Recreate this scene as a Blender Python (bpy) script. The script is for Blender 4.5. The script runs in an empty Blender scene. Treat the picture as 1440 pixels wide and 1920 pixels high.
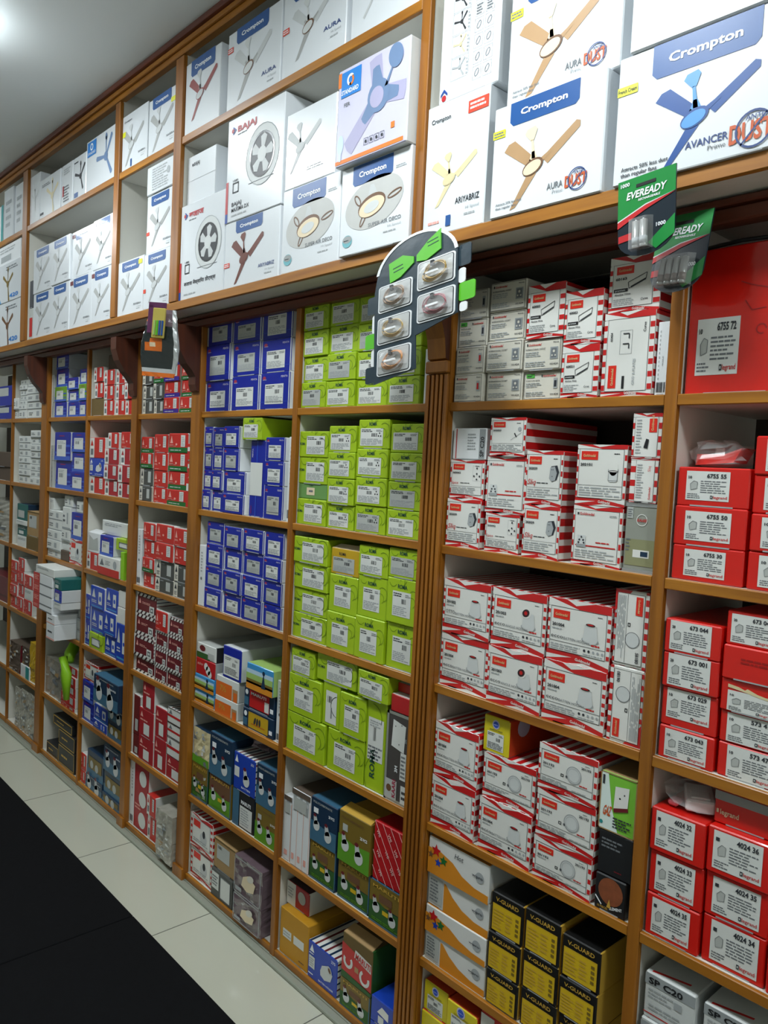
import bpy, bmesh, math, random
from mathutils import Vector, Matrix
C = bpy.context.scene.collection
sc = bpy.context.scene
# ------------------------------------------------------------------ camera, light, exposure
PX = 1464.95                                   # focal length in pixels of the 1440x1920 frame
cd = bpy.data.cameras.new('camera'); cam = bpy.data.objects.new('camera', cd); C.objects.link(cam)
cd.sensor_fit = 'AUTO'; cd.sensor_width = 36.0; cd.lens = PX / 1920 * 36; cd.clip_start = 0.02
R_, U_, F_ = Vector((0.67200481, 0.73889159, 0.04948494)), Vector((-0.07585344, 0.00220821, 0.99711653)), Vector((-0.73665175, 0.67382071, -0.05753139))
cam.matrix_world = Matrix(((R_.x, U_.x, -F_.x, 0), (R_.y, U_.y, -F_.y, -1.323), (R_.z, U_.z, -F_.z, 1.48), (0, 0, 0, 1)))
sc.camera = cam
W = bpy.data.worlds.new('world'); sc.world = W; W.use_nodes = True
W.node_tree.nodes['Background'].inputs[0].default_value = (0.75, 0.85, 1, 1); W.node_tree.nodes['Background'].inputs[1].default_value = 0.03
vs = sc.view_settings; vs.view_transform = 'Standard'; vs.look = 'None'; vs.gamma = 1; vs.exposure = -0.52; vs.use_curve_mapping = False
LAMPS = [(-4.6, 8), (-2.82, 18), (-1.04, 24), (0.74, 22)]   # x of the ceiling lamps along the aisle, watts
LAMP_Y, CEIL = -0.78, 2.82
rng = random.Random(11)

# ------------------------------------------------------------------ materials
def lin(c):
    c /= 255.0
    return c / 12.92 if c <= 0.04045 else ((c + 0.055) / 1.055) ** 2.4
MATS = {}
def mat(name, hexc, rough=0.6, coat=0.0, noise=0.08, nscale=14.0, spec=0.5, metal=0.0, bump=0.0, alpha=1.0, trans=0.0):
    m = bpy.data.materials.new(name); m.use_nodes = True; nt = m.node_tree; b = nt.nodes['Principled BSDF']
    col = tuple(lin(int(hexc[i:i + 2], 16)) for i in (0, 2, 4)) + (1,)
    b.inputs['Base Color'].default_value = col; b.inputs['Roughness'].default_value = rough
    b.inputs['Metallic'].default_value = metal; b.inputs['Specular IOR Level'].default_value = spec
    if coat: b.inputs['Coat Weight'].default_value = coat; b.inputs['Coat Roughness'].default_value = 0.07
    if trans: b.inputs['Transmission Weight'].default_value = trans; b.inputs['IOR'].default_value = 1.15
    if alpha < 1: b.inputs['Alpha'].default_value = alpha
    if noise or bump:
        tc = nt.nodes.new('ShaderNodeTexCoord'); n = nt.nodes.new('ShaderNodeTexNoise')
        n.inputs['Scale'].default_value = nscale; n.inputs['Detail'].default_value = 4
        nt.links.new(tc.outputs['Object'], n.inputs['Vector'])
        mr = nt.nodes.new('ShaderNodeMapRange'); mr.inputs['To Min'].default_value = 1 - noise; mr.inputs['To Max'].default_value = 1 + noise * 0.6
        nt.links.new(n.outputs['Fac'], mr.inputs['Value'])
        mx = nt.nodes.new('ShaderNodeVectorMath'); mx.operation = 'SCALE'; mx.inputs[0].default_value = col[:3]
        nt.links.new(mr.outputs[0], mx.inputs['Scale']); nt.links.new(mx.outputs[0], b.inputs['Base Color'])
        if bump:
            bp = nt.nodes.new('ShaderNodeBump'); bp.inputs['Strength'].default_value = bump; bp.inputs['Distance'].default_value = 0.004
            nt.links.new(n.outputs['Fac'], bp.inputs['Height']); nt.links.new(bp.outputs[0], b.inputs['Normal'])
            if coat: nt.links.new(bp.outputs[0], b.inputs['Coat Normal'])
    MATS[name] = m
    return m
def wood(name, c1, c2, axis, rough=0.42):
    m = bpy.data.materials.new(name); m.use_nodes = True; nt = m.node_tree; b = nt.nodes['Principled BSDF']
    b.inputs['Roughness'].default_value = rough; b.inputs['Coat Weight'].default_value = 0.15; b.inputs['Coat Roughness'].default_value = 0.25
    tc = nt.nodes.new('ShaderNodeTexCoord'); mp = nt.nodes.new('ShaderNodeMapping')
    s = [38.0, 38.0, 38.0]; s[axis] = 2.2; mp.inputs['Scale'].default_value = s
    n = nt.nodes.new('ShaderNodeTexNoise'); n.inputs['Scale'].default_value = 1.0; n.inputs['Detail'].default_value = 6; n.inputs['Distortion'].default_value = 0.6
    cr = nt.nodes.new('ShaderNodeValToRGB'); cr.color_ramp.elements[0].position = 0.3; cr.color_ramp.elements[1].position = 0.72
    cr.color_ramp.elements[0].color = tuple(lin(int(c1[i:i + 2], 16)) for i in (0, 2, 4)) + (1,)
    cr.color_ramp.elements[1].color = tuple(lin(int(c2[i:i + 2], 16)) for i in (0, 2, 4)) + (1,)
    nt.links.new(tc.outputs['Object'], mp.inputs[0]); nt.links.new(mp.outputs[0], n.inputs['Vector']); nt.links.new(n.outputs['Fac'], cr.inputs[0]); nt.links.new(cr.outputs[0], b.inputs['Base Color'])
    MATS[name] = m
wood('wood_h', '875010', 'b87a20', 0); wood('wood_v', '7e4a10', 'a86a1c', 2); wood('wood_dark', '4a2012', '6e3018', 0, 0.4); wood('wood_dark_v', '3c1a0a', '5c2a12', 2, 0.45)
for a in [('laminate', 'd8d6cc', .5, 0, .03), ('ceiling', 'e9efee', .9, 0, .03, 2), ('wall', 'e2e2da', .8), ('tile', 'c4c5b4', .22, .3, .04, 3), ('grout', '6a6a60', .8), ('rubber', '0a0b0e', .95, 0, .5, 60, .2), ('kick', '94998c', .35, .2, .06, 5),
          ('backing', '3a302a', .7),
          ('white', 'e6eaec', .42, .35, .03, 9), ('white_film', 'e3e8ec', .35, 1.0, .04, 7, .5, 0, .045), ('white_d', 'cfd3d2', .5), ('paper', 'd9dcd8', .55, 0, .04), ('paper_g', 'b4b8b4', .6), ('label_grey', '9aa0a2', .6), ('ink', '2b2f36', .6, 0, 0), ('ink2', '6d7276', .6, 0, 0), ('ink3', 'a3a8aa', .6, 0, 0), ('black', '14161a', .5, .2), ('txt_white', 'eef2f5', .5, 0, 0),
          ('cromp', '0f4f92', .4, .4, .04), ('cromp_d', '173a78', .5), ('deepblue', '1c2a55', .5), ('navytxt', '24407c', .5, 0, 0), ('tagyel', 'dfe02c', .5, 0, 0), ('tagred', 'd8432a', .5, 0, 0), ('tan', 'b08c62', .5, 0, .12), ('tan_d', '6b4a30', .5, 0, 0), ('cream', 'e4d3b2', .5, 0, 0), ('cream2', 'd8cba0', .5, 0, 0), ('fanblue', '0c4a94', .4, 0, .1), ('fanblue_l', '4d97d8', .4, 0, .1), ('fanred', '8c3a36', .5, 0, .1), ('fanbrown', '6a2f1e', .5, 0, .15), ('fangrey', 'a6a8a6', .5, 0, .1), ('fangrey_l', 'c4c8c8', .5, 0, .1), ('fanlav', 'a9a6c4', .5, 0, .05), ('fansteel', '6b84a8', .5, 0, .1), ('fanblk', '2a2c30', .5, 0, 0), ('std', '1d7ed0', .4, .3), ('orange', 'e07a26', .5, .2), ('rust', 'c8561f', .5), ('bajred', 'b8262c', .5, 0, 0), ('bajblue', '1c4596', .5, 0, 0), ('pinkred', 'd05a66', .5, 0, 0), ('teal', '2b8f8e', .5), ('skycircle', '6fb3bd', .5), ('greyoval', 'bfc0bd', .5, 0, .12), ('bulb', 'b9d3e6', .3),
          ('penta', '06209a', .4, .2, .08), ('penta_l', '2b56c8', .4, .3), ('penta_pale', '3d62c4', .45, .2), ('roma', 'a4c41a', .42, .25, .07), ('roma_d', '6f9010', .5, 0, 0), ('roma_txt', '1c4a3c', .5, 0, 0), ('roma_dull', '6c9a55', .5), ('yellowbox', 'c8a21c', .45, .2), ('bgreen', '6fa02a', .45), ('logored', 'a02a48', .5, 0, 0),
          ('anred', 'c4231a', .42, .25, .06), ('anred2', 'a81d28', .45, .2), ('redlight', 'e8a89c', .5, 0, 0), ('green', '12682c', .45), ('violet', '35208c', .45), ('dgrey', '4a4c49', .5, .1), ('maroon', '6a1822', .45, .2), ('stripe_d', '3a2428', .5), ('kraft', 'a6875a', .75, 0, .12), ('kraft_d', '6e5a30', .8, 0, .2), ('browndim', '5a4c40', .7),
          ('gmred', 'c41a1c', .4, .35, .05), ('gmwhite', 'e2e3de', .42, .35, .04), ('gmlogo', 'dc2a1a', .4, .2, 0), ('novaw', 'd8d5c8', .5, .1), ('lgreen', '4fae46', .5, 0, 0), ('goldtxt', 'd8b884', .5, 0, 0),
          ('legred', 'd2180e', .4, .3, .05), ('legred_d', 'a01410', .5), ('vgyel', 'd8b41c', .45, .2, .06), ('vgblack', '131313', .4, .3), ('vgside', 'c9a23a', .5, .2), ('wiproor', 'd88a22', .45, .2), ('wiprowh', 'dfe0dd', .4, .3), ('yel', 'd8c81c', .45, .2), ('wipred', 'c8421c', .45, .2), ('wipred_d', '8a1c10', .45), ('lilac', 'c8c6dc', .4),
          ('navy', '12304c', .4, .3), ('navy2', '3c6a86', .45, .2), ('olive', '7a6420', .45, .2), ('grass', '5c9a24', .45, .2), ('dkgreen', '2c5c28', .45), ('gold', 'c8a040', .4, 0, .1), ('must', 'c08a14', .55, .1), ('blueh', '1640b0', .4, .3), ('sky', '3c94d0', .45, .2), ('skyg', '9fc06a', .45), ('orangeb', 'e06a1c', .45, .2), ('vmi', 'b8141c', .4, .3), ('vmitxt', 'f0b8b4', .5, 0, 0), ('kaari', '9a9e94', .38, .5, .1, 8, .5, .15), ('kaari2', '8e8f6a', .45), ('kaaridark', '4a4644', .45, .3), ('gazg', '7cc43c', .45, .2), ('gazw', 'dfeee8', .5), ('elem', '8a4a2a', .6, 0, .5, 60), ('clearwrap', 'a9a69a', .25, .8, .35, 22, .5, 0, .6), ('clearwrap_d', '6e6860', .2, 1, .5, 26, .5, 0, .7), ('mauve', '6e5c64', .25, .9, .3, 18, .5, 0, .6), ('greybox', '9ba0a0', .5), ('teald', '14605c', .45), ('lime2', '8fc820', .45), ('silver', 'c8ccd0', .25, .3, .1, 20, .5, .8), ('silverpad', 'c4c8c8', .3, .6, .2, 30, .5, .35, .6), ('slate', '22343f', .35, .7, .1, 20, .5, 0, .3), ('cardgreen', '55b41e', .4, .4), ('cardwhite', 'dfe3e4', .4, .3), ('cord1', '9a8068', .4), ('cord2', 'b89a5a', .4), ('cord3', '9c5a62', .4), ('cord4', 'c88a50', .4), ('evgreen', '0f8a3a', .4, .3), ('evgreen_d', '0c4a2a', .4, .3), ('evred', 'c8262a', .4), ('evdark', '1c2833', .3, .6), ('batt', 'a6a8a6', .3, .4, .1, 40, .5, .5), ('batt_d', '6a5c54', .3, .4), ('bagorange', 'e0701c', .35, .5, .2, 20), ('bagdark', '1c2628', .25, .9, .4, 30, .5, 0, .5), ('bagpurple', '5a2a50', .4), ('bagyel', 'b8a850', .4), ('bulbred', 'd81c10', .25, 1.0, .15, 20, .5, 0, .4), ('bottle', 'd8dcd8', .4), ('purple', '3c2c88', .45), ('chrome', 'b8bcc0', .2, 0, 0, 1, .5, 1.0)]:
    mat(*a)
mat('film', 'ffffff', .12, 0, 0, alpha=.16, bump=0)
def emission(name, col, s):
    m = bpy.data.materials.new(name); m.use_nodes = True; nt = m.node_tree; b = nt.nodes['Principled BSDF']
    b.inputs['Emission Color'].default_value = col; b.inputs['Emission Strength'].default_value = s; MATS[name] = m
emission('lamp_glow', (0.86, 0.95, 1, 1), 36.0)

# ------------------------------------------------------------------ mesh collecting
class MB:
    """collects polygons with materials and links them as one mesh object"""
    def __init__(s): s.v = []; s.f = []; s.m = []; s.slots = []
    def mi(s, m):
        if m not in s.slots: s.slots.append(m)
        return s.slots.index(m)
    def poly(s, pts, m):
        n = len(s.v); s.v += [tuple(p) for p in pts]; s.f.append(tuple(range(n, n + len(pts)))); s.m.append(s.mi(m))
    def mesh(s, vs_, fs_, m):
        n = len(s.v); s.v += [tuple(p) for p in vs_]; k = s.mi(m)
        for f in fs_: s.f.append(tuple(n + i for i in f)); s.m.append(k)
    def box(s, x0, y0, z0, x1, y1, z1, m, ch=0.0):
        ms = m if isinstance(m, dict) else {'f': m, 's': m, 't': m}
        if ch <= 0:
            P = [(x0, y0, z0), (x1, y0, z0), (x1, y1, z0), (x0, y1, z0), (x0, y0, z1), (x1, y0, z1), (x1, y1, z1), (x0, y1, z1)]
            for f, k in (((0, 1, 5, 4), 'f'), ((1, 2, 6, 5), 's'), ((2, 3, 7, 6), 's'), ((3, 0, 4, 7), 's'), ((4, 5, 6, 7), 't'), ((3, 2, 1, 0), 't')):
                s.mesh([P[i] for i in f], [(0, 1, 2, 3)], ms[k])
            return
        # chamfered box: every corner split in three
        c = ch; V = {}; vl = []
        for ix, X in enumerate((x0, x1)):
            for iy, Y in enumerate((y0, y1)):
                for iz, Z in enumerate((z0, z1)):
                    sx = c if ix == 0 else -c; sy = c if iy == 0 else -c; sz = c if iz == 0 else -c
                    V[ix, iy, iz, 'x'] = len(vl); vl.append((X, Y + sy, Z + sz))
                    V[ix, iy, iz, 'y'] = len(vl); vl.append((X + sx, Y, Z + sz))
                    V[ix, iy, iz, 'z'] = len(vl); vl.append((X + sx, Y + sy, Z))
        def q(l, k): s.mesh([vl[i] for i in l], [tuple(range(len(l)))], ms[k])
        for i in (0, 1):
            l = [V[i, 0, 0, 'x'], V[i, 1, 0, 'x'], V[i, 1, 1, 'x'], V[i, 0, 1, 'x']]; q(l if i else l[::-1], 's')
            l = [V[0, i, 0, 'y'], V[1, i, 0, 'y'], V[1, i, 1, 'y'], V[0, i, 1, 'y']]; q(l[::-1] if i else l, 's' if i else 'f')
            l = [V[0, 0, i, 'z'], V[1, 0, i, 'z'], V[1, 1, i, 'z'], V[0, 1, i, 'z']]; q(l if i else l[::-1], 't')
        for i in (0, 1):
            for j in (0, 1):
                q([V[i, j, 0, 'x'], V[i, j, 0, 'y'], V[i, j, 1, 'y'], V[i, j, 1, 'x']], 'f' if j == 0 else 's')
                q([V[i, 0, j, 'x'], V[i, 0, j, 'z'], V[i, 1, j, 'z'], V[i, 1, j, 'x']], 's')
                q([V[0, i, j, 'y'], V[0, i, j, 'z'], V[1, i, j, 'z'], V[1, i, j, 'y']], 'f' if i == 0 else 't')
                for k in (0, 1): q([V[i, j, k, 'x'], V[i, j, k, 'y'], V[i, j, k, 'z']], 's')
    def tube(s, pts, r, m, n=8, close=False):
        pts = [Vector(p) for p in pts]; N = len(pts); rings = []
        for i, p in enumerate(pts):
            a = pts[(i - 1) % N] if close or i else p; b = pts[(i + 1) % N] if close or i < N - 1 else p
            t = (b - a).normalized(); up = Vector((0, 0, 1)) if abs(t.z) < .9 else Vector((0, 1, 0))
            x = t.cross(up).normalized(); y = t.cross(x); rr = r[i] if isinstance(r, (list, tuple)) else r
            rings.append([p + x * math.cos(2 * math.pi * k / n) * rr + y * math.sin(2 * math.pi * k / n) * rr for k in range(n)])
        V = [v for q in rings for v in q]; Fs = []
        for i in range(N if close else N - 1):
            j = (i + 1) % N
            for k in range(n): Fs.append((i * n + k, i * n + (k + 1) % n, j * n + (k + 1) % n, j * n + k))
        if not close: Fs += [tuple(range(n))[::-1], tuple(range((N - 1) * n, N * n))]
        s.mesh(V, Fs, m)
    def prism(s, pts, y0, y1, m, ms=None):
        """outline in x,z extruded from y0 (front) to y1"""
        n = len(pts); s.poly([(x, y0, z) for x, z in pts], m); s.poly([(x, y1, z) for x, z in pts][::-1], ms or m)
        for i in range(n):
            a, b = pts[i], pts[(i + 1) % n]; s.poly([(a[0], y0, a[1]), (a[0], y1, a[1]), (b[0], y1, b[1]), (b[0], y0, b[1])], ms or m)
    def build(s, name, parent=None, loc=(0, 0, 0), rz=0.0, smooth=False):
        me = bpy.data.meshes.new(name); me.from_pydata(s.v, [], s.f)
        for m in s.slots: me.materials.append(MATS[m])
        me.polygons.foreach_set('material_index', s.m)
        if smooth: me.polygons.foreach_set('use_smooth', [True] * len(s.f))
        me.update(); o = bpy.data.objects.new(name, me); C.objects.link(o)
        o.location = loc; o.rotation_euler = (0, 0, rz)
        if parent: o.parent = parent
        return o
def tag(o, label, cat, group=None):
    o['label'] = label; o['category'] = cat
    if group: o['group'] = group
    return o
def struct(o): o['kind'] = 'structure'; return o
def empty(name, loc, rot=(0, 0, 0)):
    o = bpy.data.objects.new(name, None); C.objects.link(o); o.location = loc; o.rotation_euler = rot; o.empty_display_size = .05; return o

GL = {}
def glyph(t, bold=0.015):
    k = (t, bold)
    if k not in GL:
        cu = bpy.data.curves.new('t', 'FONT'); cu.body = t; cu.size = 1.0; cu.resolution_u = 2; cu.offset = bold; cu.fill_mode = 'FRONT'
        ob = bpy.data.objects.new('t', cu); me = bpy.data.meshes.new_from_object(ob)
        V = [(v.co.x, v.co.y) for v in me.vertices]; Fs = [tuple(p.vertices) for p in me.polygons]
        bpy.data.objects.remove(ob); bpy.data.curves.remove(cu); bpy.data.meshes.remove(me)
        if not V: V = [(0, 0)]
        x0 = min(v[0] for v in V); x1 = max(v[0] for v in V)
        GL[k] = ([(v[0] - x0, v[1]) for v in V], Fs, x1 - x0)
    return GL[k]
EPS = 0.00035
class Face(MB):
    """draws print on the front of a carton; coordinates are fractions of width and height"""
    def __init__(s, w, h, d, rot=0):
        MB.__init__(s); s.W, s.H, s.d = w, h, d; s.rot = rot; s.w, s.h = (w, h) if not rot else (h, w); s.off = 0.0; s.side = 'F'; s.sh = 0.0
    def P(s, u, v, L):
        if s.side == 'R': return (s.W / 2 + EPS * L, u, v)
        if s.side == 'T': return (u - s.W / 2, v, s.H + EPS * L)
        if s.rot == 1: u, v = v, s.w - u           # reads downward: design u runs down the box
        elif s.rot == -1: u, v = s.W - v, u        # reads upward
        return (u - s.W / 2, -EPS * L - s.off, v)
    def q(s, pts, m, L=1):
        s.poly([s.P(u * s.w, v * s.h, L) for u, v in pts], m)
    def r(s, u0, v0, u1, v1, m, L=1): s.q([(u0, v0), (u1, v0), (u1, v1), (u0, v1)], m, L)
    def disc(s, u, v, ru, m, L=1, rv=None, a=0.0, n=20, a0=0, a1=360):
        """radii in metres / width; rv the same unit; a tilts the ellipse (degrees)"""
        ru *= s.w; rv = ru if rv is None else rv * s.w; ca, sa = math.cos(math.radians(a)), math.sin(math.radians(a)); pts = []
        for k in range(n + (1 if a1 - a0 < 360 else 0)):
            t = math.radians(a0 + (a1 - a0) * k / n); x, y = ru * math.cos(t), rv * math.sin(t); pts.append((u * s.w + x * ca - y * sa, v * s.h + x * sa + y * ca))
        s.poly([s.P(x, y, L) for x, y in pts], m)
    def ring(s, u, v, ru, th, m, L=1, rv=None, a=0.0, n=24, a0=0, a1=360):
        ru *= s.w; rv = ru if rv is None else rv * s.w; th *= s.w; ca, sa = math.cos(math.radians(a)), math.sin(math.radians(a))
        def pt(t, k): x, y = (ru - k) * math.cos(t), (rv - k) * math.sin(t); return s.P(u * s.w + x * ca - y * sa, v * s.h + x * sa + y * ca, L)
        for k in range(n):
            t0, t1 = math.radians(a0 + (a1 - a0) * k / n), math.radians(a0 + (a1 - a0) * (k + 1) / n)
            s.poly([pt(t0, 0), pt(t1, 0), pt(t1, th), pt(t0, th)], m)
    def line(s, pts, th, m, L=1):
        th *= s.w / 2
        for (a, b), (c, d) in zip(pts, pts[1:]):
            t0, t1 = 0.0, 1.0                     # keep the stroke on the face
            for o_, dd in ((a, c - a), (b, d - b)):
                if abs(dd) > 1e-9:
                    q0, q1 = sorted(((0 - o_) / dd, (1 - o_) / dd)); t0, t1 = max(t0, q0), min(t1, q1)
            if t1 <= t0: continue
            a, b, c, d = a + (c - a) * t0, b + (d - b) * t0, a + (c - a) * t1, b + (d - b) * t1
            x0, y0, x1, y1 = a * s.w, b * s.h, c * s.w, d * s.h; l = math.hypot(x1 - x0, y1 - y0) or 1; nx, ny = -(y1 - y0) / l * th, (x1 - x0) / l * th
            s.poly([s.P(x0 - nx, y0 - ny, L), s.P(x1 - nx, y1 - ny, L), s.P(x1 + nx, y1 + ny, L), s.P(x0 + nx, y0 + ny, L)], m)
    def frame(s, u0, v0, u1, v1, th, m, L=1):
        t = th; k = t * s.w / s.h
        s.r(u0, v0, u1, v0 + k, m, L); s.r(u0, v1 - k, u1, v1, m, L); s.r(u0, v0, u0 + t, v1, m, L); s.r(u1 - t, v0, u1, v1, m, L)
    def t(s, txt, u, v, cap, m, L=3, wid=None, bold=.015, slant=0.0, ang=0.0, al='l'):
        """baseline start u,v ; cap height as fraction of h ; wid as fraction of w"""
        if not txt: return
        V, Fs, wd = glyph(txt, bold); sy = cap * s.h / 0.72; sx = sy if wid is None else wid * s.w / wd
        if al == 'c': u -= sx * wd / s.w / 2
        if al == 'r': u -= sx * wd / s.w
        ca, sa = math.cos(math.radians(ang)), math.sin(math.radians(ang)); out = []
        for x, y in V:
            X, Y = x * sx + y * sy * slant, y * sy; out.append(s.P(u * s.w + X * ca - Y * sa, v * s.h + X * sa + Y * ca, L))
        s.mesh(out, Fs, m)
    def txt_lines(s, u0, v0, u1, v1, n, m, L=2, fill=.5, seed=0):
        R = random.Random(seed + n); dv = (v1 - v0) / n
        for i in range(n):
            b = v0 + dv * i; k = u0; end = u0 + (u1 - u0) * R.uniform(.6, 1)
            while k < end:
                l = (u1 - u0) * R.uniform(.08, .3); s.r(k, b + dv * .2, min(k + l, u1), b + dv * (.2 + fill), m, L); k += l + (u1 - u0) * .035
    def bars(s, u0, v0, u1, v1, n, m='ink', L=2, seed=1):
        R = random.Random(seed); k = u0; st = (u1 - u0) / n
        for i in range(n): s.r(k, v0, k + st * R.uniform(.25, .75), v1, m, L); k += st

# ------------------------------------------------------------------ printed faces of the cartons
def fan(F, x, y, s, body, blade, blade2, ring_=None, cano=None, pale=False):
    """a three-bladed ceiling fan picture, x,y hub, s scale of the width"""
    k = F.w / F.h; s = min(s, .82 * (1 - y) / (.56 * k), .9 * y / (.42 * k))
    def p(a, b): return (x + a * s, y + b * s * k)
    cano = cano or body
    F.q([p(-.42, .26), p(-.36, .33), p(-.27, .35), p(-.02, .13), p(-.09, .03)], blade, 2)
    F.q([p(.12, .07), p(.55, .36), p(.60, .34), p(.60, .28), p(.20, -.01)], blade, 2)
    F.q([p(-.06, -.05), p(-.30, -.42), p(-.22, -.40), p(.05, -.08)], blade2, 2)
    F.q([p(-.11, .10), p(-.07, .12), p(-.01, .06), p(-.06, .03)], blade2, 3); F.q([p(.10, .07), p(.24, .14), p(.25, .11), p(.13, .03)], blade2, 3)
    F.q([p(-.02, .09), p(-.04, .30), p(-.01, .30), p(.03, .09)], body, 3); F.q([p(-.06, .06), p(-.02, .17), p(.02, .17), p(.07, .07)], body, 3)
    F.q([p(-.045, .29), p(-.13, .38), p(-.10, .43), p(.01, .45), p(.04, .41), p(.0, .30)], cano, 3)
    F.disc(x, y, .145 * s, ring_ or blade2, 4, .085 * s, 18); F.disc(x - .004, y - .004 * k, .125 * s, body, 5, .066 * s, 18)
def fan_y(F, x, y, s, m1, m2, a=0):
    """a plain front view of a fan: three paddles"""
    k = F.w / F.h; s = min(s, .88 / k)
    for t in (90 + a + 60, 90 + a - 60, 270 + a + 12):
        c, sn = math.cos(math.radians(t)), math.sin(math.radians(t)); pts = []
        for r_, w_ in ((.06, -.03), (.5, -.055), (.53, 0), (.5, .055), (.06, .03)): pts.append((x + (r_ * c - w_ * sn) * s, y + (r_ * sn + w_ * c) * s * k))
        F.q(pts, m1, 2)
    F.disc(x, y, .1 * s, m2, 4); F.q([(x - .012 * s, y), (x - .03 * s, y + .42 * s * k), (x + .03 * s, y + .42 * s * k), (x + .012 * s, y)], m2, 3); F.disc(x, y + .42 * s * k, .05 * s, m2, 3, .08 * s)
def tab(F, u0, u1, v0, v1=1.0, txt='Crompton', m='cromp'):
    c = (u1 - u0) * .05; k = F.w / F.h
    F.q([(u0 + c, v0), (u1 - c, v0), (u1, v0 + c * k), (u1, v1), (u0, v1), (u0, v0 + c * k)], m, 2)
    w = (u1 - u0) * .68; F.t(txt, (u0 + u1) / 2, (v0 + v1) / 2 - (v1 - v0) * .13, (v1 - v0) * .27, 'txt_white', 4, wid=w, bold=.03, al='c')
def foot(F, name, u, v, cap, m='ink2', sub='Hi Speed', wid=.25):
    F.t(name, u, v, cap, m, 3, wid=wid, al='r')
    if sub: F.t(sub, u, v - cap * 1.25, cap * .5, 'ink3', 3, wid=wid * .55, al='r', bold=0); F.txt_lines(u - wid * .6, v - cap * 2.4, u, v - cap * 1.7, 1, 'ink3')
def antidust(F, u, v, r):
    F.t('DUST', u, v - r * .55 * F.w / F.h, r * 1.0 * F.w / F.h, 'rust', 4, wid=r * 2.3, bold=.03, al='c'); F.ring(u + r * .15, v, r, r * .11, 'navytxt', 5); F.t('ANTI', u + r * .15, v + r * .5 * F.w / F.h, r * .26 * F.w / F.h, 'navytxt', 6, wid=r * .9, al='c')
    k = F.w / F.h; F.line([(u - r * .5, v - r * .75 * k), (u + r * .8, v + r * .7 * k)], r * .1, 'navytxt', 5)
def d_fan(F, body='fangrey_l', blade='fangrey', blade2='fangrey', ring_=None, txt='', tabm='cromp', tb=(.16, .80, .78, 1.), tagc=None, tagp=(.0, .6), x=.42, y=.42, s=.62, wid=.26, foot_v=.2, tdark='navytxt', brand='Crompton'):
    if tb: tab(F, *tb, txt=brand, m=tabm)
    fan(F, x, y, s, body, blade, blade2, ring_)
    if txt: foot(F, txt, .93, foot_v, .05, tdark, wid=wid)
    if tagc: F.r(tagp[0], tagp[1], tagp[0] + .11, tagp[1] + .07, tagc, 3); F.txt_lines(tagp[0] + .01, tagp[1] + .01, tagp[0] + .10, tagp[1] + .06, 2, 'ink2' if tagc == 'tagyel' else 'txt_white', 4)
def d_fang(F, tg=None, m='fangrey', top=.97):
    tab(F, .16, .82, .80, top); fan(F, .42, .42, .74, 'fangrey_l', m, 'fangrey'); foot(F, 'RIVIERA', .93, .15, .035, 'ink2', wid=.28)
    if tg: F.r(tg[1], .86, tg[1] + .14, .94, tg[0], 3)
def d_bajaj_v(F):
    k = F.w / F.h; F.off = 0
    for i in range(4):
        v = .80 - i * .205; F.frame(.20, v - .01, .50, v + .185, .004, 'ink3', 2); fan_y(F, .35, v + .09, .26, ['fanblk', 'fanblk', 'cream2', 'ink3'][i], ['fanblk', 'fanblk', 'cream2', 'ink3'][i], 20); F.txt_lines(.46, v, .49, v + .16, 5, 'ink3', 3)
    for j, u in enumerate((.58, .75)):
        for i in range(6):
            v = .10 + i * .14; F.frame(u, v, u + .14, v + .12, .004, 'ink3', 2)
            if i < 4: F.ring(u + .07, v + .06, .05, .008, 'ink2', 3, .03, 60)
            else: F.txt_lines(u + .02, v + .01, u + .12, v + .11, 4, 'ink2', 3)
    F.q([(.04, .06), (.10, .10), (.16, .06), (.16, .085), (.10, .13), (.04, .085)], 'bajblue', 3); F.disc(.10, .045, .04, 'bajred', 3)
def S_vtext(F, txt, u, v, size, m, L=3, up=True, bold=.02):
    """text turned to read upward, size = cap height as fraction of w"""
    V, Fs, wd = glyph(txt, bold); sc_ = size * F.w / .72; out = [F.P(u * F.w - y * sc_, v * F.h + x * sc_, L) if up else F.P(u * F.w + y * sc_, v * F.h - x * sc_, L) for x, y in V]; F.mesh(out, Fs, m)
def d_exh(F, txt1='BAJAJ', model='BAJAJ|MAXIMA DX', hindi=False):
    F.r(0, 0, .045, .09, 'bajblue', 2); F.r(0, .09, .045, .40, 'bajred', 2)
    F.q([(.09, .845), (.135, .88), (.09, .915), (.115, .915), (.165, .88), (.115, .845)], 'bajblue', 3); F.disc(.10, .88, .022, 'bajred', 4)
    F.t(txt1, .19, .85, .055, 'bajred', 3, wid=.34, bold=.03); F.txt_lines(.19, .815, .42, .835, 1, 'ink2')
    F.disc(.65, .53, .285, 'white_d', 2); F.ring(.65, .53, .29, .008, 'ink3', 3); F.ring(.65, .53, .215, .02, 'black', 5); F.disc(.65, .53, .20, 'fanblk', 3)
    for i in range(5):
        a = math.radians(72 * i + 8); k = F.w / F.h; pts = []
        for r_, t_ in ((.03, -.5), (.175, -.30), (.195, .02), (.17, .34), (.03, .5)): pts.append((.65 + r_ * math.cos(a + t_), .53 + r_ * math.sin(a + t_) * k))
        F.q(pts, 'fangrey_l', 4)
    F.disc(.65, .53, .075, 'white_d', 5); F.line([(.42, .30), (.86, .30)], .006, 'ink2', 3)
    F.frame(.13, .27, .24, .37, .012, 'ink', 3); F.bars(.13, .38, .24, .40, 4)
    for i, tx in enumerate(model.split('|')): F.t(tx, .12, .145 - .055 * i, .038, 'ink', 3, wid=.036 * len(tx))
    F.txt_lines(.12, .04, .5, .07, 1, 'ink3')
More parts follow.
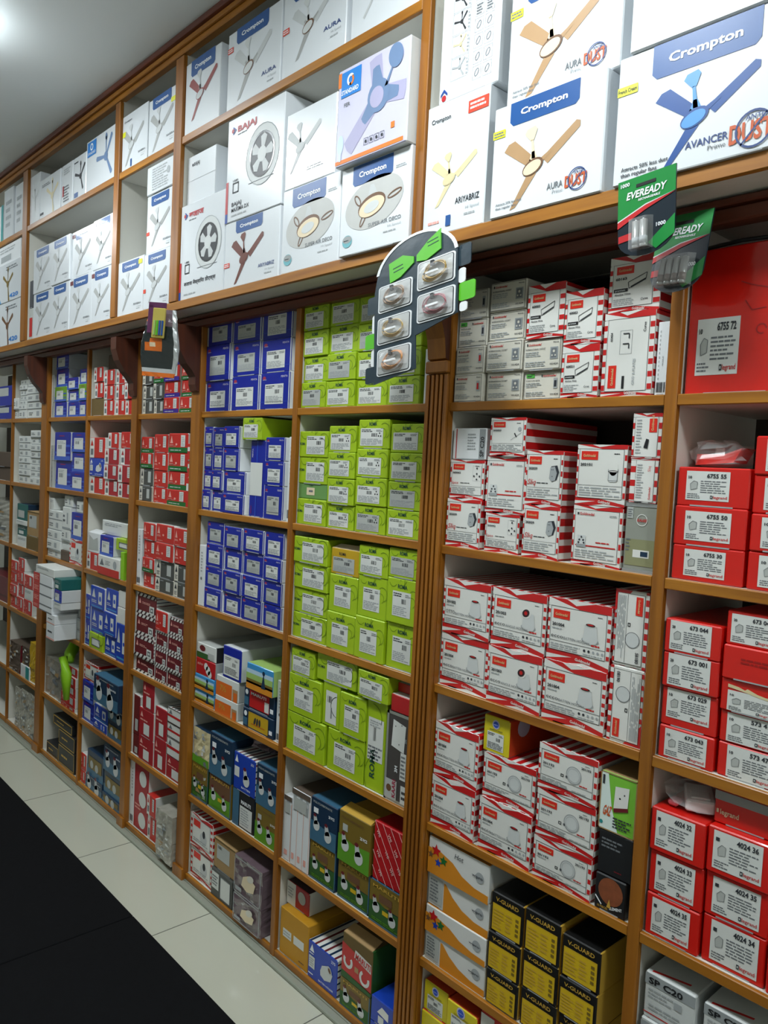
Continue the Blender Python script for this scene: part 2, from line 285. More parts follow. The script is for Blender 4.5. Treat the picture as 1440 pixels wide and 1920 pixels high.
def d_airdeco(F):
    tab(F, .18, .76, .76, .985); F.t('SUPER AIR DECO', .90, .255, .042, 'ink2', 3, wid=.46, al='r'); F.t('Hi Speed', .90, .20, .025, 'ink3', 3, wid=.18, al='r', bold=0); F.txt_lines(.66, .14, .90, .17, 1, 'ink3')
    F.disc(.50, .52, .42, 'greyoval', 2, .235, 8, 32); F.q([(.42, .60), (.45, .72), (.50, .72), (.56, .60)], 'fangrey_l', 3)
    F.disc(.48, .49, .20, 'tan_d', 4, .105, 10, 26); F.disc(.48, .475, .185, 'cream', 5, .085, 10, 26); F.disc(.48, .472, .11, 'white_d', 6, .05, 10, 20)
    F.ring(.27, .585, .07, .014, 'tan_d', 4, .035, -50); F.ring(.80, .545, .10, .014, 'tan_d', 4, .03, 14); F.ring(.36, .36, .08, .014, 'tan_d', 4, .03, 58)
    F.disc(.13, .16, .075, 'skycircle', 3, .06); F.disc(.13, .18, .07, 'greybox', 4, .035); F.txt_lines(.08, .16, .18, .18, 1, 'ink', 5); F.txt_lines(.80, .80, .94, .84, 2, 'ink3')
def d_standard(F):
    k = F.w / F.h
    F.r(0, .02, .96, .06, 'orange', 2); F.r(0, .82, .05, .97, 'orange', 2); F.r(.05, .70, .34, .96, 'std', 3); F.t('STANDARD', .06, .73, .045, 'txt_white', 5, wid=.25, bold=.03)
    F.ring(.19, .86, .055, .025, 'txt_white', 5, a0=40, a1=280); F.ring(.19, .855, .05, .025, 'orange', 5, a0=-120, a1=60)
    def blade(a, l, w0, w1, m, L):
        c, s_ = math.cos(a), math.sin(a); F.q([(.60 + (x * c - y * s_), .56 + (x * s_ + y * c) * k) for x, y in ((.1, -w0), (l, -w1), (l * 1.03, 0), (l, w1), (.1, w0))], m, L)
    for a, l in ((math.radians(100), .36), (math.radians(222), .56), (math.radians(-8), .36)): blade(a, l, .08, .085, 'fanlav', 2); blade(a, .27, .08, .045, 'fansteel', 3)
    F.disc(.60, .56, .15, 'fansteel', 4); F.disc(.58, .55, .095, 'fanlav', 5); F.q([(.68, .62), (.78, .80), (.80, .80), (.72, .62)], 'fansteel', 4); F.disc(.82, .87, .095, 'fansteel', 5, .11, 20)
    F.t('FER', .10, .60, .04, 'ink2', 3, wid=.09); F.disc(.07, .22, .045, 'bulb', 3, .09); F.r(.055, .05, .085, .14, 'bulb', 4)
    for i in range(4): F.frame(.42 + i * .075, .12, .48 + i * .075, .19, .004, 'ink', 3); F.disc(.45 + i * .075, .155, .015, 'ink', 4)
    F.r(.79, .18, .84, .24, 'orange', 3)
def d_swoosh(F, blade='tan_d'):
    F.q([(0, 0), (.22, 0), (.1, .25), (.07, .5), (.1, .8), (.14, 1), (0, 1)], 'sky', 2); fan_y(F, .48, .45, .72, blade, blade); F.t('420', .55, .08, .1, 'std', 3, wid=.34, bold=.03); F.txt_lines(.4, .8, .85, .92, 2, 'ink2')
def sticker(S, u0, v0, u1, v1, dense=True, sym=None, g='paper', code=True, seed=0, scr=False):
    """a white adhesive product label; the slab and its print"""
    S.box((u0 - .5) * S.W if not S.rot else 0, 0, 0, 0, 0, 0, g) if False else None
    S.q([(u0, v0), (u1, v0), (u1, v1), (u0, v1)], g, 2)
    a, b = u1 - u0, v1 - v0; R = random.Random(seed)
    S.txt_lines(u0 + a * .05, v0 + b * .78, u0 + a * .55, v0 + b * .95, 2, 'ink', 3, seed=seed)
    if a * S.w < .03: return
    S.txt_lines(u0 + a * .05, v0 + b * .05, u1 - a * .05, v0 + b * .42, 5, 'ink3' if not scr else 'ink2', 3, .55, seed=seed)
    if code:
        x = u0 + a * R.choice((.42, .5, .55)); S.bars(x, v0 + b * .52, x + a * .25, v0 + b * .72, 9, 'ink', 3, seed)
    if sym == 3:
        for dx, dy in ((.86, .72), (.81, .56), (.91, .56)): S.disc(u0 + a * dx, v0 + b * dy, a * .025, 'black', 4, n=8)
    S.txt_lines(u1 - a * .3, v0 + b * .8, u1 - a * .04, v0 + b * .93, 2, 'ink2', 3, seed=seed + 1)
def d_penta(F, S, seed=0, small=False):
    F.t('PENTA', .93, .85, .055 if not small else .05, 'lilac', 3, wid=.22 if not small else .34, al='r'); F.disc(.13, .86, .06, 'logored', 2, .035, n=12); F.t('anchor', .08, .80, .035, 'lilac', 3, wid=.14)
    F.r(0, .2, 1, .21, 'penta_l', 2); F.r(.97, 0, 1, 1, 'white_d', 2)
    R = random.Random(seed); k = .04 * R.random(); sticker(S, .17, .12 + k, .80, .66 + k, seed=seed, g=R.choice(['paper', 'paper', 'paper_g']))
def d_bpale(F, S, seed=0):
    F.r(0, 0, 1, .16, 'penta_pale', 2); F.r(0, .24, 1, .30, 'penta_pale', 2); F.r(.68, .48, 1, .56, 'penta_l', 2); F.txt_lines(.3, .84, .75, .9, 1, 'logored', 2)
    S.q([(.16, .14), (.74, .14), (.74, .72), (.16, .72)], 'paper', 3); S.bars(.25, .4, .5, .55, 5, 'ink2', 4, seed); S.txt_lines(.2, .58, .7, .68, 2, 'ink3', 4, seed=seed)
def roma_curves(F, seed=0):
    R = random.Random(seed); k = F.w / F.h
    F.ring(.86, .62, .17, .014, 'roma_d', 2, a0=-70, a1=130); F.ring(.80, .52, .12, .012, 'roma_d', 2, a0=-60, a1=120)
    F.line([(.58, 1.), (.55, .86), (.64, .98)], .012, 'roma_d', 2); F.ring(.2, .93, .13, .012, 'roma_d', 2, a0=200, a1=330); F.disc(.44, .965, .015, 'roma_d', 2, n=8)
def d_roma(F, S, seed=0, sym=None, tall=False, left=False, text='ROMA'):
    roma_curves(F, seed)
    if left: F.t(text, .03, .47, .10, 'roma_txt', 3, wid=.19, bold=.02); sticker(S, .27, .12, .90, .82, seed=seed, sym=sym); return
    F.t(text, .36, .79, .12 if not tall else .085, 'roma_txt', 3, wid=.25 if not tall else .30, bold=.03)
    if tall: sticker(S, .20, .17, .78, .72, seed=seed, sym=sym)
    else: sticker(S, .08, .10, .82, .70, seed=seed, sym=sym, g='paper' if seed % 5 else 'paper_g')
def d_rw(F, m='anred', split=.32, green=None, grey=False, seed=0):
    if split: F.r(0, .02, split, .98, 'gmwhite', 2); F.r(split * .25, .15, split * .8, .45, 'ink2', 3); F.q([(split * .2, .6), (split * .5, .9), (split * .8, .6)], m, 3)
    else: F.q([(.08, .48), (.16, .88), (.24, .48)], 'redlight', 2); F.txt_lines(.06, .3, .28, .42, 2, 'redlight', 2); F.disc(.42, .42, .05, 'redlight', 2, .03, n=8); F.txt_lines(.1, .08 + (.22 if green else 0), .5, .14 + (.22 if green else 0), 1, 'redlight', 2)
    F.r(.66, .30, .88, .90, 'paper', 3); F.txt_lines(.69, .35, .85, .85, 5, 'ink3', 4, seed=seed)
    if green: F.r(0, 0, 1, .26, green, 2); F.txt_lines(.1, .08, .9, .16, 1, 'white_d', 3)
def d_dgrey(F, seed=0):
    F.r(0, .04, .26, .96, 'novaw', 2); F.q([(.05, .55), (.13, .9), (.21, .55)], 'ink', 3); F.txt_lines(.05, .15, .22, .4, 3, 'ink', 3); F.r(.62, .2, .86, .82, 'paper_g', 2); F.txt_lines(.3, .8, .55, .88, 1, 'ink3', 3)
def d_maroon(F, seed=0):
    F.r(0, 0, 1, .16, 'gmwhite', 2); F.r(0, .84, 1, 1, 'gmwhite', 2)
    for i in range(5): F.q([(.05 + i * .2, .84), (.13 + i * .2, .84), (.21 + i * .2, 1), (.13 + i * .2, 1)], 'stripe_d', 3); F.q([(.0 + i * .2, 0), (.08 + i * .2, 0), (.16 + i * .2, .16), (.08 + i * .2, .16)], 'stripe_d', 3)
    F.r(0, 0, .05, 1, 'gmwhite', 3); F.q([(.12, .5), (.18, .75), (.24, .5)], 'redlight', 3); F.txt_lines(.3, .5, .7, .62, 2, 'redlight', 3, seed=seed); F.r(.68, .12, .92, .5, 'paper', 4); F.frame(.73, .2, .87, .42, .03, 'ink2', 5)
def d_slimw(F, seed=0):
    F.r(.55, .25, .72, .75, 'ink3', 2); F.txt_lines(.08, .3, .35, .7, 2, 'ink2', 2, seed=seed); F.r(0, 0, 1, .09, 'label_grey', 2)
def d_blueline(F, seed=0):
    F.q([(.12, .5), (.25, .9), (.38, .5)], 'white_d', 2); F.txt_lines(.1, .25, .45, .4, 2, 'white_d', 2, seed=seed); F.r(.6, .25, .85, .8, 'paper', 2); F.disc(.72, .5, .08, 'penta_l', 3); F.r(.1, .08, .9, .13, 'sky', 2)
def gm_base(F, seed=0, v0=.17, v1=.87, u0=.045, u1=.94):
    """white board with a red dart pattern round a thin-lined panel"""
    F.r(0, 0, 1, v0, 'gmred', 1.2); F.q([(0, v0 * .1), (.0, v0 * .55), (.42, v0 * .62)], 'gmwhite', 1.6); F.q([(.5, v0), (1, v0), (1, v0 * .35)], 'gmwhite', 1.6); F.q([(.35, 0), (.95, 0), (.6, v0 * .3)], 'gmwhite', 1.6); F.t('Goldmedal', .48, v0 * .42, .045, 'gmwhite', 4, wid=.24, bold=.02, ang=-4)
    F.r(0, v1, 1, 1, 'gmred', 1.2); F.q([(.0, v1), (.5, v1), (.0, 1)], 'gmwhite', 1.6); F.q([(.30, 1), (.75, 1), (.45, v1 + (1 - v1) * .4)], 'gmwhite', 1.6); F.r(0, v0 + .01, 1, v1 - .01, 'gmwhite', 1.4)
    n = max(3, int(F.h / .025)); 
    for i in range(n): a = v0 + (v1 - v0) * (i + .1) / n; b = v0 + (v1 - v0) * (i + .55) / n; F.r(u1 + .012, a, 1, b, 'gmred', 2); F.r(0, a, u0 - .012, b, 'gmred', 2)
    F.r(u0, v0, u1, v1, 'gmwhite', 3); F.frame(u0, v0, u1, v1, .006, 'ink', 4)
def gm_logo(F, u, v, w=.27, h=.14): F.r(u, v, u + w, v + h, 'gmlogo', 5); F.t('Goldmedal', u + w * .5, v + h * .34, h * .32, 'goldtxt', 7, wid=w * .75, bold=.02, al='c')
def d_gmh(F, kind='cup', code='201004', name='ecco BATTEN HOLDER', seed=0):
    gm_base(F, seed); gm_logo(F, .09, .68)
    F.t(code, .08, .56, .05, 'ink', 6, wid=.20, bold=.03); F.txt_lines(.08, .50, .3, .54, 1, 'ink3', 5); F.line([(.05, .32), (.935, .32)], .006, 'ink', 5)
    k = F.w / F.h
    if kind in ('cup', 'angle'):
        F.disc(.70, .43, .135, 'ink3', 5, .05); F.q([(.585, .44), (.61, .66), (.79, .66), (.82, .44), (.79, .39), (.70, .37), (.61, .39)], 'white_d', 6); F.disc(.70, .44, .117, 'white_d', 6.2, .04)
        if kind == 'cup': F.disc(.70, .67, .092, 'gmwhite', 7, .03); F.disc(.70, .67, .075, 'stripe_d', 8, .02); F.disc(.70, .675, .05, 'gmred', 9, .01, n=10)
        else: F.disc(.66, .65, .085, 'gmwhite', 7, .07, 30); F.disc(.65, .66, .068, 'stripe_d', 8, .055, 30); F.disc(.65, .66, .03, 'gmred', 9, n=10)
        F.t(name.split(' ', 1)[0], .07, .37, .065, 'ink', 6, wid=.20, bold=0); F.t(name.split(' ', 1)[1], .28, .365, .045, 'ink2', 6, wid=.42, bold=0)
        for i in range(5): F.disc(.62 + i * .07, .26, .02, 'ink' if i < 2 else 'ink3', 5, n=8)
    else:
        F.ring(.62, .53, .13, .012, 'ink3', 5, .13); F.disc(.62, .53, .115, 'white_d', 5); F.ring(.62, .53, .10, .004, 'ink3', 6)
        F.t(code, .90, .72, .05, 'ink', 6, wid=.16, bold=.03, al='r'); F.frame(.40, .42, .45, .48, .01, 'ink', 5); F.disc(.50, .45, .02, 'ink2', 5, n=8)
    F.txt_lines(.07, .19, .55, .29, 3, 'ink3', 5, seed=seed); F.txt_lines(.6, .19, .9, .22, 1, 'ink3', 5, seed=seed); F.txt_lines(.72, .34, .9, .39, 1, 'gmred', 5); F.txt_lines(.80, .80, .9, .82, 1, 'ink', 5)
def d_gms(F, kind='sliq', seed=0):
    gm_base(F, seed, .12, .93); gm_logo(F, .09, .75, .34, .14); F.t({'sliq': '202039', 'spice': '202042', 'lamp': '202101', 'misc': '202050'}[kind], .08, .65, .045, 'ink', 6, wid=.24, bold=.03); F.line([(.05, .33), (.935, .33)], .006, 'ink', 5)
    F.txt_lines(.08, .15, .9, .31, 4, 'ink3', 5, seed=seed); F.txt_lines(.75, .84, .9, .87, 1, 'ink', 5)
    if kind == 'sliq':
        F.t('Sliq', .06, .38, .10, 'gmred', 6, wid=.22, slant=.25, bold=0); F.txt_lines(.32, .40, .75, .43, 1, 'ink', 5); F.q([(.66, .50), (.70, .72), (.86, .74), (.92, .62), (.86, .48), (.74, .44)], 'ink', 5); F.q([(.66, .50), (.68, .70), (.80, .72), (.86, .60), (.82, .47), (.73, .45)], 'ink3', 6)
        for a, b in ((.72, .66), (.76, .66), (.74, .54)): F.disc(a, b, .012, 'ink', 7, n=6)
    elif kind == 'spice':
        F.t('Spice', .06, .38, .075, 'gmred', 6, wid=.20, bold=0); F.txt_lines(.32, .40, .7, .43, 1, 'ink', 5)
        for a, b in ((.80, .80), (.72, .60), (.80, .52), (.88, .60), (.80, .66)): F.disc(a, b, .022, 'ink', 6, n=8)
        F.frame(.68, .48, .92, .86, .004, 'ink3', 5)
    elif kind == 'lamp':
        F.q([(.66, .42), (.66, .56), (.84, .56), (.84, .42), (.80, .40), (.70, .40)], 'white_d', 6); F.disc(.75, .59, .105, 'ink3', 5, .05); F.disc(.75, .62, .09, 'gmwhite', 6, .13); F.ring(.75, .57, .10, .01, 'ink', 7, .02); F.frame(.66, .42, .84, .56, .006, 'ink2', 7)
    else:
        F.line([(.70, .60), (.76, .50)], .03, 'black', 6); F.line([(.60, .42), (.90, .62)], .008, 'ink2', 6); F.disc(.84, .70, .05, 'ink3', 5)
def d_gmred(F, seed=0):
    gm_base(F, seed, .08, .93)
    F.r(.09, .84, .125, .88, 'ink', 5); F.t('Goldmedal', .14, .84, .045, 'gmred', 6, wid=.30, bold=.02); F.txt_lines(.75, .83, .9, .87, 2, 'ink3', 5); F.line([(.08, .33), (.90, .33)], .022, 'gmred', 5); F.r(.10, .30, .30, .35, 'label_grey', 6)
    F.r(.12, .35, .29, .50, 'white_d', 6)
    for a, b in ((.205, .47), (.165, .42), (.245, .42), (.15, .375), (.26, .375)): F.disc(a, b, .02, 'ink', 7, n=8)
    F.txt_lines(.5, .38, .88, .42, 1, 'gmred', 5); F.txt_lines(.08, .12, .88, .27, 4, 'ink3', 5, seed=seed)
def d_nova(F, seed=0, badge=None, sw='ink'):
    F.frame(.03, .04, .97, .96, .008, 'ink', 2)
    u = .10 if not badge else .48; F.r(u, .80, u + .03, .88, 'ink', 3); F.t('Goldmedal', u + .04, .80, .07, 'gmred', 3, wid=.33, bold=.02, slant=.2)
    if badge: F.r(.08, .78, .30, .92, 'lgreen', 3); F.txt_lines(.11, .81, .27, .88, 1, 'ink', 4)
    else: F.t('Nova', .93, .85, .045, 'ink', 3, wid=.14, al='r')
    F.t('INTERNATIONAL SOCKET' if sw == 'sock' else 'SWITCH 6AX', .08, .66, .05, 'ink', 3, wid=.52 if sw == 'sock' else .36, bold=.01); F.txt_lines(.08, .44, .5, .62, 3, 'ink3', 3, seed=seed); F.txt_lines(.08, .12, .6, .3, 3, 'ink3', 3, seed=seed + 2)
    if sw == 'sock': F.r(.72, .34, .92, .72, 'label_grey', 3); F.r(.75, .38, .89, .68, 'ink2', 4); F.disc(.82, .58, .03, 'novaw', 5, n=8); F.disc(.78, .45, .02, 'novaw', 5, n=8); F.disc(.86, .45, .02, 'novaw', 5, n=8)
    else: F.r(.80, .38, .90, .74, 'ink3', 3); F.r(.82, .44, .88, .66, 'gmred' if sw == 'red' else 'ink', 4)
    F.t('101424', .93, .16, .06, 'ink', 3, wid=.2, al='r')
def d_curve(F, code='60003', seed=0):
    gm_base(F, seed, .10, .86, .07, .86); gm_logo(F, .14, .68, .34, .14); F.t(code, .13, .58, .045, 'ink', 6, wid=.22, bold=.03); F.r(.10, .37, .38, .43, 'black', 5); F.t('premium', .13, .385, .03, 'white_d', 7, wid=.2)
    F.t('Absolute White', .12, .31, .035, 'ink', 6, wid=.32); F.txt_lines(.1, .13, .5, .26, 4, 'ink3', 5, seed=seed); F.t('Curve', .78, .19, .04, 'ink', 6, wid=.14, al='r', slant=.2); F.line([(.40, .42), (.38, .53), (.74, .66), (.72, .55), (.44, .44), (.40, .42)], .012, 'ink', 5); F.line([(.44, .44), (.72, .55)], .03, 'ink', 6)
def d_ceil(F, up=1, code='S6180', seed=0):
    F.q([(0, 0), (.3, 0), (0, .5)], 'gmred', 1.5); F.r(0, .9, 1, 1, 'gmred', 1.5)
    for i in range(7): F.r(.03 + i * .145, 0, .09 + i * .145, .08, 'gmred', 2); F.r(.03 + i * .145, .9, .09 + i * .145, 1, 'gmwhite', 2)
    F.r(.04, .07, .96, .88, 'gmwhite', 3); F.frame(.04, .07, .96, .88, .004, 'ink', 4)
    gm_logo(F, .07, .63, .24, .2); F.ring(.64, .58, .105, .008, 'ink2', 5); F.disc(.64, .58, .095, 'white_d', 5); F.t(code, .93, .70, .09, 'ink', 6, wid=.14, bold=.03, al='r'); F.line([(.05, .38), (.95, .38)], .004, 'ink', 5); F.txt_lines(.07, .1, .9, .34, 6, 'ink3', 5, seed=seed); F.frame(.42, .42, .47, .5, .01, 'ink', 5)
def d_gmmini(F, seed=0): gm_base(F, seed, .14, .9, .08, .9); F.r(.14, .66, .45, .86, 'gmlogo', 5); F.disc(.62, .55, .06, 'ink', 5, .09); F.disc(.6, .42, .16, 'fangrey_l', 4, .14); F.txt_lines(.14, .2, .8, .32, 2, 'ink3', 5)
def d_leg(F, S, num='4024 33', left=10, u=(.18, .76), v=(.16, .88), seed=0, cut=False):
    u0, u1 = u; v0, v1 = v; a, b = u1 - u0, v1 - v0
    S.q([(u0, v0), (u1, v0), (u1, v1), (u0, v1)], 'paper', 2); S.t(num, u0 + a * .92, v0 + b * .78, b * .14, 'ink', 4, wid=a * .44, bold=.03, al='r')
    S.t(str(left), u0 + a * .05, v0 + b * .74, b * .09, 'ink', 4, wid=a * .08, bold=.03)
    S.q([(u0 + a * .12, v0 + b * .35), (u0 + a * .10, v0 + b * .55), (u0 + a * .18, v0 + b * .66), (u0 + a * .27, v0 + b * .62), (u0 + a * .26, v0 + b * .40)], 'paper_g', 3); S.line([(u0 + a * .12, v0 + b * .35), (u0 + a * .10, v0 + b * .55), (u0 + a * .18, v0 + b * .66), (u0 + a * .27, v0 + b * .62), (u0 + a * .26, v0 + b * .40), (u0 + a * .12, v0 + b * .35)], .006, 'ink2', 4)
    S.txt_lines(u0 + a * .34, v0 + b * .25, u0 + a * .92, v0 + b * .70, 6, 'ink2', 3, .45, seed=seed); S.txt_lines(u0 + a * .04, v0 + b * .05, u0 + a * .34, v0 + b * .24, 3, 'ink2', 3, seed=seed + 3)
    S.r(u0 + a * .58, v0 + b * .07, u0 + a * .635, v0 + b * .18, 'ink', 4); S.r(u0 + a * .597, v0 + b * .10, u0 + a * .618, v0 + b * .15, 'paper', 5); S.t('legrand', u0 + a * .65, v0 + b * .08, b * .10, 'gmred', 4, wid=a * .31, bold=.01)
def d_vg(F, seed=0):
    F.t('V-GUARD', .5, .80, .10, 'gold', 3, wid=.70, bold=.02, al='c'); F.r(.06, .05, .93, .72, 'vgyel', 2); F.frame(.06, .05, .93, .72, .008, 'gold', 3); R = random.Random(seed)
    F.txt_lines(.10, .12, .42, .62, 6, 'vgside', 4, .5, seed); F.txt_lines(.48, .15, .68, .62, 5, 'vgside', 4, .5, seed + 1)
    for i in range(4): F.r(.78, .18 + i * .12, .87, .25 + i * .12, 'olive', 4)
def d_wipro(F, plain=True, hand=''):
    pts = [(1, .0), (0, 0), (.30, .62) if not plain else (.0, .62)]
    F.q([(.0 if plain else .27, 0), (1, 0), (1, .22), (.78, .24), (.58, .36), (.42, .58), (.30, .86) if not plain else (.22, .70), (.0, .70) if plain else (.27, .86)], 'wiproor', 2); F.disc(.86, .58, .065, 'ink3', 3); F.t('wipro', .74, .55, .08, 'ink', 5, wid=.17, bold=.01)
    if plain:
        for a, b, m_, r_ in ((.14, .68, 'gmred', .085), (.27, .50, 'green', .07), (.18, .38, 'blueh', .06), (.05, .52, 'tan_d', .05)):
            pts = [(a + r_ * (1 if i % 2 == 0 else .45) * math.cos(math.radians(90 + 36 * i)), b + r_ * (1 if i % 2 == 0 else .45) * math.sin(math.radians(90 + 36 * i)) * F.w / F.h) for i in range(10)]
            F.poly([F.P(u * F.w, v * F.h, 4) for u, v in pts], m_)
    else: F.r(.02, .1, .25, .9, 'paper_g', 3); F.txt_lines(.04, .15, .22, .85, 7, 'ink2', 4)
    if hand: F.t(hand, .45, .74, .14, 'ink', 5, wid=.14, bold=0, slant=.2)
def d_wyel(F, S, seed=0):
    F.disc(.48, .80, .14, 'lilac', 2); F.disc(.48, .80, .10, 'penta_l', 3); F.t('wipro', .48, .785, .035, 'txt_white', 5, wid=.16, al='c', bold=0); F.t('NORTH WEST', .5, .62, .045, 'ink', 3, wid=.5, al='c')
    sticker(S, .16, .1, .80, .58, seed=seed, scr=True)
def bulbpic(F, x, y, s, L=4):
    F.disc(x, y, .12 * s, 'white_d', L, .13 * s, -30); F.q([(x - .10 * s, y), (x - .12 * s, y + .22 * s * F.w / F.h), (x - .02 * s, y + .25 * s * F.w / F.h), (x + .06 * s, y + .05 * s * F.w / F.h)], 'fangrey_l', L); F.disc(x - .07 * s, y + .24 * s * F.w / F.h, .055 * s, 'maroon', L + 1, .04 * s)
def d_navyb(F, seed=0):
    F.q([(0, 0), (1, 0), (1, .42), (.5, .40), (0, .46)], 'navy2', 2); F.t('POLYCARBONATE', .10, .88, .05, 'paper_g', 4, wid=.72, bold=.01); F.t('20 PCS', .92, .70, .06, 'txt_white', 4, wid=.22, al='r', bold=.03); F.r(.12, .66, .30, .78, 'txt_white', 3); bulbpic(F, .25, .38, 1.0); bulbpic(F, .70, .26, 1.1)
def d_green(F, seed=0, title='MARUTI', top='olive', bot='dkgreen'):
    F.r(0, .5, 1, 1, top, 1.5); F.q([(0, 0), (1, 0), (1, .5), (.6, .46), (.3, .55), (0, .5)], bot, 2); F.r(0, 0, 1, .05, 'navy2', 3); F.r(.97, 0, 1, 1, 'navy2', 3)
    F.t(title, .5, .86, .08, 'gold', 4, wid=.8, al='c', bold=.02); bulbpic(F, .22, .40, .9); bulbpic(F, .72, .28, .9); F.r(.42, .32, .6, .42, 'vgyel', 4); F.r(.3, .58, .7, .76, 'tan_d', 3); F.txt_lines(.1, .08, .9, .16, 2, 'grass', 4)
def d_olive(F, seed=0):
    F.q([(0, 0), (1, 0), (1, .48), (.5, .44), (0, .52)], 'grass', 2); F.r(.14, .62, .30, .76, 'paper_g', 3); F.t('20 PCS', .92, .62, .06, 'txt_white', 4, wid=.22, al='r', bold=.03); F.t('POLYCARBONATE', .1, .86, .04, 'tan_d', 4, wid=.7); bulbpic(F, .24, .34, 1.0); bulbpic(F, .68, .24, 1.1)
def d_redm(F, seed=0):
    F.q([(0, 0), (1, 0), (1, .1), (0, .16)], 'dkgreen', 2); F.q([(0, .16), (1, .08), (1, .62), (0, .78)], 'gmred', 2); F.t('MARUTI', .46, .60, .13, 'gmred', 5, wid=.5, bold=.03, ang=-6); F.q([(.42, .60), (.98, .50), (.98, .70), (.45, .78)], 'paper', 3)
    F.ring(.22, .42, .16, .07, 'paper', 4, a0=150, a1=400); F.ring(.78, .30, .17, .07, 'paper', 4, a0=120, a1=380); F.r(.45, .3, .58, .42, 'tan', 4)
def d_blueh(F, seed=0):
    F.q([(.06, .74), (.14, .94), (.22, .74)], 'txt_white', 2); F.txt_lines(.05, .66, .25, .72, 1, 'txt_white', 2); F.r(.05, .30, .25, .62, 'paper', 3); F.txt_lines(.07, .34, .23, .58, 4, 'ink3', 4); F.t('275', .94, .84, .07, 'txt_white', 3, wid=.14, al='r')
    F.q([(.45, .42), (.50, .58), (.72, .70), (.86, .52), (.80, .32), (.60, .24), (.46, .30)], 'white_d', 3); F.disc(.76, .60, .10, 'fangrey_l', 4, .06, -50); F.disc(.76, .60, .06, 'tan_d', 5, .035, -50); F.t('BATTEN HOLDER', .4, .10, .05, 'txt_white', 3, wid=.5); F.r(.04, .12, .2, .15, 'txt_white', 2)
def d_vmi(F, seed=0):
    for i in range(9):
        a = -.7 + i * .24; F.line([(a, 1), (a + .9, 0)], .018, 'vmitxt', 2)
    for i, (x, y) in enumerate(((.08, .84), (.42, .86), (.10, .50), (.36, .56), (.62, .66), (.52, .32), (.74, .40), (.18, .20))):
        F.t('VMI', x, y, .06, 'vmitxt', 4, wid=.15, ang=-52, bold=.02)
def d_gaz(F, seed=0):
    F.q([(0, 0), (.55, 0), (.35, .4), (.2, 1), (0, 1)], 'gazw', 2); F.frame(0, 0, 1, 1, .03, 'kraft', 3); F.t('GAZ', .10, .26, .17, 'rust', 4, wid=.22, slant=.2, bold=.03); F.q([(.40, .42), (.42, .80), (.80, .84), (.78, .50)], 'gmwhite', 4)
    F.q([(.40, .42), (.78, .50), (.80, .44), (.41, .35)], 'maroon', 4); F.disc(.56, .62, .025, 'black', 5, n=8); F.disc(.68, .70, .02, 'black', 5, n=8); F.txt_lines(.40, .08, .9, .28, 4, 'ink', 4); F.r(.06, .78, .12, .94, 'ink', 4); F.disc(.08, .12, .05, 'teal', 4)
def d_elem(F, seed=0):
    F.disc(.52, .60, .40, 'elem', 2); F.t('10 PIECES', .12, .08, .06, 'gold', 3, wid=.34); F.t('ELEMENT', .52, .12, .08, 'txt_white', 3, wid=.42, ang=14, bold=.02); F.q([(.42, .16), (.50, .40), (.56, .16)], 'gold', 4); F.q([(.03, .34), (.05, .38), (.26, .18), (.24, .15)], 'txt_white', 3)
def d_kaari(F, seed=0):
    F.r(.06, .1, .94, .48, 'kaari2', 2); F.ring(.52, .76, .17, .02, 'gmwhite', 3); F.t('KAARI', .38, .735, .045, 'gmred', 4, wid=.28, bold=.02, slant=.2); F.r(.30, .22, .80, .33, 'gmwhite', 3); F.r(.54, .24, .76, .31, 'navy', 4); F.r(.06, .78, .24, .94, 'paper_g', 3); F.txt_lines(.08, .8, .22, .92, 4, 'ink2', 4); F.txt_lines(.07, .3, .2, .5, 4, 'ink2', 4); F.r(0, 0, 1, .05, 'silver', 3); F.r(0, .95, 1, 1, 'silver', 3)
def d_kdark(F, seed=0):
    F.frame(0, 0, 1, 1, .08, 'kaari', 2); F.q([(.22, .62), (.72, .58), (.76, .88), (.26, .92)], 'paper', 3)
    for a, b in ((.6, .88), (.36, .85), (.52, .66)): F.disc(a, b, .02, 'ink', 4, n=6)
    S_vtext(F, '3M', .50, .34, .11, 'txt_white', 4, True, .03); S_vtext(F, '3M', .93 - .12, .70, .07, 'ink3', 4); F.r(.04, .02, .50, .24, 'paper_g', 3); F.disc(.2, .14, .1, 'tan_d', 4); S_vtext(F, 'KAARI', .45, .05, .13, 'logored', 4, True, .03); F.r(.60, .28, .82, .58, 'paper', 3); F.txt_lines(.63, .3, .8, .56, 6, 'ink2', 4); F.r(.66, .02, .9, .22, 'paper', 3); F.txt_lines(.7, .06, .86, .18, 2, 'ink', 4)
def d_spc(F, seed=0, top=True):
    F.r(.0, .74, 1, .97, 'label_grey', 2); F.t('SP C20', .08, .78, .13, 'black', 4, wid=.68, bold=.03); F.txt_lines(.08, .45, .6, .68, 3, 'ink3', 2); F.r(.6, .5, .75, .65, 'ink3', 3); F.line([(.0, .12), (1, .12)], .02, 'gmred', 2); F.txt_lines(.1, .2, .8, .35, 2, 'ink3', 2)
def d_orange(F, seed=0): F.r(0, 0, .72, .72, 'orangeb', 2); F.t('7½', .18, .30, .28, 'gold', 3, wid=.28, bold=.02); F.r(.75, 0, .97, .6, 'tan', 2); F.r(.8, 0, .95, .45, 'orangeb', 3)
def d_sky(F, seed=0): F.r(0, 0, 1, .3, 'wiproor', 2); F.r(0, .22, 1, .42, 'olive', 2); F.r(0, .40, 1, .62, 'skyg', 3); F.r(0, .6, 1, .78, 'bulb', 2); F.q([(.58, .2), (.66, .8), (.74, .2)], 'navy', 4); F.disc(.66, .78, .05, 'navy', 4, n=8)
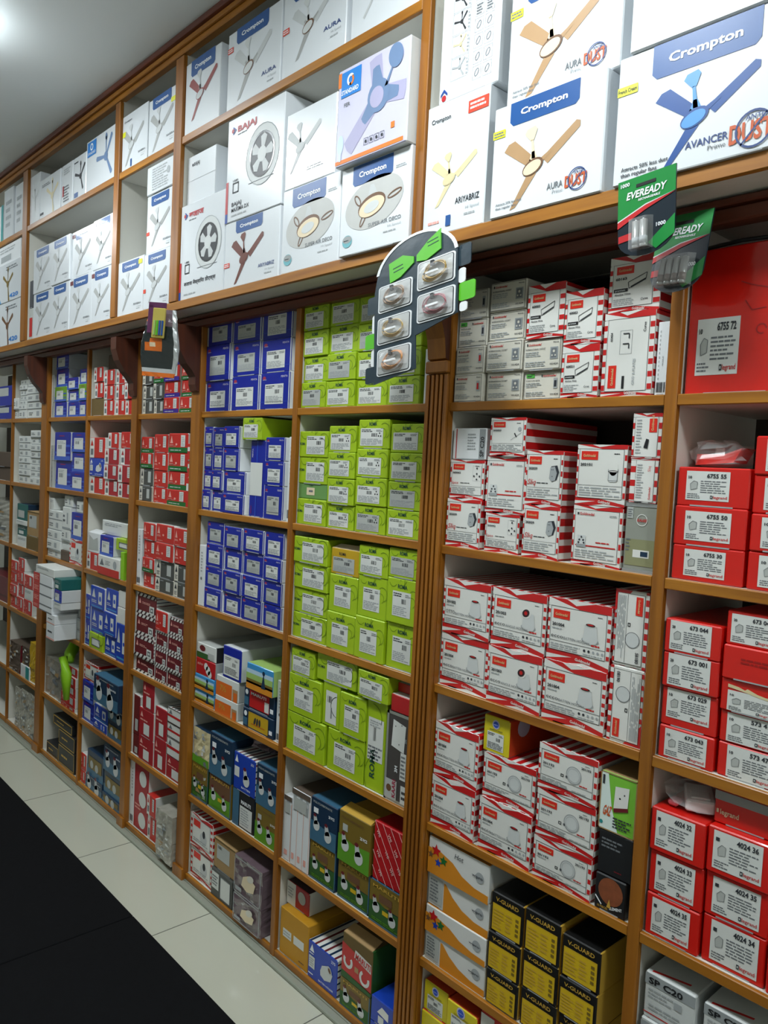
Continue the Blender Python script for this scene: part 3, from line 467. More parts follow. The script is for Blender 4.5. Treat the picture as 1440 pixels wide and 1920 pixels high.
def d_navyy(F, seed=0, m='yellowbox', txt=''):
    F.r(.02, .12, .16, .5, 'navy2', 2); F.r(.2, .10, .85, .88, m, 3); F.disc(.1, .72, .05, 'txt_white', 3); F.r(.88, .2, .98, .4, 'txt_white', 3)
    if txt: F.t(txt, .5, .68, .13, 'txt_white', 5, wid=.5, al='c', bold=.03); F.r(.7, .14, .84, .6, 'paper', 4)
    else:
        for i in range(3): F.disc(.42 + i * .08, .52, .03, 'ink', 5, .07, -20 + i * 10)
        F.r(.3, .3, .75, .34, 'rust', 4); F.frame(.2, .10, .85, .88, .01, 'gold', 4)
def d_clear(F, seed=0):
    R = random.Random(seed)
    for i in range(9):
        x, y = R.uniform(.02, .7), R.uniform(.03, .85); F.q([(x, y), (x + R.uniform(.1, .3), y + R.uniform(-.03, .05)), (x + R.uniform(.1, .26), y + R.uniform(.06, .14)), (x + .02, y + R.uniform(.04, .12))], R.choice(['paper_g', 'ink2', 'kraft', 'label_grey', 'paper']), 1 + i * .3)
def d_glass(F, seed=0): F.q([(.3, .3), (.35, .55), (.55, .68), (.80, .55), (.74, .3), (.5, .22)], 'cream', 3); F.disc(.62, .62, .12, 'novaw', 4, .07, 20); F.frame(.02, .02, .98, .98, .02, 'ink3', 2); F.r(.08, .1, .3, .2, 'ink3', 3)
def d_long(F, seed=0): F.txt_lines(.35, .55, .75, .9, 7, 'ink3', 2); F.bars(.1, .04, .9, .14, 7, 'ink', 2) if seed % 2 else None; F.disc(.5, .45, .15, 'ink2', 2)
def d_wideband(F, m, seed=0): F.r(0, 0, 1, .4, m, 2); F.q([(.1, .5), (.2, .85), (.3, .5)], 'ink2', 2); F.txt_lines(.35, .55, .6, .8, 3, 'ink3', 2); F.disc(.8, .65, .08, 'ink3', 2)
def d_circ(F, seed=0):
    for i in range(3): F.disc(.62, .17 + i * .32, .26, 'paper', 2, .26)
    F.txt_lines(.1, .3, .5, .4, 2, 'redlight', 2)
def d_slimup(F, seed=0, n=2):
    for i in range(n):
        x = (i + .5) / n; F.r(x - .22 / n, .72, x + .22 / n, .95, 'ink3', 2); F.disc(x, .86, .2 / n, 'fangrey_l', 3); F.r(x - .3 / n, .08, x + .1 / n, .16, 'redlight', 2); F.r(x + .46 / n, 0, x + .5 / n, .9, 'orange', 3)
    F.r(0, .93, 1, 1, 'browndim', 4); F.r(.12, .74, .8, .9, 'paper_g', 5)
def d_mis(F, kind, seed=0):
    F.txt_lines(.1, .6, .8, .85, 2, 'ink3', 2, seed=seed); F.r(.15, .15, .6, .45, {'t': 'paper', 'n': 'label_grey', 'k': 'kraft_d', 'y': 'ink2'}[kind], 2)

# ------------------------------------------------------------------ the room
ZL = dict(s1=1.635, s2=1.306, s3=.979, s4=.646, s5=.314, s6=.033, u0=1.984, u1=2.507)
b = MB(); b.box(-7, -3.6, -.05, 1.6, -.235 - .0, -.0, 'tile'); 
f = MB(); f.box(-7, -3.6, -.06, 1.6, .5, 0, 'tile'); struct(f.build('floor'))
f = MB()
for i in range(-6, 8): f.box(-2.757 + .5975 * i - .0015, -.232, 0, -2.757 + .5975 * i + .0015, .02, .0006, 'grout')
struct(f.build('trim_1'))                                               # tile joints
for x0, x1, lb in ((-6.9, -2.289, 'far black rubber floor mat beyond the seam'), (-2.286, 1.4, 'near black rubber floor mat in the lower corner of the aisle')):
    f = MB(); f.box(x0, -1.9, .0005, x1, -.232, .006, 'rubber', .002); tag(f.build('rubber_mat'), lb, 'mat', 'black rubber mats')
f = MB(); f.box(-7, -3.6, CEIL, 1.6, .5, CEIL + .05, 'ceiling'); struct(f.build('ceiling'))
for nm, bx in (('wall_back', (-7, .47, 0, 1.6, .5, CEIL)), ('wall_left', (-7.05, -3.6, 0, -7, .5, CEIL)), ('wall_right', (1.6, -3.6, 0, 1.65, .5, CEIL)), ('wall_front', (-7, -3.65, 0, 1.6, -3.6, CEIL))):
    f = MB(); f.box(*bx, 'wall'); struct(f.build(nm))
for i, (x, pw) in enumerate(LAMPS):
    o = empty('ceiling_lamp', (x, LAMP_Y, CEIL)); tag(o, 'square white ceiling lamp over the aisle', 'lamp', 'ceiling lamps over the aisle')
    f = MB(); f.box(-.15, -.15, -.03, .15, .15, 0, 'white', .004); f.build('lamp_housing', o)
    f = MB(); f.box(-.14, -.14, -.065, .14, .14, -.0305, 'lamp_glow', .004); f.build('diffuser', o)
    ld = bpy.data.lights.new('lamp_light', 'AREA'); ld.shape = 'SQUARE'; ld.size = .27; ld.energy = pw; ld.color = (.93, .985, 1.0); lo = bpy.data.objects.new('lamp_light', ld); C.objects.link(lo); lo.parent = o; lo.location = (0, 0, -.068)

# ------------------------------------------------------------------ shelving
T = .020; DB = .34                       # board thickness, depth of the lower unit
sh = empty('wall_shelving', (-2.5, 0, 0)); tag(sh, 'long honey-wood wall shelving with white inside, full of cartons, standing on the floor', 'shelving')
def part(mb, nm, parent=sh):
    o = mb.build(nm, parent); o.location = tuple(-c for c in parent.location); return o
bays = [(-5.6, -4.372), (-4.372, -3.905), (-3.832, -3.375), (-3.357, -2.909), (-2.863, -2.438), (-2.379, -1.854), (-1.832, -1.309), (-1.24, -.712), (-.688, .35)]
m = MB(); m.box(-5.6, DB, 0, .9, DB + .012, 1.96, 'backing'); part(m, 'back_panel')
for zk in ('s1', 's2', 's3', 's4', 's5', 's6'):
    for (a, b_) in bays:
        z = ZL[zk]; m = MB(); m.box(a, .008, z - T + .001, b_, DB, z - .0002, 'laminate'); o = part(m, 'shelf_board')
        m = MB(); m.box(a, -.002, z - T, b_, .0075, z, 'wood_h', .0015); e = m.build('edge_strip', o)
def post(x0, x1, z0, z1, y=-.004, mt='wood_v'):
    m = MB(); m.box(x0 + .001, .012, z0, x1 - .001, DB, z1, 'laminate'); m.box(x0, y, z0, x1, .0118, z1, mt, .002); return part(m, 'upright')
TOPZ = 1.94
for x0, x1 in ((-4.372, -4.365), (-3.375, -3.357), (-1.854, -1.832), (-.712, -.688)): post(x0, x1, 0.0, TOPZ)
for x0, x1 in ((-3.905, -3.832), (-2.909, -2.863), (-2.438, -2.379)):
    post(x0, x1, 0.0, TOPZ, -.010); cx = (x0 + x1) / 2
    m = MB(); m.prism([(x0 - .004, 0), (x1 + .004, 0), (x1 + .004, .05), (x0 - .004, .05)], -.018, -.0101, 'wood_v'); part(m, 'plinth_block')
    m = MB(); pr_ = [(-.0105, 1.70), (-.020, 1.705), (-.026, 1.725), (-.026, 1.75), (-.040, 1.77), (-.060, 1.79), (-.085, 1.83), (-.098, 1.87), (-.098, 1.915), (-.0105, 1.915)]   # scrolled bracket profile in y,z
    w_ = .024; n0 = len(m.v)
    m.poly([(cx - w_, y, z) for y, z in pr_], 'wood_dark_v'); m.poly([(cx + w_, y, z) for y, z in pr_][::-1], 'wood_dark_v')
    for i in range(len(pr_)):
        a, c_ = pr_[i], pr_[(i + 1) % len(pr_)]; m.poly([(cx - w_, *a), (cx + w_, *a), (cx + w_, *c_), (cx - w_, *c_)], 'wood_dark_v')
    part(m, 'scrolled_bracket')
# fluted pilaster
x0, x1 = -1.309, -1.24
m = MB(); m.box(x0 + .001, .012, 0, x1 - .001, DB, TOPZ, 'laminate'); m.box(x0, -.004, 0, x1, .0118, TOPZ, 'wood_v'); W_ = x1 - x0
for i in range(5): a = x0 + W_ * i / 5 + (.003 if i else 0); m.box(a, -.014, .08, x0 + W_ * (i + 1) / 5 - (.003 if i < 4 else 0), -.0041, 1.70, 'wood_v', .002)
m.box(x0 - .001, -.018, 1.702, x1 + .001, -.0041, 1.73, 'wood_v', .003); m.box(x0 - .003, -.020, 0, x1 + .003, -.0041, .078, 'wood_v', .002)
part(m, 'fluted_pilaster')
m = MB(); pr_ = [(-.0041, 1.731), (-.016, 1.735), (-.022, 1.78), (-.040, 1.83), (-.070, 1.87), (-.095, 1.895), (-.095, 1.915), (-.0041, 1.915)]
m.poly([(x0 + .006, y, z) for y, z in pr_], 'wood_dark_v'); m.poly([(x1 - .006, y, z) for y, z in pr_][::-1], 'wood_dark_v')
for i in range(len(pr_)):
    a, c_ = pr_[i], pr_[(i + 1) % len(pr_)]; m.poly([(x0 + .006, *a), (x1 - .006, *a), (x1 - .006, *c_), (x0 + .006, *c_)], 'wood_v' if i < 4 else 'wood_dark_v')
part(m, 'scrolled_bracket')
m = MB(); m.box(-5.6, -.016, 1.917, .9, .02, 1.942, 'wood_dark', .003); m.box(-5.6, -.026, 1.9425, .9, .02, 1.955, 'wood_dark', .003); part(m, 'top_rail')
m = MB(); m.box(-5.6, -.006, 0, .9, .006, .012, 'kick'); m.box(-5.6, -.028, .0, .9, -.0061, .0125, 'kick', .003); part(m, 'kick_board')

# overhead cabinet
oc = empty('wall_cabinet', (-2.5, 0, 1.96)); tag(oc, 'overhead wooden cabinet row under the ceiling holding white fan cartons', 'cabinet')
UY = -.106; UD_ = .30
m = MB(); m.box(-5.6, UD_, 1.957, .9, UD_ + .012, 2.80, 'laminate'); part(m, 'back_panel', oc)
m = MB(); m.box(-5.6, UY + .012, 1.958, .9, UD_, 1.9835, 'laminate'); o = part(m, 'bottom_board', oc)
m = MB(); m.box(-5.6, UY, 1.957, .9, UY + .0118, 1.984, 'wood_h', .0015); m.build('edge_strip', o)
for a, b_ in ((-5.6, -3.93), (-3.865, -2.905), (-2.86, -2.436), (-2.38, -1.288)):
    m = MB(); m.box(a, UY + .012, 2.484, b_, UD_, 2.5065, 'laminate'); o = part(m, 'shelf_board', oc); m = MB(); m.box(a, UY, 2.483, b_, UY + .0118, 2.507, 'wood_h', .0015); m.build('edge_strip', o)
for a, b_ in ((-3.93, -3.867), (-2.903, -2.862), (-2.434, -2.382), (-1.285, -1.258)):
    m = MB(); m.box(a + .001, UY + .012, 1.985, b_ - .001, UD_, 2.80, 'laminate'); m.box(a, UY - .002, 1.985, b_, UY + .0118, 2.765, 'wood_v', .0015); part(m, 'divider', oc)
m = MB(); m.box(-5.6, UY - .004, 2.767, .9, UY + .02, 2.815, 'wood_h', .002); m.box(-5.6, UY - .016, 2.785, .9, UY - .0041, 2.8, 'wood_h', .003); m.box(-5.6, UY - .028, 2.8005, .9, UY - .0041, 2.8195, 'wood_dark', .003); m.box(-5.6, UY + .021, 2.80, .9, UD_, 2.815, 'laminate'); part(m, 'cornice', oc)

# cell x0 x1 z0 z1 y kind column level count depth rot tilt standing-on-board
DATA = """
UA0 -4.325 -3.942 1.984 2.196 -0.102 swoosh 0 0 2 0.3 0 0 1
UA0 -4.325 -3.942 2.197 2.385 -0.103 swoosh 0 1 2 0.3 0 0 1
UA0 -4.331 -3.983 2.386 2.482 -0.096 opencarton 1 0 1 0.3 0 0 0
UA1 -4.319 -4.239 2.507 2.684 -0.102 tealwhite 0 0 1 0.3 0 0 1
UA1 -4.228 -4.087 2.507 2.745 -0.102 filmwhite 1 0 1 0.3 0 0 1
UA1 -4.078 -3.964 2.507 2.738 -0.096 filmwhite 2 0 1 0.3 0 0 1
UB1 -3.863 -3.732 2.507 2.727 -0.097 fan_wh 0 0 1 0.3 0 0 1
UB1 -3.725 -3.477 2.507 2.680 -0.098 fan_olive 1 0 1 0.3 0 0 1
UB1 -3.468 -3.345 2.507 2.681 -0.096 fan_side 2 0 1 0.3 0 0 1
UB1 -3.330 -3.198 2.507 2.678 -0.098 fan_black 3 0 1 0.3 0 0 1
UB1 -3.190 -2.909 2.507 2.705 -0.100 fan_std 4 0 1 0.3 0 0 1
UB0 -3.839 -3.791 1.984 2.128 -0.096 redpack 0 0 2 0.3 0 0 1
UB0 -3.839 -3.792 2.129 2.254 -0.096 darkpack 0 1 2 0.3 0 0 1
UB0 -3.786 -3.553 1.984 2.185 -0.096 fan_grey 1 0 2 0.3 0 0 1
UB0 -3.786 -3.552 2.185 2.383 -0.099 fan_grey 1 1 2 0.3 0 0 1
UB0 -3.546 -3.335 1.984 2.189 -0.101 fan_grey 2 0 2 0.3 0 0 1
UB0 -3.546 -3.335 2.190 2.379 -0.104 fan_grey 2 1 2 0.3 0 0 1
UB0 -3.329 -3.104 1.984 2.191 -0.099 fan_grey2 3 0 2 0.3 0 0 1
UB0 -3.329 -3.104 2.191 2.380 -0.095 fan_grey2 3 1 2 0.3 0 0 1
UB0 -3.097 -2.907 1.984 2.187 -0.102 fan_grey2 4 0 2 0.3 0 0 1
UB0 -3.097 -2.907 2.188 2.380 -0.101 fan_grey2 4 1 2 0.3 0 0 1
UC0 -2.858 -2.645 1.984 2.181 -0.099 fan_rivera 0 0 1 0.3 0 0 1
UC0 -2.634 -2.438 1.984 2.174 -0.103 fan_rivera2 1 0 3 0.3 0 0 1
UC0 -2.634 -2.438 2.175 2.373 -0.098 fan_glare 1 1 3 0.3 0 0 1
UC0 -2.633 -2.437 2.374 2.469 -0.102 fan_back 1 2 3 0.3 0 0 1
UC1 -2.858 -2.653 2.507 2.707 -0.098 fan_notab 0 0 1 0.3 0 0 1
UC1 -2.646 -2.440 2.507 2.699 -0.097 fan_tab 1 0 1 0.3 0 0 1
UD1 -2.378 -2.161 2.507 2.730 -0.100 fan_red 0 0 1 0.3 0 0 1
UD1 -2.116 -1.840 2.507 2.728 -0.102 fan_aura 1 0 1 0.3 0 0 1
UD1 -1.831 -1.560 2.507 2.726 -0.102 fan_aura2 2 0 1 0.3 0 0 1
UD1 -1.541 -1.306 2.507 2.652 -0.101 fan_plain 3 0 1 0.3 0 0 1
UD0 -2.378 -2.103 1.984 2.286 -0.100 exh_hindi 0 0 1 0.3 0 0 1
UD0 -2.098 -1.813 1.984 2.177 -0.100 fan_brown 1 0 1 0.3 0 0 1
UD0 -1.798 -1.551 1.984 2.205 -0.102 airdeco 2 0 1 0.3 0 0 1
UD0 -1.530 -1.287 1.984 2.193 -0.116 airdeco2 3 0 1 0.34 0 0 1
UD0 -2.101 -1.810 2.178 2.476 -0.101 exh_max 4 0 1 0.3 0 0 0
UD0 -1.536 -1.288 2.194 2.421 -0.134 standard 5 0 1 0.2 0 0 0
UD0 -1.797 -1.583 2.206 2.405 -0.100 fan_white_glare 6 0 1 0.3 0 0 0
UD0 -2.378 -2.198 2.287 2.445 -0.084 bajaj_plain 7 0 1 0.3 0 0 0
UE0 -1.256 -1.080 1.984 2.262 -0.102 ariyabriz 0 0 1 0.3 0 0 1
UE0 -1.057 -0.802 1.984 2.199 -0.110 auraprime 1 0 1 0.3 0 0 1
UE0 -0.778 -0.460 1.984 2.200 -0.112 avancer 2 0 1 0.3 0 0 1
UE0 -0.758 -0.459 2.201 2.366 -0.116 topcarton 3 0 1 0.3 0 0 0
UE0 -1.042 -0.788 2.200 2.434 -0.095 auraprime2 4 0 1 0.3 0 0 0
UE0 -1.231 -1.067 2.263 2.490 -0.097 bajaj_back 5 0 1 0.3 0 0 0
Z1 -4.878 -4.406 1.635 1.705 0.008 navytray 0 0 2 0.24 0 0 1
Z1 -4.877 -4.405 1.705 1.813 0.004 navytray 0 1 2 0.24 0 0 1
A1 -4.363 -4.288 1.635 1.683 0.012 slimwhite 0 0 2 0.24 0 0 1
A1 -4.363 -4.287 1.683 1.742 0.004 slimwhite 0 1 2 0.24 0 0 1
A1 -4.282 -4.168 1.635 1.680 0.006 slimwhite 1 0 7 0.24 0 0 1
A1 -4.282 -4.168 1.681 1.706 0.005 slimwhite 1 1 7 0.24 0 0 1
A1 -4.281 -4.168 1.706 1.727 0.009 slimwhite 1 2 7 0.24 0 0 1
A1 -4.281 -4.168 1.728 1.753 0.012 slimwhite 1 3 7 0.24 0 0 1
A1 -4.281 -4.167 1.753 1.782 0.011 slimwhite 1 4 7 0.24 0 0 1
A1 -4.281 -4.168 1.782 1.807 0.006 slimwhite 1 5 7 0.24 0 0 1
A1 -4.281 -4.168 1.808 1.832 0.012 slimwhite 1 6 7 0.24 0 0 1
A1 -4.161 -3.934 1.635 1.682 0.011 slimwhite 2 0 6 0.24 0 0 1
A1 -4.161 -3.934 1.682 1.717 0.009 slimwhite 2 1 6 0.24 0 0 1
A1 -4.161 -3.934 1.718 1.756 0.006 slimwhite 2 2 6 0.24 0 0 1
A1 -4.161 -3.934 1.756 1.791 0.005 slimwhite 2 3 6 0.24 0 0 1
A1 -4.162 -3.934 1.792 1.835 0.010 slimwhite 2 4 6 0.24 0 0 1
A1 -4.161 -3.934 1.836 1.867 0.005 slimwhite 2 5 6 0.24 0 0 1
B1 -3.829 -3.814 1.635 1.706 0.014 paleside 0 0 3 0.24 0 0 1
B1 -3.828 -3.815 1.707 1.773 0.014 paleside 0 1 3 0.24 0 0 1
B1 -3.828 -3.815 1.774 1.837 0.014 paleside 0 2 3 0.24 0 0 1
B1 -3.772 -3.627 1.635 1.706 0.006 bpale 1 0 4 0.24 0 0 1
B1 -3.771 -3.626 1.707 1.775 0.004 bgreen 1 1 4 0.24 0 0 1
B1 -3.771 -3.626 1.776 1.857 0.011 bpale 1 2 4 0.24 0 0 1
B1 -3.771 -3.626 1.857 1.928 0.009 bpale 1 3 4 0.24 0 0 1
B1 -3.617 -3.493 1.635 1.702 0.010 bpale 2 0 3 0.24 0 0 1
B1 -3.617 -3.492 1.703 1.756 0.011 bpale 2 1 3 0.24 0 0 1
B1 -3.618 -3.492 1.757 1.810 0.004 bpale 2 2 3 0.24 0 0 1
B1 -3.483 -3.386 1.635 1.704 0.008 bpale 3 0 3 0.24 0 0 1
B1 -3.484 -3.386 1.705 1.777 0.005 bgreen 3 1 3 0.24 0 0 1
B1 -3.484 -3.386 1.777 1.843 0.009 bpale 3 2 3 0.24 0 0 1
C1 -3.353 -3.221 1.635 1.710 0.011 kraftold 0 0 1 0.24 0 0 1
C1 -3.207 -3.111 1.635 1.699 0.007 rw 1 0 3 0.24 0 0 1
C1 -3.207 -3.112 1.700 1.758 0.006 rw 1 1 3 0.24 0 0 1
C1 -3.208 -3.111 1.759 1.822 0.005 rw 1 2 3 0.24 0 0 1
C1 -3.105 -3.015 1.635 1.697 0.012 rw 2 0 3 0.24 0 0 1
C1 -3.105 -3.015 1.698 1.760 0.012 rw 2 1 3 0.24 0 0 1
C1 -3.105 -3.015 1.760 1.821 0.012 rw 2 2 3 0.24 0 0 1
C1 -3.010 -2.918 1.635 1.696 0.012 rw 3 0 3 0.24 0 0 1
C1 -3.009 -2.918 1.697 1.760 0.006 rw 3 1 3 0.24 0 0 1
C1 -3.010 -2.918 1.761 1.820 0.005 rw 3 2 3 0.24 0 0 1
C1 -3.312 -3.222 1.710 1.777 0.009 rw 4 0 2 0.24 0 0 0
C1 -3.313 -3.222 1.777 1.839 0.004 rw 4 1 2 0.24 0 0 0
C1 -3.002 -2.931 1.821 1.878 0.008 rw 5 0 1 0.24 0 0 0
C1 -3.217 -3.120 1.823 1.888 0.024 dimcarton 6 0 1 0.24 0 0 0
D1 -2.855 -2.766 1.635 1.691 0.012 dgrey 0 0 4 0.24 0 0 1
D1 -2.854 -2.766 1.692 1.745 0.013 dgrey 0 1 4 0.24 0 0 1
D1 -2.855 -2.766 1.746 1.806 0.009 dgrey 0 2 4 0.24 0 0 1
D1 -2.854 -2.766 1.807 1.873 0.008 dgrey 0 3 4 0.24 0 0 1
D1 -2.759 -2.680 1.635 1.689 0.012 dgrey 1 0 4 0.24 0 0 1
D1 -2.760 -2.680 1.689 1.749 0.008 dgrey 1 1 4 0.24 0 0 1
D1 -2.759 -2.679 1.749 1.806 0.007 rg 1 2 4 0.24 0 0 1
D1 -2.760 -2.680 1.807 1.866 0.005 dgrey 1 3 4 0.24 0 0 1
D1 -2.673 -2.559 1.635 1.692 0.006 rb 2 0 4 0.24 0 0 1
D1 -2.673 -2.559 1.692 1.750 0.009 rb 2 1 4 0.24 0 0 1
D1 -2.673 -2.559 1.750 1.806 0.005 rb 2 2 4 0.24 0 0 1
D1 -2.673 -2.559 1.806 1.859 0.006 rb 2 3 4 0.24 0 0 1
D1 -2.553 -2.443 1.635 1.691 0.007 rg 3 0 4 0.24 0 0 1
D1 -2.552 -2.444 1.691 1.750 0.013 rg 3 1 4 0.24 0 0 1
D1 -2.552 -2.444 1.751 1.804 0.011 rg 3 2 4 0.24 0 0 1
D1 -2.553 -2.444 1.805 1.855 0.009 rg 3 3 4 0.24 0 0 1
Z2 -4.882 -4.402 1.306 1.378 0.012 brownbundle 0 0 2 0.24 0 0 1
Z2 -4.882 -4.402 1.379 1.459 0.005 brownbundle 0 1 2 0.24 0 0 1
A2 -4.274 -4.103 1.306 1.346 0.011 slimwhite 0 0 7 0.24 0 0 1
A2 -4.274 -4.103 1.347 1.377 0.007 slimwhite 0 1 7 0.24 0 0 1
A2 -4.274 -4.103 1.378 1.408 0.009 slimwhite 0 2 7 0.24 0 0 1
A2 -4.274 -4.103 1.409 1.441 0.007 slimwhite 0 3 7 0.24 0 0 1
A2 -4.273 -4.103 1.442 1.477 0.010 slimwhite 0 4 7 0.24 0 0 1
A2 -4.274 -4.103 1.478 1.512 0.008 slimwhite 0 5 7 0.24 0 0 1
A2 -4.274 -4.102 1.513 1.546 0.007 slimwhite 0 6 7 0.24 0 0 1
A2 -4.097 -3.912 1.306 1.343 0.006 slimwhite 1 0 8 0.24 0 0 1
A2 -4.097 -3.913 1.343 1.373 0.010 slimwhite 1 1 8 0.24 0 0 1
A2 -4.097 -3.911 1.374 1.404 0.010 slimwhite 1 2 8 0.24 0 0 1
A2 -4.096 -3.912 1.405 1.438 0.013 slimwhite 1 3 8 0.24 0 0 1
A2 -4.097 -3.911 1.439 1.472 0.009 slimwhite 1 4 8 0.24 0 0 1
A2 -4.097 -3.913 1.473 1.505 0.006 slimwhite 1 5 8 0.24 0 0 1
A2 -4.096 -3.911 1.506 1.540 0.012 slimwhite 1 6 8 0.24 0 0 1
A2 -4.097 -3.913 1.541 1.575 0.006 slimwhite 1 7 8 0.24 0 0 1
B2 -3.828 -3.796 1.306 1.431 0.014 paleside 0 0 2 0.24 0 0 1
B2 -3.828 -3.795 1.432 1.505 0.014 paleside 0 1 2 0.24 0 0 1
B2 -3.758 -3.565 1.306 1.436 0.013 bpale 1 0 2 0.24 0 0 1
B2 -3.758 -3.565 1.437 1.566 0.005 bpale 1 1 2 0.24 0 0 1
B2 -3.561 -3.379 1.306 1.391 0.007 bpale 2 0 3 0.24 0 0 1
B2 -3.560 -3.380 1.392 1.478 0.013 bpale 2 1 3 0.24 0 0 1
B2 -3.560 -3.380 1.479 1.565 0.010 bpale 2 2 3 0.24 0 0 1
C2 -3.349 -3.196 1.306 1.379 0.013 rw 0 0 3 0.24 0 0 1
C2 -3.349 -3.196 1.380 1.456 0.009 blueart 0 1 3 0.24 0 0 1
C2 -3.350 -3.196 1.457 1.544 0.009 rw 0 2 3 0.24 0 0 1
C2 -3.188 -3.053 1.306 1.373 0.012 rwm 1 0 3 0.24 0 0 1
C2 -3.188 -3.053 1.373 1.434 0.006 rwm 1 1 3 0.24 0 0 1
C2 -3.188 -3.054 1.435 1.500 0.008 rwm 1 2 3 0.24 0 0 1
C2 -3.044 -2.914 1.306 1.365 0.007 rwm 2 0 4 0.24 0 0 1
C2 -3.043 -2.913 1.366 1.436 0.004 rwm 2 1 4 0.24 0 0 1
C2 -3.044 -2.914 1.436 1.502 0.013 rwm 2 2 4 0.24 0 0 1
C2 -3.043 -2.914 1.503 1.568 0.012 rgp 2 3 4 0.24 0 0 1
C2 -3.159 -3.062 1.501 1.565 0.009 rw 3 0 1 0.24 0 0 0
D2 -2.849 -2.750 1.306 1.363 0.006 dgrey 0 0 4 0.24 0 0 1
D2 -2.849 -2.750 1.364 1.431 0.010 dgrey 0 1 4 0.24 0 0 1
D2 -2.849 -2.750 1.432 1.489 0.007 rg 0 2 4 0.24 0 0 1
D2 -2.850 -2.750 1.489 1.549 0.009 rg 0 3 4 0.24 0 0 1
D2 -2.744 -2.636 1.306 1.364 0.012 redp 1 0 4 0.24 0 0 1
D2 -2.744 -2.635 1.364 1.424 0.012 redp 1 1 4 0.24 0 0 1
D2 -2.744 -2.636 1.425 1.491 0.010 redp 1 2 4 0.24 0 0 1
D2 -2.744 -2.637 1.491 1.559 0.010 redp 1 3 4 0.24 0 0 1
D2 -2.629 -2.488 1.306 1.362 0.010 rg 2 0 4 0.24 0 0 1
D2 -2.628 -2.488 1.363 1.428 0.012 rg 2 1 4 0.24 0 0 1
D2 -2.628 -2.488 1.429 1.495 0.010 rg 2 2 4 0.24 0 0 1
D2 -2.628 -2.488 1.495 1.563 0.009 rg 2 3 4 0.24 0 0 1
D2 -2.482 -2.444 1.306 1.409 0.005 rgside 3 0 3 0.24 0 0 1
D2 -2.483 -2.444 1.410 1.468 0.009 rgside 3 1 3 0.24 0 0 1
D2 -2.483 -2.444 1.469 1.527 0.006 rgside 3 2 3 0.24 0 0 1
A3 -4.287 -4.126 0.979 1.033 0.012 whitecarton 0 0 4 0.24 0 0 1
A3 -4.287 -4.127 1.034 1.091 0.013 tealbox 0 1 4 0.24 0 0 1
A3 -4.287 -4.127 1.091 1.114 0.004 whitecarton 0 2 4 0.24 0 0 1
A3 -4.288 -4.127 1.115 1.198 0.010 tealnavy 0 3 4 0.24 0 0 1
A3 -4.121 -3.938 0.979 1.047 0.004 kraftold 1 0 2 0.24 0 0 1
A3 -4.120 -3.938 1.048 1.171 0.007 kraft 1 1 2 0.24 0 0 1
Z3 -4.852 -4.402 0.979 1.093 0.011 clearbag 0 0 2 0.24 0 0 1
Z3 -4.852 -4.402 1.094 1.195 0.009 clearbag 0 1 2 0.24 0 0 1
Z4 -4.829 -4.396 0.646 0.683 0.013 maroonpack 0 0 2 0.24 0 0 1
Z4 -4.829 -4.396 0.684 0.786 0.007 maroonpack 0 1 2 0.24 0 0 1
B3 -3.828 -3.652 0.979 1.014 0.010 slimwhite 0 0 5 0.24 0 0 1
B3 -3.828 -3.653 1.015 1.061 0.004 slimwhite 0 1 5 0.24 0 0 1
B3 -3.828 -3.652 1.061 1.107 0.006 slimwhite 0 2 5 0.24 0 0 1
B3 -3.828 -3.652 1.108 1.156 0.010 slimwhite 0 3 5 0.24 0 0 1
B3 -3.828 -3.653 1.157 1.199 0.010 slimwhite 0 4 5 0.24 0 0 1
B3 -3.646 -3.547 0.979 1.026 0.004 dimcarton 1 0 3 0.24 0 0 1
B3 -3.646 -3.548 1.026 1.073 0.012 whitecarton 1 1 3 0.24 0 0 1
B3 -3.645 -3.547 1.074 1.124 0.005 slimwhite 1 2 3 0.24 0 0 1
B3 -3.538 -3.385 0.979 1.089 0.005 gm_mini 2 0 1 0.24 0 0 1
B3 -3.540 -3.380 1.090 1.209 0.010 bpale 3 0 1 0.24 0 0 0
B3 -3.637 -3.541 1.125 1.226 0.005 slimwhite 4 0 2 0.24 0 0 0
B3 -3.637 -3.538 1.227 1.277 0.013 slimwhite 4 1 2 0.24 0 0 0
B3 -3.828 -3.772 1.200 1.256 0.014 whitecarton 5 0 1 0.24 0 0 0
B3 -3.492 -3.386 1.210 1.262 0.013 slimwhite 6 0 1 0.24 0 0 0
C3 -3.353 -3.226 0.979 1.053 0.010 rw 0 0 2 0.24 0 0 1
C3 -3.353 -3.227 1.053 1.138 0.012 openwhite 0 1 2 0.24 0 0 1
C3 -3.200 -2.989 0.979 1.057 -0.004 rwwide 1 0 1 0.24 0 0 1
C3 -2.986 -2.956 0.979 1.091 0.000 limestrip 2 0 1 0.24 0 0 1
C3 -3.202 -3.073 1.058 1.139 0.004 bpale 3 0 1 0.24 0 0 0
C3 -3.064 -2.915 1.092 1.139 0.013 lime_s 4 0 1 0.24 0 0 0
C3 -3.255 -3.012 1.140 1.198 0.034 whitecarton 5 0 1 0.24 0 0 0
D3 -2.858 -2.823 0.979 1.195 0.009 longwhite 0 0 1 0.24 0 0 1
D3 -2.804 -2.707 0.979 1.039 0.013 redp 1 0 4 0.24 0 0 1
D3 -2.803 -2.707 1.040 1.094 0.005 rg 1 1 4 0.24 0 0 1
D3 -2.803 -2.706 1.094 1.160 0.010 redp 1 2 4 0.24 0 0 1
D3 -2.804 -2.707 1.161 1.226 0.006 redp 1 3 4 0.24 0 0 1
D3 -2.698 -2.561 0.979 1.032 0.009 dgrey 2 0 4 0.24 0 0 1
D3 -2.697 -2.562 1.032 1.096 0.011 dgrey 2 1 4 0.24 0 0 1
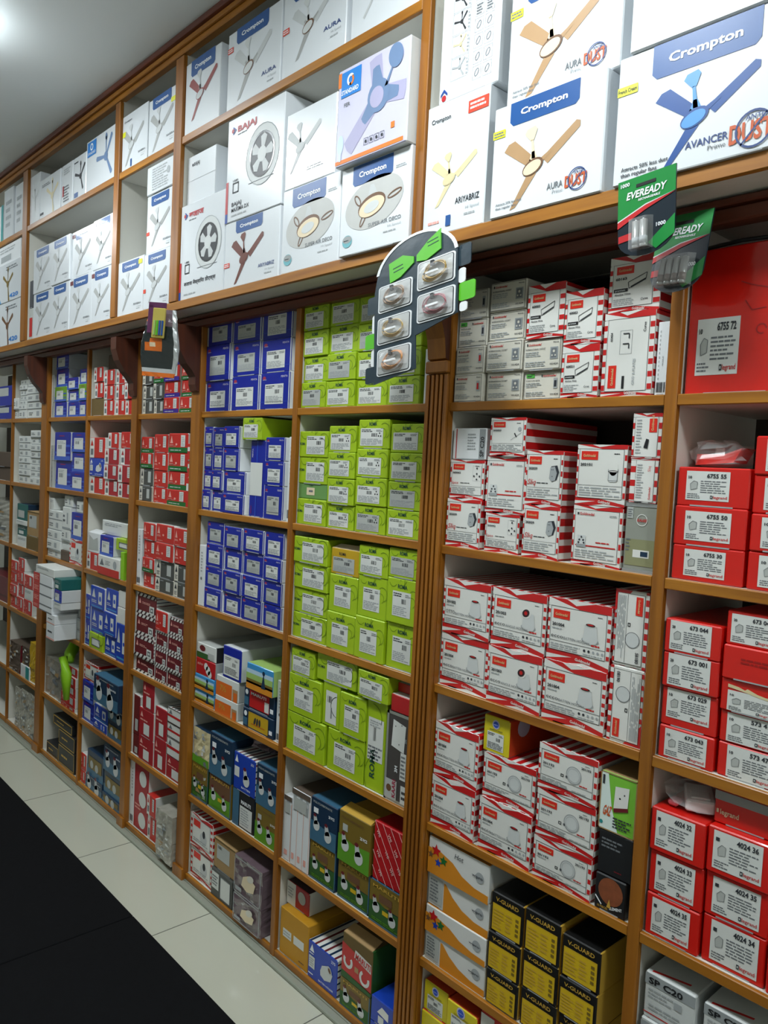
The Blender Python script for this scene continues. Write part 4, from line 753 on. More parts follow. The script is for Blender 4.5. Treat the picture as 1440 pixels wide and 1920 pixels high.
D3 -2.698 -2.561 1.097 1.162 0.004 redp 2 2 4 0.24 0 0 1
D3 -2.698 -2.561 1.163 1.230 0.006 redp 2 3 4 0.24 0 0 1
D3 -2.554 -2.444 0.979 1.034 0.010 dgrey 3 0 4 0.24 0 0 1
D3 -2.553 -2.444 1.035 1.098 0.010 dgrey 3 1 4 0.24 0 0 1
D3 -2.553 -2.444 1.099 1.160 0.007 redp 3 2 4 0.24 0 0 1
D3 -2.554 -2.444 1.161 1.227 0.004 redp 3 3 4 0.24 0 0 1
A4 -4.362 -4.253 0.646 0.709 0.011 redp 0 0 4 0.24 0 0 1
A4 -4.363 -4.254 0.710 0.768 0.004 redp 0 1 4 0.24 0 0 1
A4 -4.364 -4.253 0.769 0.830 0.008 redp 0 2 4 0.24 0 0 1
A4 -4.363 -4.253 0.831 0.893 0.008 redp 0 3 4 0.24 0 0 1
A4 -4.245 -4.156 0.646 0.715 0.005 redp 1 0 4 0.24 0 0 1
A4 -4.245 -4.156 0.716 0.783 0.011 redp 1 1 4 0.24 0 0 1
A4 -4.245 -4.157 0.784 0.851 0.007 redp 1 2 4 0.24 0 0 1
A4 -4.244 -4.156 0.852 0.919 0.008 redp 1 3 4 0.24 0 0 1
A4 -4.148 -4.026 0.646 0.719 0.006 redp 2 0 3 0.24 0 0 1
A4 -4.148 -4.025 0.720 0.776 0.009 whitecarton 2 1 3 0.24 0 0 1
A4 -4.147 -4.025 0.777 0.845 0.008 redp 2 2 3 0.24 0 0 1
B4 -3.550 -3.448 0.646 0.716 -0.086 stripewhite 0 0 2 0.25 0 0 1
B4 -3.550 -3.449 0.717 0.758 -0.086 stripewhite 0 1 2 0.25 0 0 1
B4 -3.445 -3.380 0.646 0.692 0.007 greypack 1 0 3 0.24 0 0 1
B4 -3.445 -3.380 0.693 0.744 0.007 greypack 1 1 3 0.24 0 0 1
B4 -3.445 -3.380 0.745 0.792 0.013 greypack 1 2 3 0.24 0 0 1
B4 -3.727 -3.489 0.759 0.784 -0.086 redwhite 2 0 4 0.24 0 0 0
B4 -3.726 -3.489 0.784 0.828 -0.086 redwhite 2 1 4 0.24 0 0 0
B4 -3.726 -3.489 0.829 0.873 -0.086 redwhite 2 2 4 0.24 0 0 0
B4 -3.726 -3.489 0.874 0.920 -0.086 redwhite 2 3 4 0.24 0 0 0
B4 -3.461 -3.380 0.793 0.823 -0.086 whitecarton 3 0 3 0.15 0 0 0
B4 -3.461 -3.379 0.824 0.878 -0.086 bpale 3 1 3 0.15 0 0 0
B4 -3.462 -3.380 0.878 0.926 -0.086 tealbox 3 2 3 0.15 0 0 0
B4 -3.700 -3.470 0.921 0.957 -0.086 whitecarton 4 0 1 0.2 0 0 0
C4 -3.354 -3.304 0.646 0.754 0.012 blueline 0 0 2 0.24 0 0 1
C4 -3.353 -3.303 0.755 0.866 0.011 blueline 0 1 2 0.24 0 0 1
C4 -3.294 -3.150 0.646 0.713 0.006 lime_s 1 0 3 0.24 0 0 1
C4 -3.294 -3.150 0.714 0.819 0.012 blueline 1 1 3 0.24 0 0 1
C4 -3.293 -3.151 0.820 0.914 0.007 blueline 1 2 3 0.24 0 0 1
C4 -3.143 -3.027 0.646 0.732 0.012 blueline 2 0 3 0.24 0 0 1
C4 -3.143 -3.027 0.733 0.827 0.004 blueline 2 1 3 0.24 0 0 1
C4 -3.143 -3.027 0.828 0.924 0.012 blueline 2 2 3 0.24 0 0 1
C4 -3.018 -2.917 0.646 0.801 0.005 blueline 3 0 3 0.24 0 0 1
C4 -3.018 -2.917 0.801 0.865 0.007 stripebox 3 1 3 0.24 0 0 1
C4 -3.019 -2.917 0.866 0.932 0.011 stripebox 3 2 3 0.24 0 0 1
D4 -2.848 -2.687 0.646 0.708 0.012 maroon 0 0 4 0.24 0 0 1
D4 -2.849 -2.687 0.708 0.791 0.004 maroon 0 1 4 0.24 0 0 1
D4 -2.849 -2.687 0.792 0.872 0.008 maroon 0 2 4 0.24 0 0 1
D4 -2.849 -2.687 0.873 0.952 0.010 maroon 0 3 4 0.24 0 0 1
D4 -2.679 -2.588 0.646 0.704 0.009 maroon 1 0 4 0.24 0 0 1
D4 -2.680 -2.588 0.704 0.771 0.008 maroon 1 1 4 0.24 0 0 1
D4 -2.680 -2.588 0.772 0.834 0.011 maroon 1 2 4 0.24 0 0 1
D4 -2.680 -2.588 0.835 0.910 0.006 redp 1 3 4 0.24 0 0 1
D4 -2.583 -2.476 0.646 0.708 0.010 maroon 2 0 4 0.24 0 0 1
D4 -2.582 -2.476 0.708 0.772 0.005 maroon 2 1 4 0.24 0 0 1
D4 -2.582 -2.475 0.773 0.838 0.008 maroon 2 2 4 0.24 0 0 1
D4 -2.582 -2.476 0.839 0.902 0.011 maroon 2 3 4 0.24 0 0 1
A5 -4.354 -4.186 0.314 0.346 0.006 brownpack 0 0 2 0.24 0 0 1
A5 -4.354 -4.187 0.347 0.464 0.008 brownpack 0 1 2 0.24 0 0 1
A5 -4.178 -4.049 0.314 0.377 0.009 tealwhite 1 0 2 0.24 0 0 1
A5 -4.178 -4.050 0.378 0.471 0.013 brownpack 1 1 2 0.24 0 0 1
A5 -4.042 -3.939 0.314 0.387 0.013 yellowpack 2 0 2 0.24 0 0 1
A5 -4.042 -3.938 0.387 0.516 0.007 yellowpack 2 1 2 0.24 0 0 1
A6 -4.249 -4.163 0.033 0.128 0.007 clearwrap 0 0 2 0.24 0 0 1
A6 -4.249 -4.163 0.129 0.238 0.007 clearwrap 0 1 2 0.24 0 0 1
A6 -4.154 -4.045 0.033 0.146 0.007 clearwrap 1 0 2 0.24 0 0 1
A6 -4.154 -4.044 0.147 0.250 0.007 clearwrap 1 1 2 0.24 0 0 1
A6 -4.036 -3.934 0.033 0.149 0.005 clearwrap 2 0 2 0.24 0 0 1
A6 -4.036 -3.934 0.150 0.255 0.004 clearwrap 2 1 2 0.24 0 0 1
B5 -3.821 -3.611 0.314 0.493 0.010 clearwrap 0 0 1 0.24 0 0 1
B5 -3.600 -3.436 0.314 0.328 0.006 redp 1 0 5 0.24 0 0 1
B5 -3.601 -3.436 0.329 0.377 0.006 redp 1 1 5 0.24 0 0 1
B5 -3.601 -3.436 0.377 0.422 0.007 redp 1 2 5 0.24 0 0 1
B5 -3.601 -3.435 0.422 0.467 0.005 redp 1 3 5 0.24 0 0 1
B5 -3.601 -3.436 0.467 0.508 0.013 redp 1 4 5 0.24 0 0 1
B6 -3.778 -3.626 0.033 0.091 0.009 blackbox 0 0 1 0.24 0 0 1
B6 -3.619 -3.423 0.033 0.126 0.007 blackbox 1 0 2 0.24 0 0 1
B6 -3.619 -3.424 0.126 0.197 0.007 blackbox 1 1 2 0.24 0 0 1
B6 -3.696 -3.458 0.198 0.244 0.008 blackbox 2 0 1 0.24 0 0 0
C5 -3.353 -3.237 0.314 0.402 0.011 bpale 0 0 2 0.24 0 0 1
C5 -3.353 -3.237 0.403 0.491 0.007 bpale 0 1 2 0.24 0 0 1
C5 -3.231 -3.089 0.314 0.350 0.007 blueline 1 0 2 0.24 0 0 1
C5 -3.230 -3.089 0.350 0.415 0.011 blueline 1 1 2 0.24 0 0 1
C5 -3.081 -2.932 0.314 0.390 0.007 navygreen 2 0 2 0.24 0 0 1
C5 -3.081 -2.931 0.391 0.454 0.008 navybulb 2 1 2 0.24 0 0 1
C5 -3.154 -2.914 0.455 0.567 -0.026 navybulb 3 0 1 0.24 0 0 0
C5 -3.353 -3.204 0.492 0.572 0.013 gm_mini 4 0 1 0.24 0 0 0
C6 -3.353 -3.300 0.033 0.087 0.008 redp 0 0 2 0.24 0 0 1
C6 -3.353 -3.300 0.088 0.162 0.009 redp 0 1 2 0.24 0 0 1
C6 -3.292 -3.119 0.033 0.093 0.007 navybulb 1 0 2 0.24 0 0 1
C6 -3.291 -3.120 0.094 0.199 0.012 navygreen 1 1 2 0.24 0 0 1
C6 -3.112 -2.937 0.033 0.073 0.006 navygreen 2 0 3 0.24 0 0 1
C6 -3.112 -2.937 0.073 0.166 0.012 navygreen 2 1 3 0.24 0 0 1
C6 -3.112 -2.937 0.167 0.274 0.008 navybulb 2 2 3 0.24 0 0 1
D5 -2.859 -2.797 0.314 0.395 0.012 maroonv 0 0 2 0.24 0 0 1
D5 -2.858 -2.797 0.395 0.548 0.011 maroonv 0 1 2 0.24 0 0 1
D5 -2.790 -2.671 0.314 0.409 0.007 maroon_s 1 0 2 0.24 0 0 1
D5 -2.790 -2.672 0.409 0.516 0.006 maroon_s 1 1 2 0.24 0 0 1
D5 -2.666 -2.575 0.314 0.437 0.010 maroon_s 2 0 2 0.24 0 0 1
D5 -2.666 -2.576 0.437 0.551 0.011 maroon_s 2 1 2 0.24 0 0 1
D5 -2.569 -2.444 0.314 0.396 0.011 maroon_s 3 0 4 0.24 0 0 1
D5 -2.569 -2.444 0.397 0.465 0.011 whitestripe 3 1 4 0.24 0 0 1
D5 -2.569 -2.444 0.466 0.518 0.011 whitestripe 3 2 4 0.24 0 0 1
D5 -2.569 -2.444 0.519 0.574 0.010 whitestripe 3 3 4 0.24 0 0 1
D5 -2.766 -2.672 0.517 0.624 0.006 maroon_s 4 0 1 0.24 0 0 0
D6 -2.858 -2.827 0.033 0.285 0.012 longwhite 0 0 1 0.24 0 0 1
D6 -2.823 -2.705 0.033 0.287 0.011 redcircle 1 0 1 0.24 0 0 1
D6 -2.698 -2.635 0.033 0.125 0.011 rw 2 0 2 0.24 0 0 1
D6 -2.699 -2.634 0.126 0.205 0.006 rw 2 1 2 0.24 0 0 1
D6 -2.562 -2.444 0.033 0.112 -0.026 clearwrap2 3 0 2 0.2 0 0 1
D6 -2.562 -2.444 0.113 0.209 -0.026 clearwrap2 3 1 2 0.2 0 0 1
E1 -2.374 -2.222 1.635 1.735 0.011 penta 0 0 3 0.24 0 0 1
E1 -2.374 -2.221 1.736 1.853 0.006 penta 0 1 3 0.24 0 0 1
E1 -2.373 -2.221 1.854 1.944 0.011 penta 0 2 3 0.24 0 0 1
E1 -2.207 -2.049 1.635 1.743 0.008 penta 1 0 3 0.24 0 0 1
E1 -2.207 -2.049 1.744 1.847 0.009 penta 1 1 3 0.24 0 0 1
E1 -2.207 -2.048 1.848 1.929 0.007 penta 1 2 3 0.24 0 0 1
E1 -2.038 -1.886 1.635 1.745 0.006 penta 2 0 3 0.24 0 0 1
E1 -2.038 -1.886 1.745 1.842 0.007 penta 2 1 3 0.24 0 0 1
E1 -2.038 -1.885 1.843 1.952 0.007 penta 2 2 3 0.24 0 0 1
E2 -2.373 -2.315 1.306 1.374 0.008 penta_s 0 0 4 0.24 0 0 1
E2 -2.373 -2.316 1.375 1.442 0.012 penta_s 0 1 4 0.24 0 0 1
E2 -2.373 -2.316 1.443 1.518 0.012 penta_s 0 2 4 0.24 0 0 1
E2 -2.373 -2.316 1.519 1.585 0.010 penta_s 0 3 4 0.24 0 0 1
E2 -2.312 -2.243 1.306 1.375 0.012 penta_s 1 0 4 0.24 0 0 1
E2 -2.312 -2.244 1.376 1.442 0.006 penta_s 1 1 4 0.24 0 0 1
E2 -2.311 -2.243 1.444 1.514 0.009 penta_s 1 2 4 0.24 0 0 1
E2 -2.312 -2.243 1.514 1.583 0.009 penta_s 1 3 4 0.24 0 0 1
E2 -2.239 -2.107 1.306 1.369 0.006 penta 2 0 2 0.24 0 0 1
E2 -2.238 -2.107 1.369 1.442 0.009 penta 2 1 2 0.24 0 0 1
E2 -2.087 -2.008 1.306 1.542 0.012 pentatall 3 0 1 0.24 0 0 1
E2 -2.003 -1.902 1.306 1.407 0.011 penta 4 0 3 0.24 0 0 1
E2 -2.004 -1.901 1.407 1.481 0.010 penta 4 1 3 0.24 0 0 1
E2 -2.003 -1.901 1.482 1.552 0.010 penta 4 2 3 0.24 0 0 1
E2 -1.884 -1.857 1.306 1.554 0.012 longwhite 5 0 1 0.24 0 0 1
E2 -2.242 -2.145 1.443 1.516 0.007 penta 6 0 2 0.24 0 0 0
E2 -2.242 -2.145 1.517 1.586 0.005 penta 6 1 2 0.24 0 0 0
E2 -2.121 -2.015 1.543 1.611 0.000 roma_on 7 0 1 0.24 0 0 0
E3 -2.373 -2.336 0.979 1.186 0.006 longwhite 0 0 1 0.24 0 0 1
E3 -2.332 -2.219 0.979 1.049 0.006 penta 1 0 4 0.24 0 0 1
E3 -2.333 -2.219 1.050 1.120 0.008 penta 1 1 4 0.24 0 0 1
E3 -2.332 -2.220 1.121 1.197 0.008 penta 1 2 4 0.24 0 0 1
E3 -2.333 -2.221 1.198 1.270 0.010 penta 1 3 4 0.24 0 0 1
E3 -2.215 -2.108 0.979 1.049 0.013 penta 2 0 4 0.24 0 0 1
E3 -2.216 -2.107 1.050 1.121 0.007 penta 2 1 4 0.24 0 0 1
E3 -2.215 -2.108 1.122 1.192 0.011 penta 2 2 4 0.24 0 0 1
E3 -2.215 -2.108 1.193 1.264 0.005 penta 2 3 4 0.24 0 0 1
E3 -2.102 -1.987 0.979 1.050 0.009 penta 3 0 4 0.24 0 0 1
E3 -2.102 -1.987 1.050 1.121 0.007 penta 3 1 4 0.24 0 0 1
E3 -2.102 -1.987 1.122 1.195 0.011 penta 3 2 4 0.24 0 0 1
E3 -2.103 -1.987 1.195 1.267 0.006 penta 3 3 4 0.24 0 0 1
E3 -1.982 -1.885 0.979 1.049 0.011 penta 4 0 4 0.24 0 0 1
E3 -1.983 -1.885 1.050 1.121 0.009 penta 4 1 4 0.24 0 0 1
E3 -1.983 -1.885 1.122 1.190 0.005 penta 4 2 4 0.24 0 0 1
E3 -1.983 -1.884 1.191 1.268 0.009 penta 4 3 4 0.24 0 0 1
E4 -2.373 -2.246 0.646 0.693 0.009 skybox 0 0 4 0.24 0 0 1
E4 -2.373 -2.246 0.694 0.744 0.006 skybox 0 1 4 0.24 0 0 1
E4 -2.373 -2.246 0.744 0.800 0.008 redfan 0 2 4 0.24 0 0 1
E4 -2.373 -2.246 0.801 0.852 0.010 tea_dark 0 3 4 0.24 0 0 1
E4 -2.238 -2.100 0.646 0.703 0.008 orangebox 1 0 2 0.24 0 0 1
E4 -2.238 -2.101 0.703 0.770 0.010 orangebox 1 1 2 0.24 0 0 1
E4 -2.064 -1.897 0.646 0.708 0.006 navyyellow 2 0 2 0.24 0 0 1
E4 -2.064 -1.898 0.709 0.777 0.008 navymaruti 2 1 2 0.24 0 0 1
E4 -1.889 -1.859 0.646 0.832 0.011 longwhite 3 0 1 0.24 0 0 1
E4 -2.203 -2.093 0.771 0.875 0.011 pentaopen 4 0 1 0.24 0 -3 0
E4 -2.033 -1.890 0.778 0.858 -0.006 skybox2 5 0 1 0.24 0 0 0
E5 -2.373 -2.263 0.314 0.436 0.009 wrapgreen 0 0 2 0.24 0 0 1
E5 -2.372 -2.264 0.437 0.557 0.008 wrapcream 0 1 2 0.24 0 0 1
E5 -2.257 -2.121 0.314 0.431 0.010 marutiold 1 0 2 0.24 0 0 1
E5 -2.258 -2.120 0.432 0.573 0.007 navybulb 1 1 2 0.24 0 0 1
E5 -2.110 -1.987 0.314 0.431 0.011 marutiwhite 2 0 2 0.24 0 0 1
E5 -2.109 -1.986 0.432 0.551 0.009 blueholder 2 1 2 0.24 0 0 1
E5 -1.978 -1.860 0.314 0.426 0.010 olivegreen 3 0 2 0.24 0 0 1
E5 -1.979 -1.861 0.427 0.554 0.010 navybulb 3 1 2 0.24 0 0 1
E6 -2.367 -2.220 0.033 0.141 0.013 gm_mini 0 0 2 0.24 0 0 1
E6 -2.366 -2.221 0.142 0.258 0.008 gm_mini 0 1 2 0.24 0 0 1
E6 -2.215 -2.083 0.033 0.126 0.004 whitepanel 1 0 2 0.24 0 0 1
E6 -2.214 -2.083 0.127 0.226 0.011 kraft 1 1 2 0.24 0 0 1
E6 -2.052 -1.898 0.033 0.122 -0.011 glassbox 2 0 2 0.24 0 0 1
E6 -2.052 -1.898 0.123 0.240 -0.011 glassbox 2 1 2 0.24 0 0 1
F1 -1.828 -1.718 1.635 1.707 0.006 roma 0 0 4 0.24 0 0 1
F1 -1.828 -1.717 1.708 1.778 0.012 roma 0 1 4 0.24 0 0 1
F1 -1.828 -1.717 1.779 1.851 0.007 roma 0 2 4 0.24 0 0 1
F1 -1.828 -1.717 1.852 1.921 0.005 roma 0 3 4 0.24 0 0 1
F1 -1.714 -1.593 1.635 1.705 0.006 roma 1 0 4 0.24 0 0 1
F1 -1.713 -1.593 1.706 1.779 0.005 roma 1 1 4 0.24 0 0 1
F1 -1.714 -1.593 1.780 1.855 0.012 roma 1 2 4 0.24 0 0 1
F1 -1.713 -1.593 1.855 1.932 0.011 roma 1 3 4 0.24 0 0 1
F1 -1.589 -1.471 1.635 1.704 0.012 roma 2 0 4 0.24 0 0 1
F1 -1.589 -1.470 1.705 1.776 0.009 roma 2 1 4 0.24 0 0 1
F1 -1.589 -1.471 1.777 1.847 0.007 roma 2 2 4 0.24 0 0 1
F1 -1.589 -1.471 1.848 1.919 0.009 roma 2 3 4 0.24 0 0 1
F1 -1.467 -1.352 1.635 1.705 0.010 roma 3 0 4 0.24 0 0 1
F1 -1.466 -1.352 1.706 1.775 0.010 roma 3 1 4 0.24 0 0 1
F1 -1.466 -1.352 1.775 1.841 0.009 roma 3 2 4 0.24 0 0 1
F1 -1.466 -1.352 1.842 1.908 0.007 roma 3 3 4 0.24 0 0 1
F1 -1.340 -1.314 1.635 1.766 0.012 longwhite 4 0 1 0.24 0 0 1
F2 -1.828 -1.697 1.306 1.379 0.009 romal 0 0 4 0.24 0 0 1
F2 -1.828 -1.696 1.380 1.422 0.012 romal_dull 0 1 4 0.24 0 0 1
F2 -1.828 -1.697 1.422 1.497 0.010 romal 0 2 4 0.24 0 0 1
F2 -1.828 -1.697 1.497 1.570 0.008 romal 0 3 4 0.24 0 0 1
F2 -1.689 -1.578 1.306 1.371 0.011 roma3 1 0 4 0.24 0 0 1
F2 -1.689 -1.577 1.372 1.442 0.006 roma3 1 1 4 0.24 0 0 1
F2 -1.690 -1.577 1.443 1.513 0.005 roma3 1 2 4 0.24 0 0 1
F2 -1.690 -1.577 1.513 1.584 0.006 roma3 1 3 4 0.24 0 0 1
F2 -1.568 -1.451 1.306 1.377 0.008 roma3 2 0 4 0.24 0 0 1
F2 -1.568 -1.450 1.378 1.450 0.005 roma3 2 1 4 0.24 0 0 1
F2 -1.569 -1.450 1.451 1.524 0.005 roma3 2 2 4 0.24 0 0 1
F2 -1.568 -1.450 1.525 1.600 0.007 roma3 2 3 4 0.24 0 0 1
F2 -1.444 -1.326 1.306 1.375 0.008 roma 3 0 4 0.24 0 0 1
F2 -1.445 -1.326 1.376 1.445 0.008 roma 3 1 4 0.24 0 0 1
F2 -1.444 -1.325 1.446 1.516 0.008 roma 3 2 4 0.24 0 0 1
F2 -1.444 -1.326 1.517 1.588 0.009 roma 3 3 4 0.24 0 0 1
F3 -1.827 -1.673 0.979 1.051 0.011 romal 0 0 4 0.24 0 0 1
F3 -1.828 -1.673 1.052 1.122 0.012 romal 0 1 4 0.24 0 0 1
F3 -1.827 -1.672 1.123 1.197 0.008 romal 0 2 4 0.24 0 0 1
F3 -1.828 -1.673 1.197 1.271 0.004 romal 0 3 4 0.24 0 0 1
F3 -1.664 -1.545 0.979 1.081 0.006 romat 1 0 3 0.24 0 0 1
F3 -1.664 -1.546 1.081 1.183 0.010 romat 1 1 3 0.24 0 0 1
F3 -1.664 -1.546 1.184 1.255 0.012 roma_y 1 2 3 0.24 0 0 1
F3 -1.542 -1.430 0.979 1.090 0.004 romat 2 0 3 0.24 0 0 1
F3 -1.541 -1.430 1.090 1.197 0.008 romat 2 1 3 0.24 0 0 1
F3 -1.542 -1.429 1.197 1.275 0.006 roma 2 2 3 0.24 0 0 1
F3 -1.425 -1.313 0.979 1.093 0.011 romat 3 0 3 0.24 0 0 1
F3 -1.426 -1.315 1.094 1.207 0.005 romat 3 1 3 0.24 0 0 1
F3 -1.425 -1.314 1.208 1.281 0.005 roma 3 2 3 0.24 0 0 1
F4 -1.828 -1.650 0.646 0.760 0.006 romat 0 0 1 0.24 0 0 1
F4 -1.641 -1.489 0.646 0.761 0.010 romat 1 0 1 0.24 0 0 1
F4 -1.486 -1.412 0.646 0.882 0.012 romav 2 0 1 0.24 0 0 1
F4 -1.405 -1.314 0.646 0.872 0.009 kaaridark 3 0 1 0.24 0 0 1
F4 -1.825 -1.675 0.761 0.873 0.005 romat 4 0 1 0.24 0 0 0
F4 -1.670 -1.597 0.762 0.882 0.010 roman 5 0 1 0.24 0 0 0
F4 -1.592 -1.487 0.762 0.873 0.007 romat 6 0 1 0.24 0 0 0
F4 -1.818 -1.709 0.874 0.948 0.005 roma3 7 0 1 0.24 0 0 0
F4 -1.395 -1.313 0.873 0.916 0.009 redbox2 8 0 1 0.24 0 0 0
F4 -1.700 -1.531 0.883 0.957 0.008 romal 9 0 1 0.24 0 0 0
F4 -1.516 -1.399 0.883 0.953 0.000 roma 10 0 1 0.24 0 0 0
F4 -1.398 -1.341 0.917 0.940 0.034 redbox2 11 0 1 0.24 0 0 0
F5 -1.828 -1.790 0.314 0.506 0.010 slimup 0 0 1 0.24 0 0 1
F5 -1.786 -1.699 0.314 0.541 0.007 slimup2 1 0 1 0.24 0 0 1
F5 -1.695 -1.581 0.314 0.426 0.010 marutigreen 2 0 2 0.24 0 0 1
F5 -1.695 -1.580 0.426 0.550 0.006 navybulb 2 1 2 0.24 0 0 1
F5 -1.571 -1.443 0.314 0.420 0.012 marutigreen 3 0 2 0.24 0 0 1
F5 -1.571 -1.443 0.420 0.557 0.006 olivegreen2 3 1 2 0.24 0 0 1
F5 -1.435 -1.314 0.314 0.423 0.006 marutigreen 4 0 2 0.24 0 0 1
F5 -1.434 -1.313 0.424 0.576 0.010 vmired 4 1 2 0.24 0 0 1
F6 -1.821 -1.683 0.033 0.170 0.008 mustard 0 0 1 0.24 0 0 1
F6 -1.679 -1.549 0.033 0.139 0.006 blueholder2 1 0 1 0.24 0 0 1
F6 -1.532 -1.412 0.033 0.111 0.005 marutidark 2 0 2 0.24 0 0 1
F6 -1.532 -1.412 0.112 0.235 0.006 marutired 2 1 2 0.24 0 0 1
F6 -1.397 -1.314 0.033 0.071 -0.006 bluebox2 3 0 2 0.24 0 0 1
F6 -1.397 -1.314 0.072 0.138 -0.006 bluebox2 3 1 2 0.24 0 0 1
F6 -1.828 -1.720 0.171 0.239 0.034 rwtilt 4 0 1 0.24 0 0 0
G1 -1.235 -1.150 1.635 1.698 0.005 gmnova_r 0 0 4 0.24 0 0 1
G1 -1.235 -1.150 1.699 1.759 0.007 gmnova_r 0 1 4 0.24 0 0 1
G1 -1.236 -1.150 1.759 1.821 0.012 gmnova_g 0 2 4 0.24 0 0 1
G1 -1.235 -1.150 1.821 1.886 0.010 gmnova_d 0 3 4 0.24 0 0 1
G1 -1.145 -1.045 1.635 1.699 0.012 gmnova 1 0 4 0.24 0 0 1
G1 -1.145 -1.045 1.699 1.765 0.006 gmnova 1 1 4 0.24 0 0 1
G1 -1.145 -1.045 1.766 1.828 0.011 gmnova 1 2 4 0.24 0 0 1
G1 -1.144 -1.045 1.829 1.892 0.008 gmnova 1 3 4 0.24 0 0 1
G1 -1.041 -0.945 1.635 1.694 0.011 gmnova_g 2 0 2 0.24 0 0 1
G1 -1.041 -0.945 1.695 1.759 0.004 gmnova 2 1 2 0.24 0 0 1
G1 -0.939 -0.854 1.635 1.739 0.001 gm_curve2 3 0 2 0.24 0 0 1
G1 -0.939 -0.853 1.740 1.845 0.001 gm_curve 3 1 2 0.24 0 0 1
G1 -0.847 -0.742 1.635 1.793 0.002 gm_curver 4 0 1 0.24 0 0 1
G1 -0.739 -0.716 1.635 1.768 0.009 barcodebox 5 0 1 0.24 0 0 1
G1 -1.033 -0.941 1.760 1.870 0.001 gm_curve 6 0 1 0.24 0 0 0
G1 -0.849 -0.743 1.794 1.900 0.013 gm_curve3 7 0 1 0.24 0 0 0
G2 -1.235 -1.135 1.306 1.416 0.005 gm_sliq 0 0 2 0.24 0 0 1
G2 -1.236 -1.135 1.416 1.505 0.011 gm_spice 0 1 2 0.24 0 0 1
G2 -1.124 -1.030 1.306 1.391 0.012 gm_spice 1 0 1 0.24 0 0 1
G2 -1.016 -0.925 1.306 1.416 0.006 gm_sliq 2 0 2 0.24 0 0 1
G2 -1.016 -0.925 1.416 1.530 0.006 gm_sliq 2 1 2 0.24 0 0 1
G2 -0.896 -0.787 1.306 1.424 0.011 gm_red 3 0 2 0.24 0 0 1
G2 -0.896 -0.786 1.425 1.544 0.012 gm_lamp 3 1 2 0.24 0 0 1
G2 -0.781 -0.715 1.306 1.436 0.011 kaari 4 0 1 0.24 0 0 1
G2 -1.128 -1.019 1.392 1.515 0.012 gm_red 5 0 1 0.24 0 0 0
G2 -0.775 -0.720 1.437 1.518 0.008 gm_siliq_r 6 0 1 0.24 0 0 0
G2 -1.235 -1.135 1.506 1.577 0.012 spc20s 7 0 1 0.24 0 0 0
G2 -1.120 -1.025 1.516 1.599 0.008 gm_misc 8 0 1 0.27 0 0 0
G2 -0.776 -0.718 1.519 1.603 0.008 gm_usb 9 0 1 0.24 0 0 0
G3 -1.236 -1.094 0.979 1.104 0.012 gm_holder 0 0 2 0.27 0 0 1
G3 -1.235 -1.095 1.104 1.230 0.010 gm_otto 0 1 2 0.27 0 0 1
G3 -1.089 -0.946 0.979 1.102 0.006 gm_angle 1 0 2 0.27 0 0 1
G3 -1.089 -0.946 1.102 1.231 0.010 gm_angle 1 1 2 0.27 0 0 1
G3 -0.941 -0.796 0.979 1.104 0.007 gm_holder 2 0 2 0.27 0 0 1
G3 -0.941 -0.796 1.104 1.232 0.011 gm_holder 2 1 2 0.27 0 0 1
G3 -0.790 -0.719 0.979 1.125 0.010 gm_ceil 3 0 2 0.24 0 0 1
G3 -0.790 -0.720 1.126 1.271 0.011 gm_ceil_up 3 1 2 0.24 0 0 1
G4 -1.235 -1.103 0.646 0.765 0.005 gm_holder 0 0 2 0.27 0 0 1
G4 -1.235 -1.103 0.765 0.892 0.007 gm_holder 0 1 2 0.27 0 0 1
G4 -1.089 -0.948 0.646 0.763 0.006 gm_holder 1 0 2 0.27 0 0 1
G4 -1.088 -0.947 0.764 0.862 0.011 gm_round 1 1 2 0.27 0 0 1
G4 -0.938 -0.800 0.646 0.734 0.005 gm_round 2 0 3 0.27 0 0 1
G4 -0.937 -0.799 0.735 0.834 0.006 gm_round 2 1 3 0.27 0 0 1
G4 -0.938 -0.800 0.835 0.930 0.005 gm_round 2 2 3 0.27 0 0 1
G4 -0.790 -0.724 0.646 0.717 0.005 element 3 0 1 0.24 0 0 1
G4 -0.790 -0.716 0.718 0.803 0.007 blackbox2 4 0 1 0.24 0 0 0
G4 -0.793 -0.716 0.804 0.917 0.007 gaz 5 0 1 0.24 0 0 0
G4 -1.097 -1.025 0.863 0.944 0.014 wiproyel 6 0 1 0.2 0 0 0
G5 -1.235 -1.049 0.314 0.383 0.009 wipro_s 0 0 4 0.24 0 0 1
G5 -1.235 -1.049 0.384 0.448 0.006 wipro_p 0 1 4 0.24 0 0 1
G5 -1.235 -1.049 0.449 0.527 0.010 wipro_s 0 2 4 0.24 0 0 1
G5 -1.235 -1.049 0.528 0.615 0.004 wipro_h 0 3 4 0.24 0 0 1
G5 -1.044 -0.956 0.314 0.391 0.006 vguard 1 0 3 0.26 0 0 1
G5 -1.045 -0.956 0.392 0.475 0.006 vguard 1 1 3 0.26 0 0 1
G5 -1.044 -0.956 0.475 0.564 0.010 vguard 1 2 3 0.26 0 0 1
G5 -0.951 -0.861 0.314 0.396 0.009 vguard 2 0 3 0.26 0 0 1
G5 -0.951 -0.862 0.397 0.479 0.008 vguard 2 1 3 0.26 0 0 1
G5 -0.951 -0.862 0.479 0.569 0.008 vguard 2 2 3 0.26 0 0 1
G5 -0.857 -0.768 0.314 0.393 0.012 vguard 3 0 3 0.26 0 0 1
G5 -0.857 -0.769 0.394 0.472 0.005 vguard 3 1 3 0.26 0 0 1
G5 -0.857 -0.768 0.473 0.559 0.008 vguard 3 2 3 0.26 0 0 1
G6 -1.233 -1.156 0.033 0.186 0.008 wiproyel2 0 0 2 0.24 0 0 1
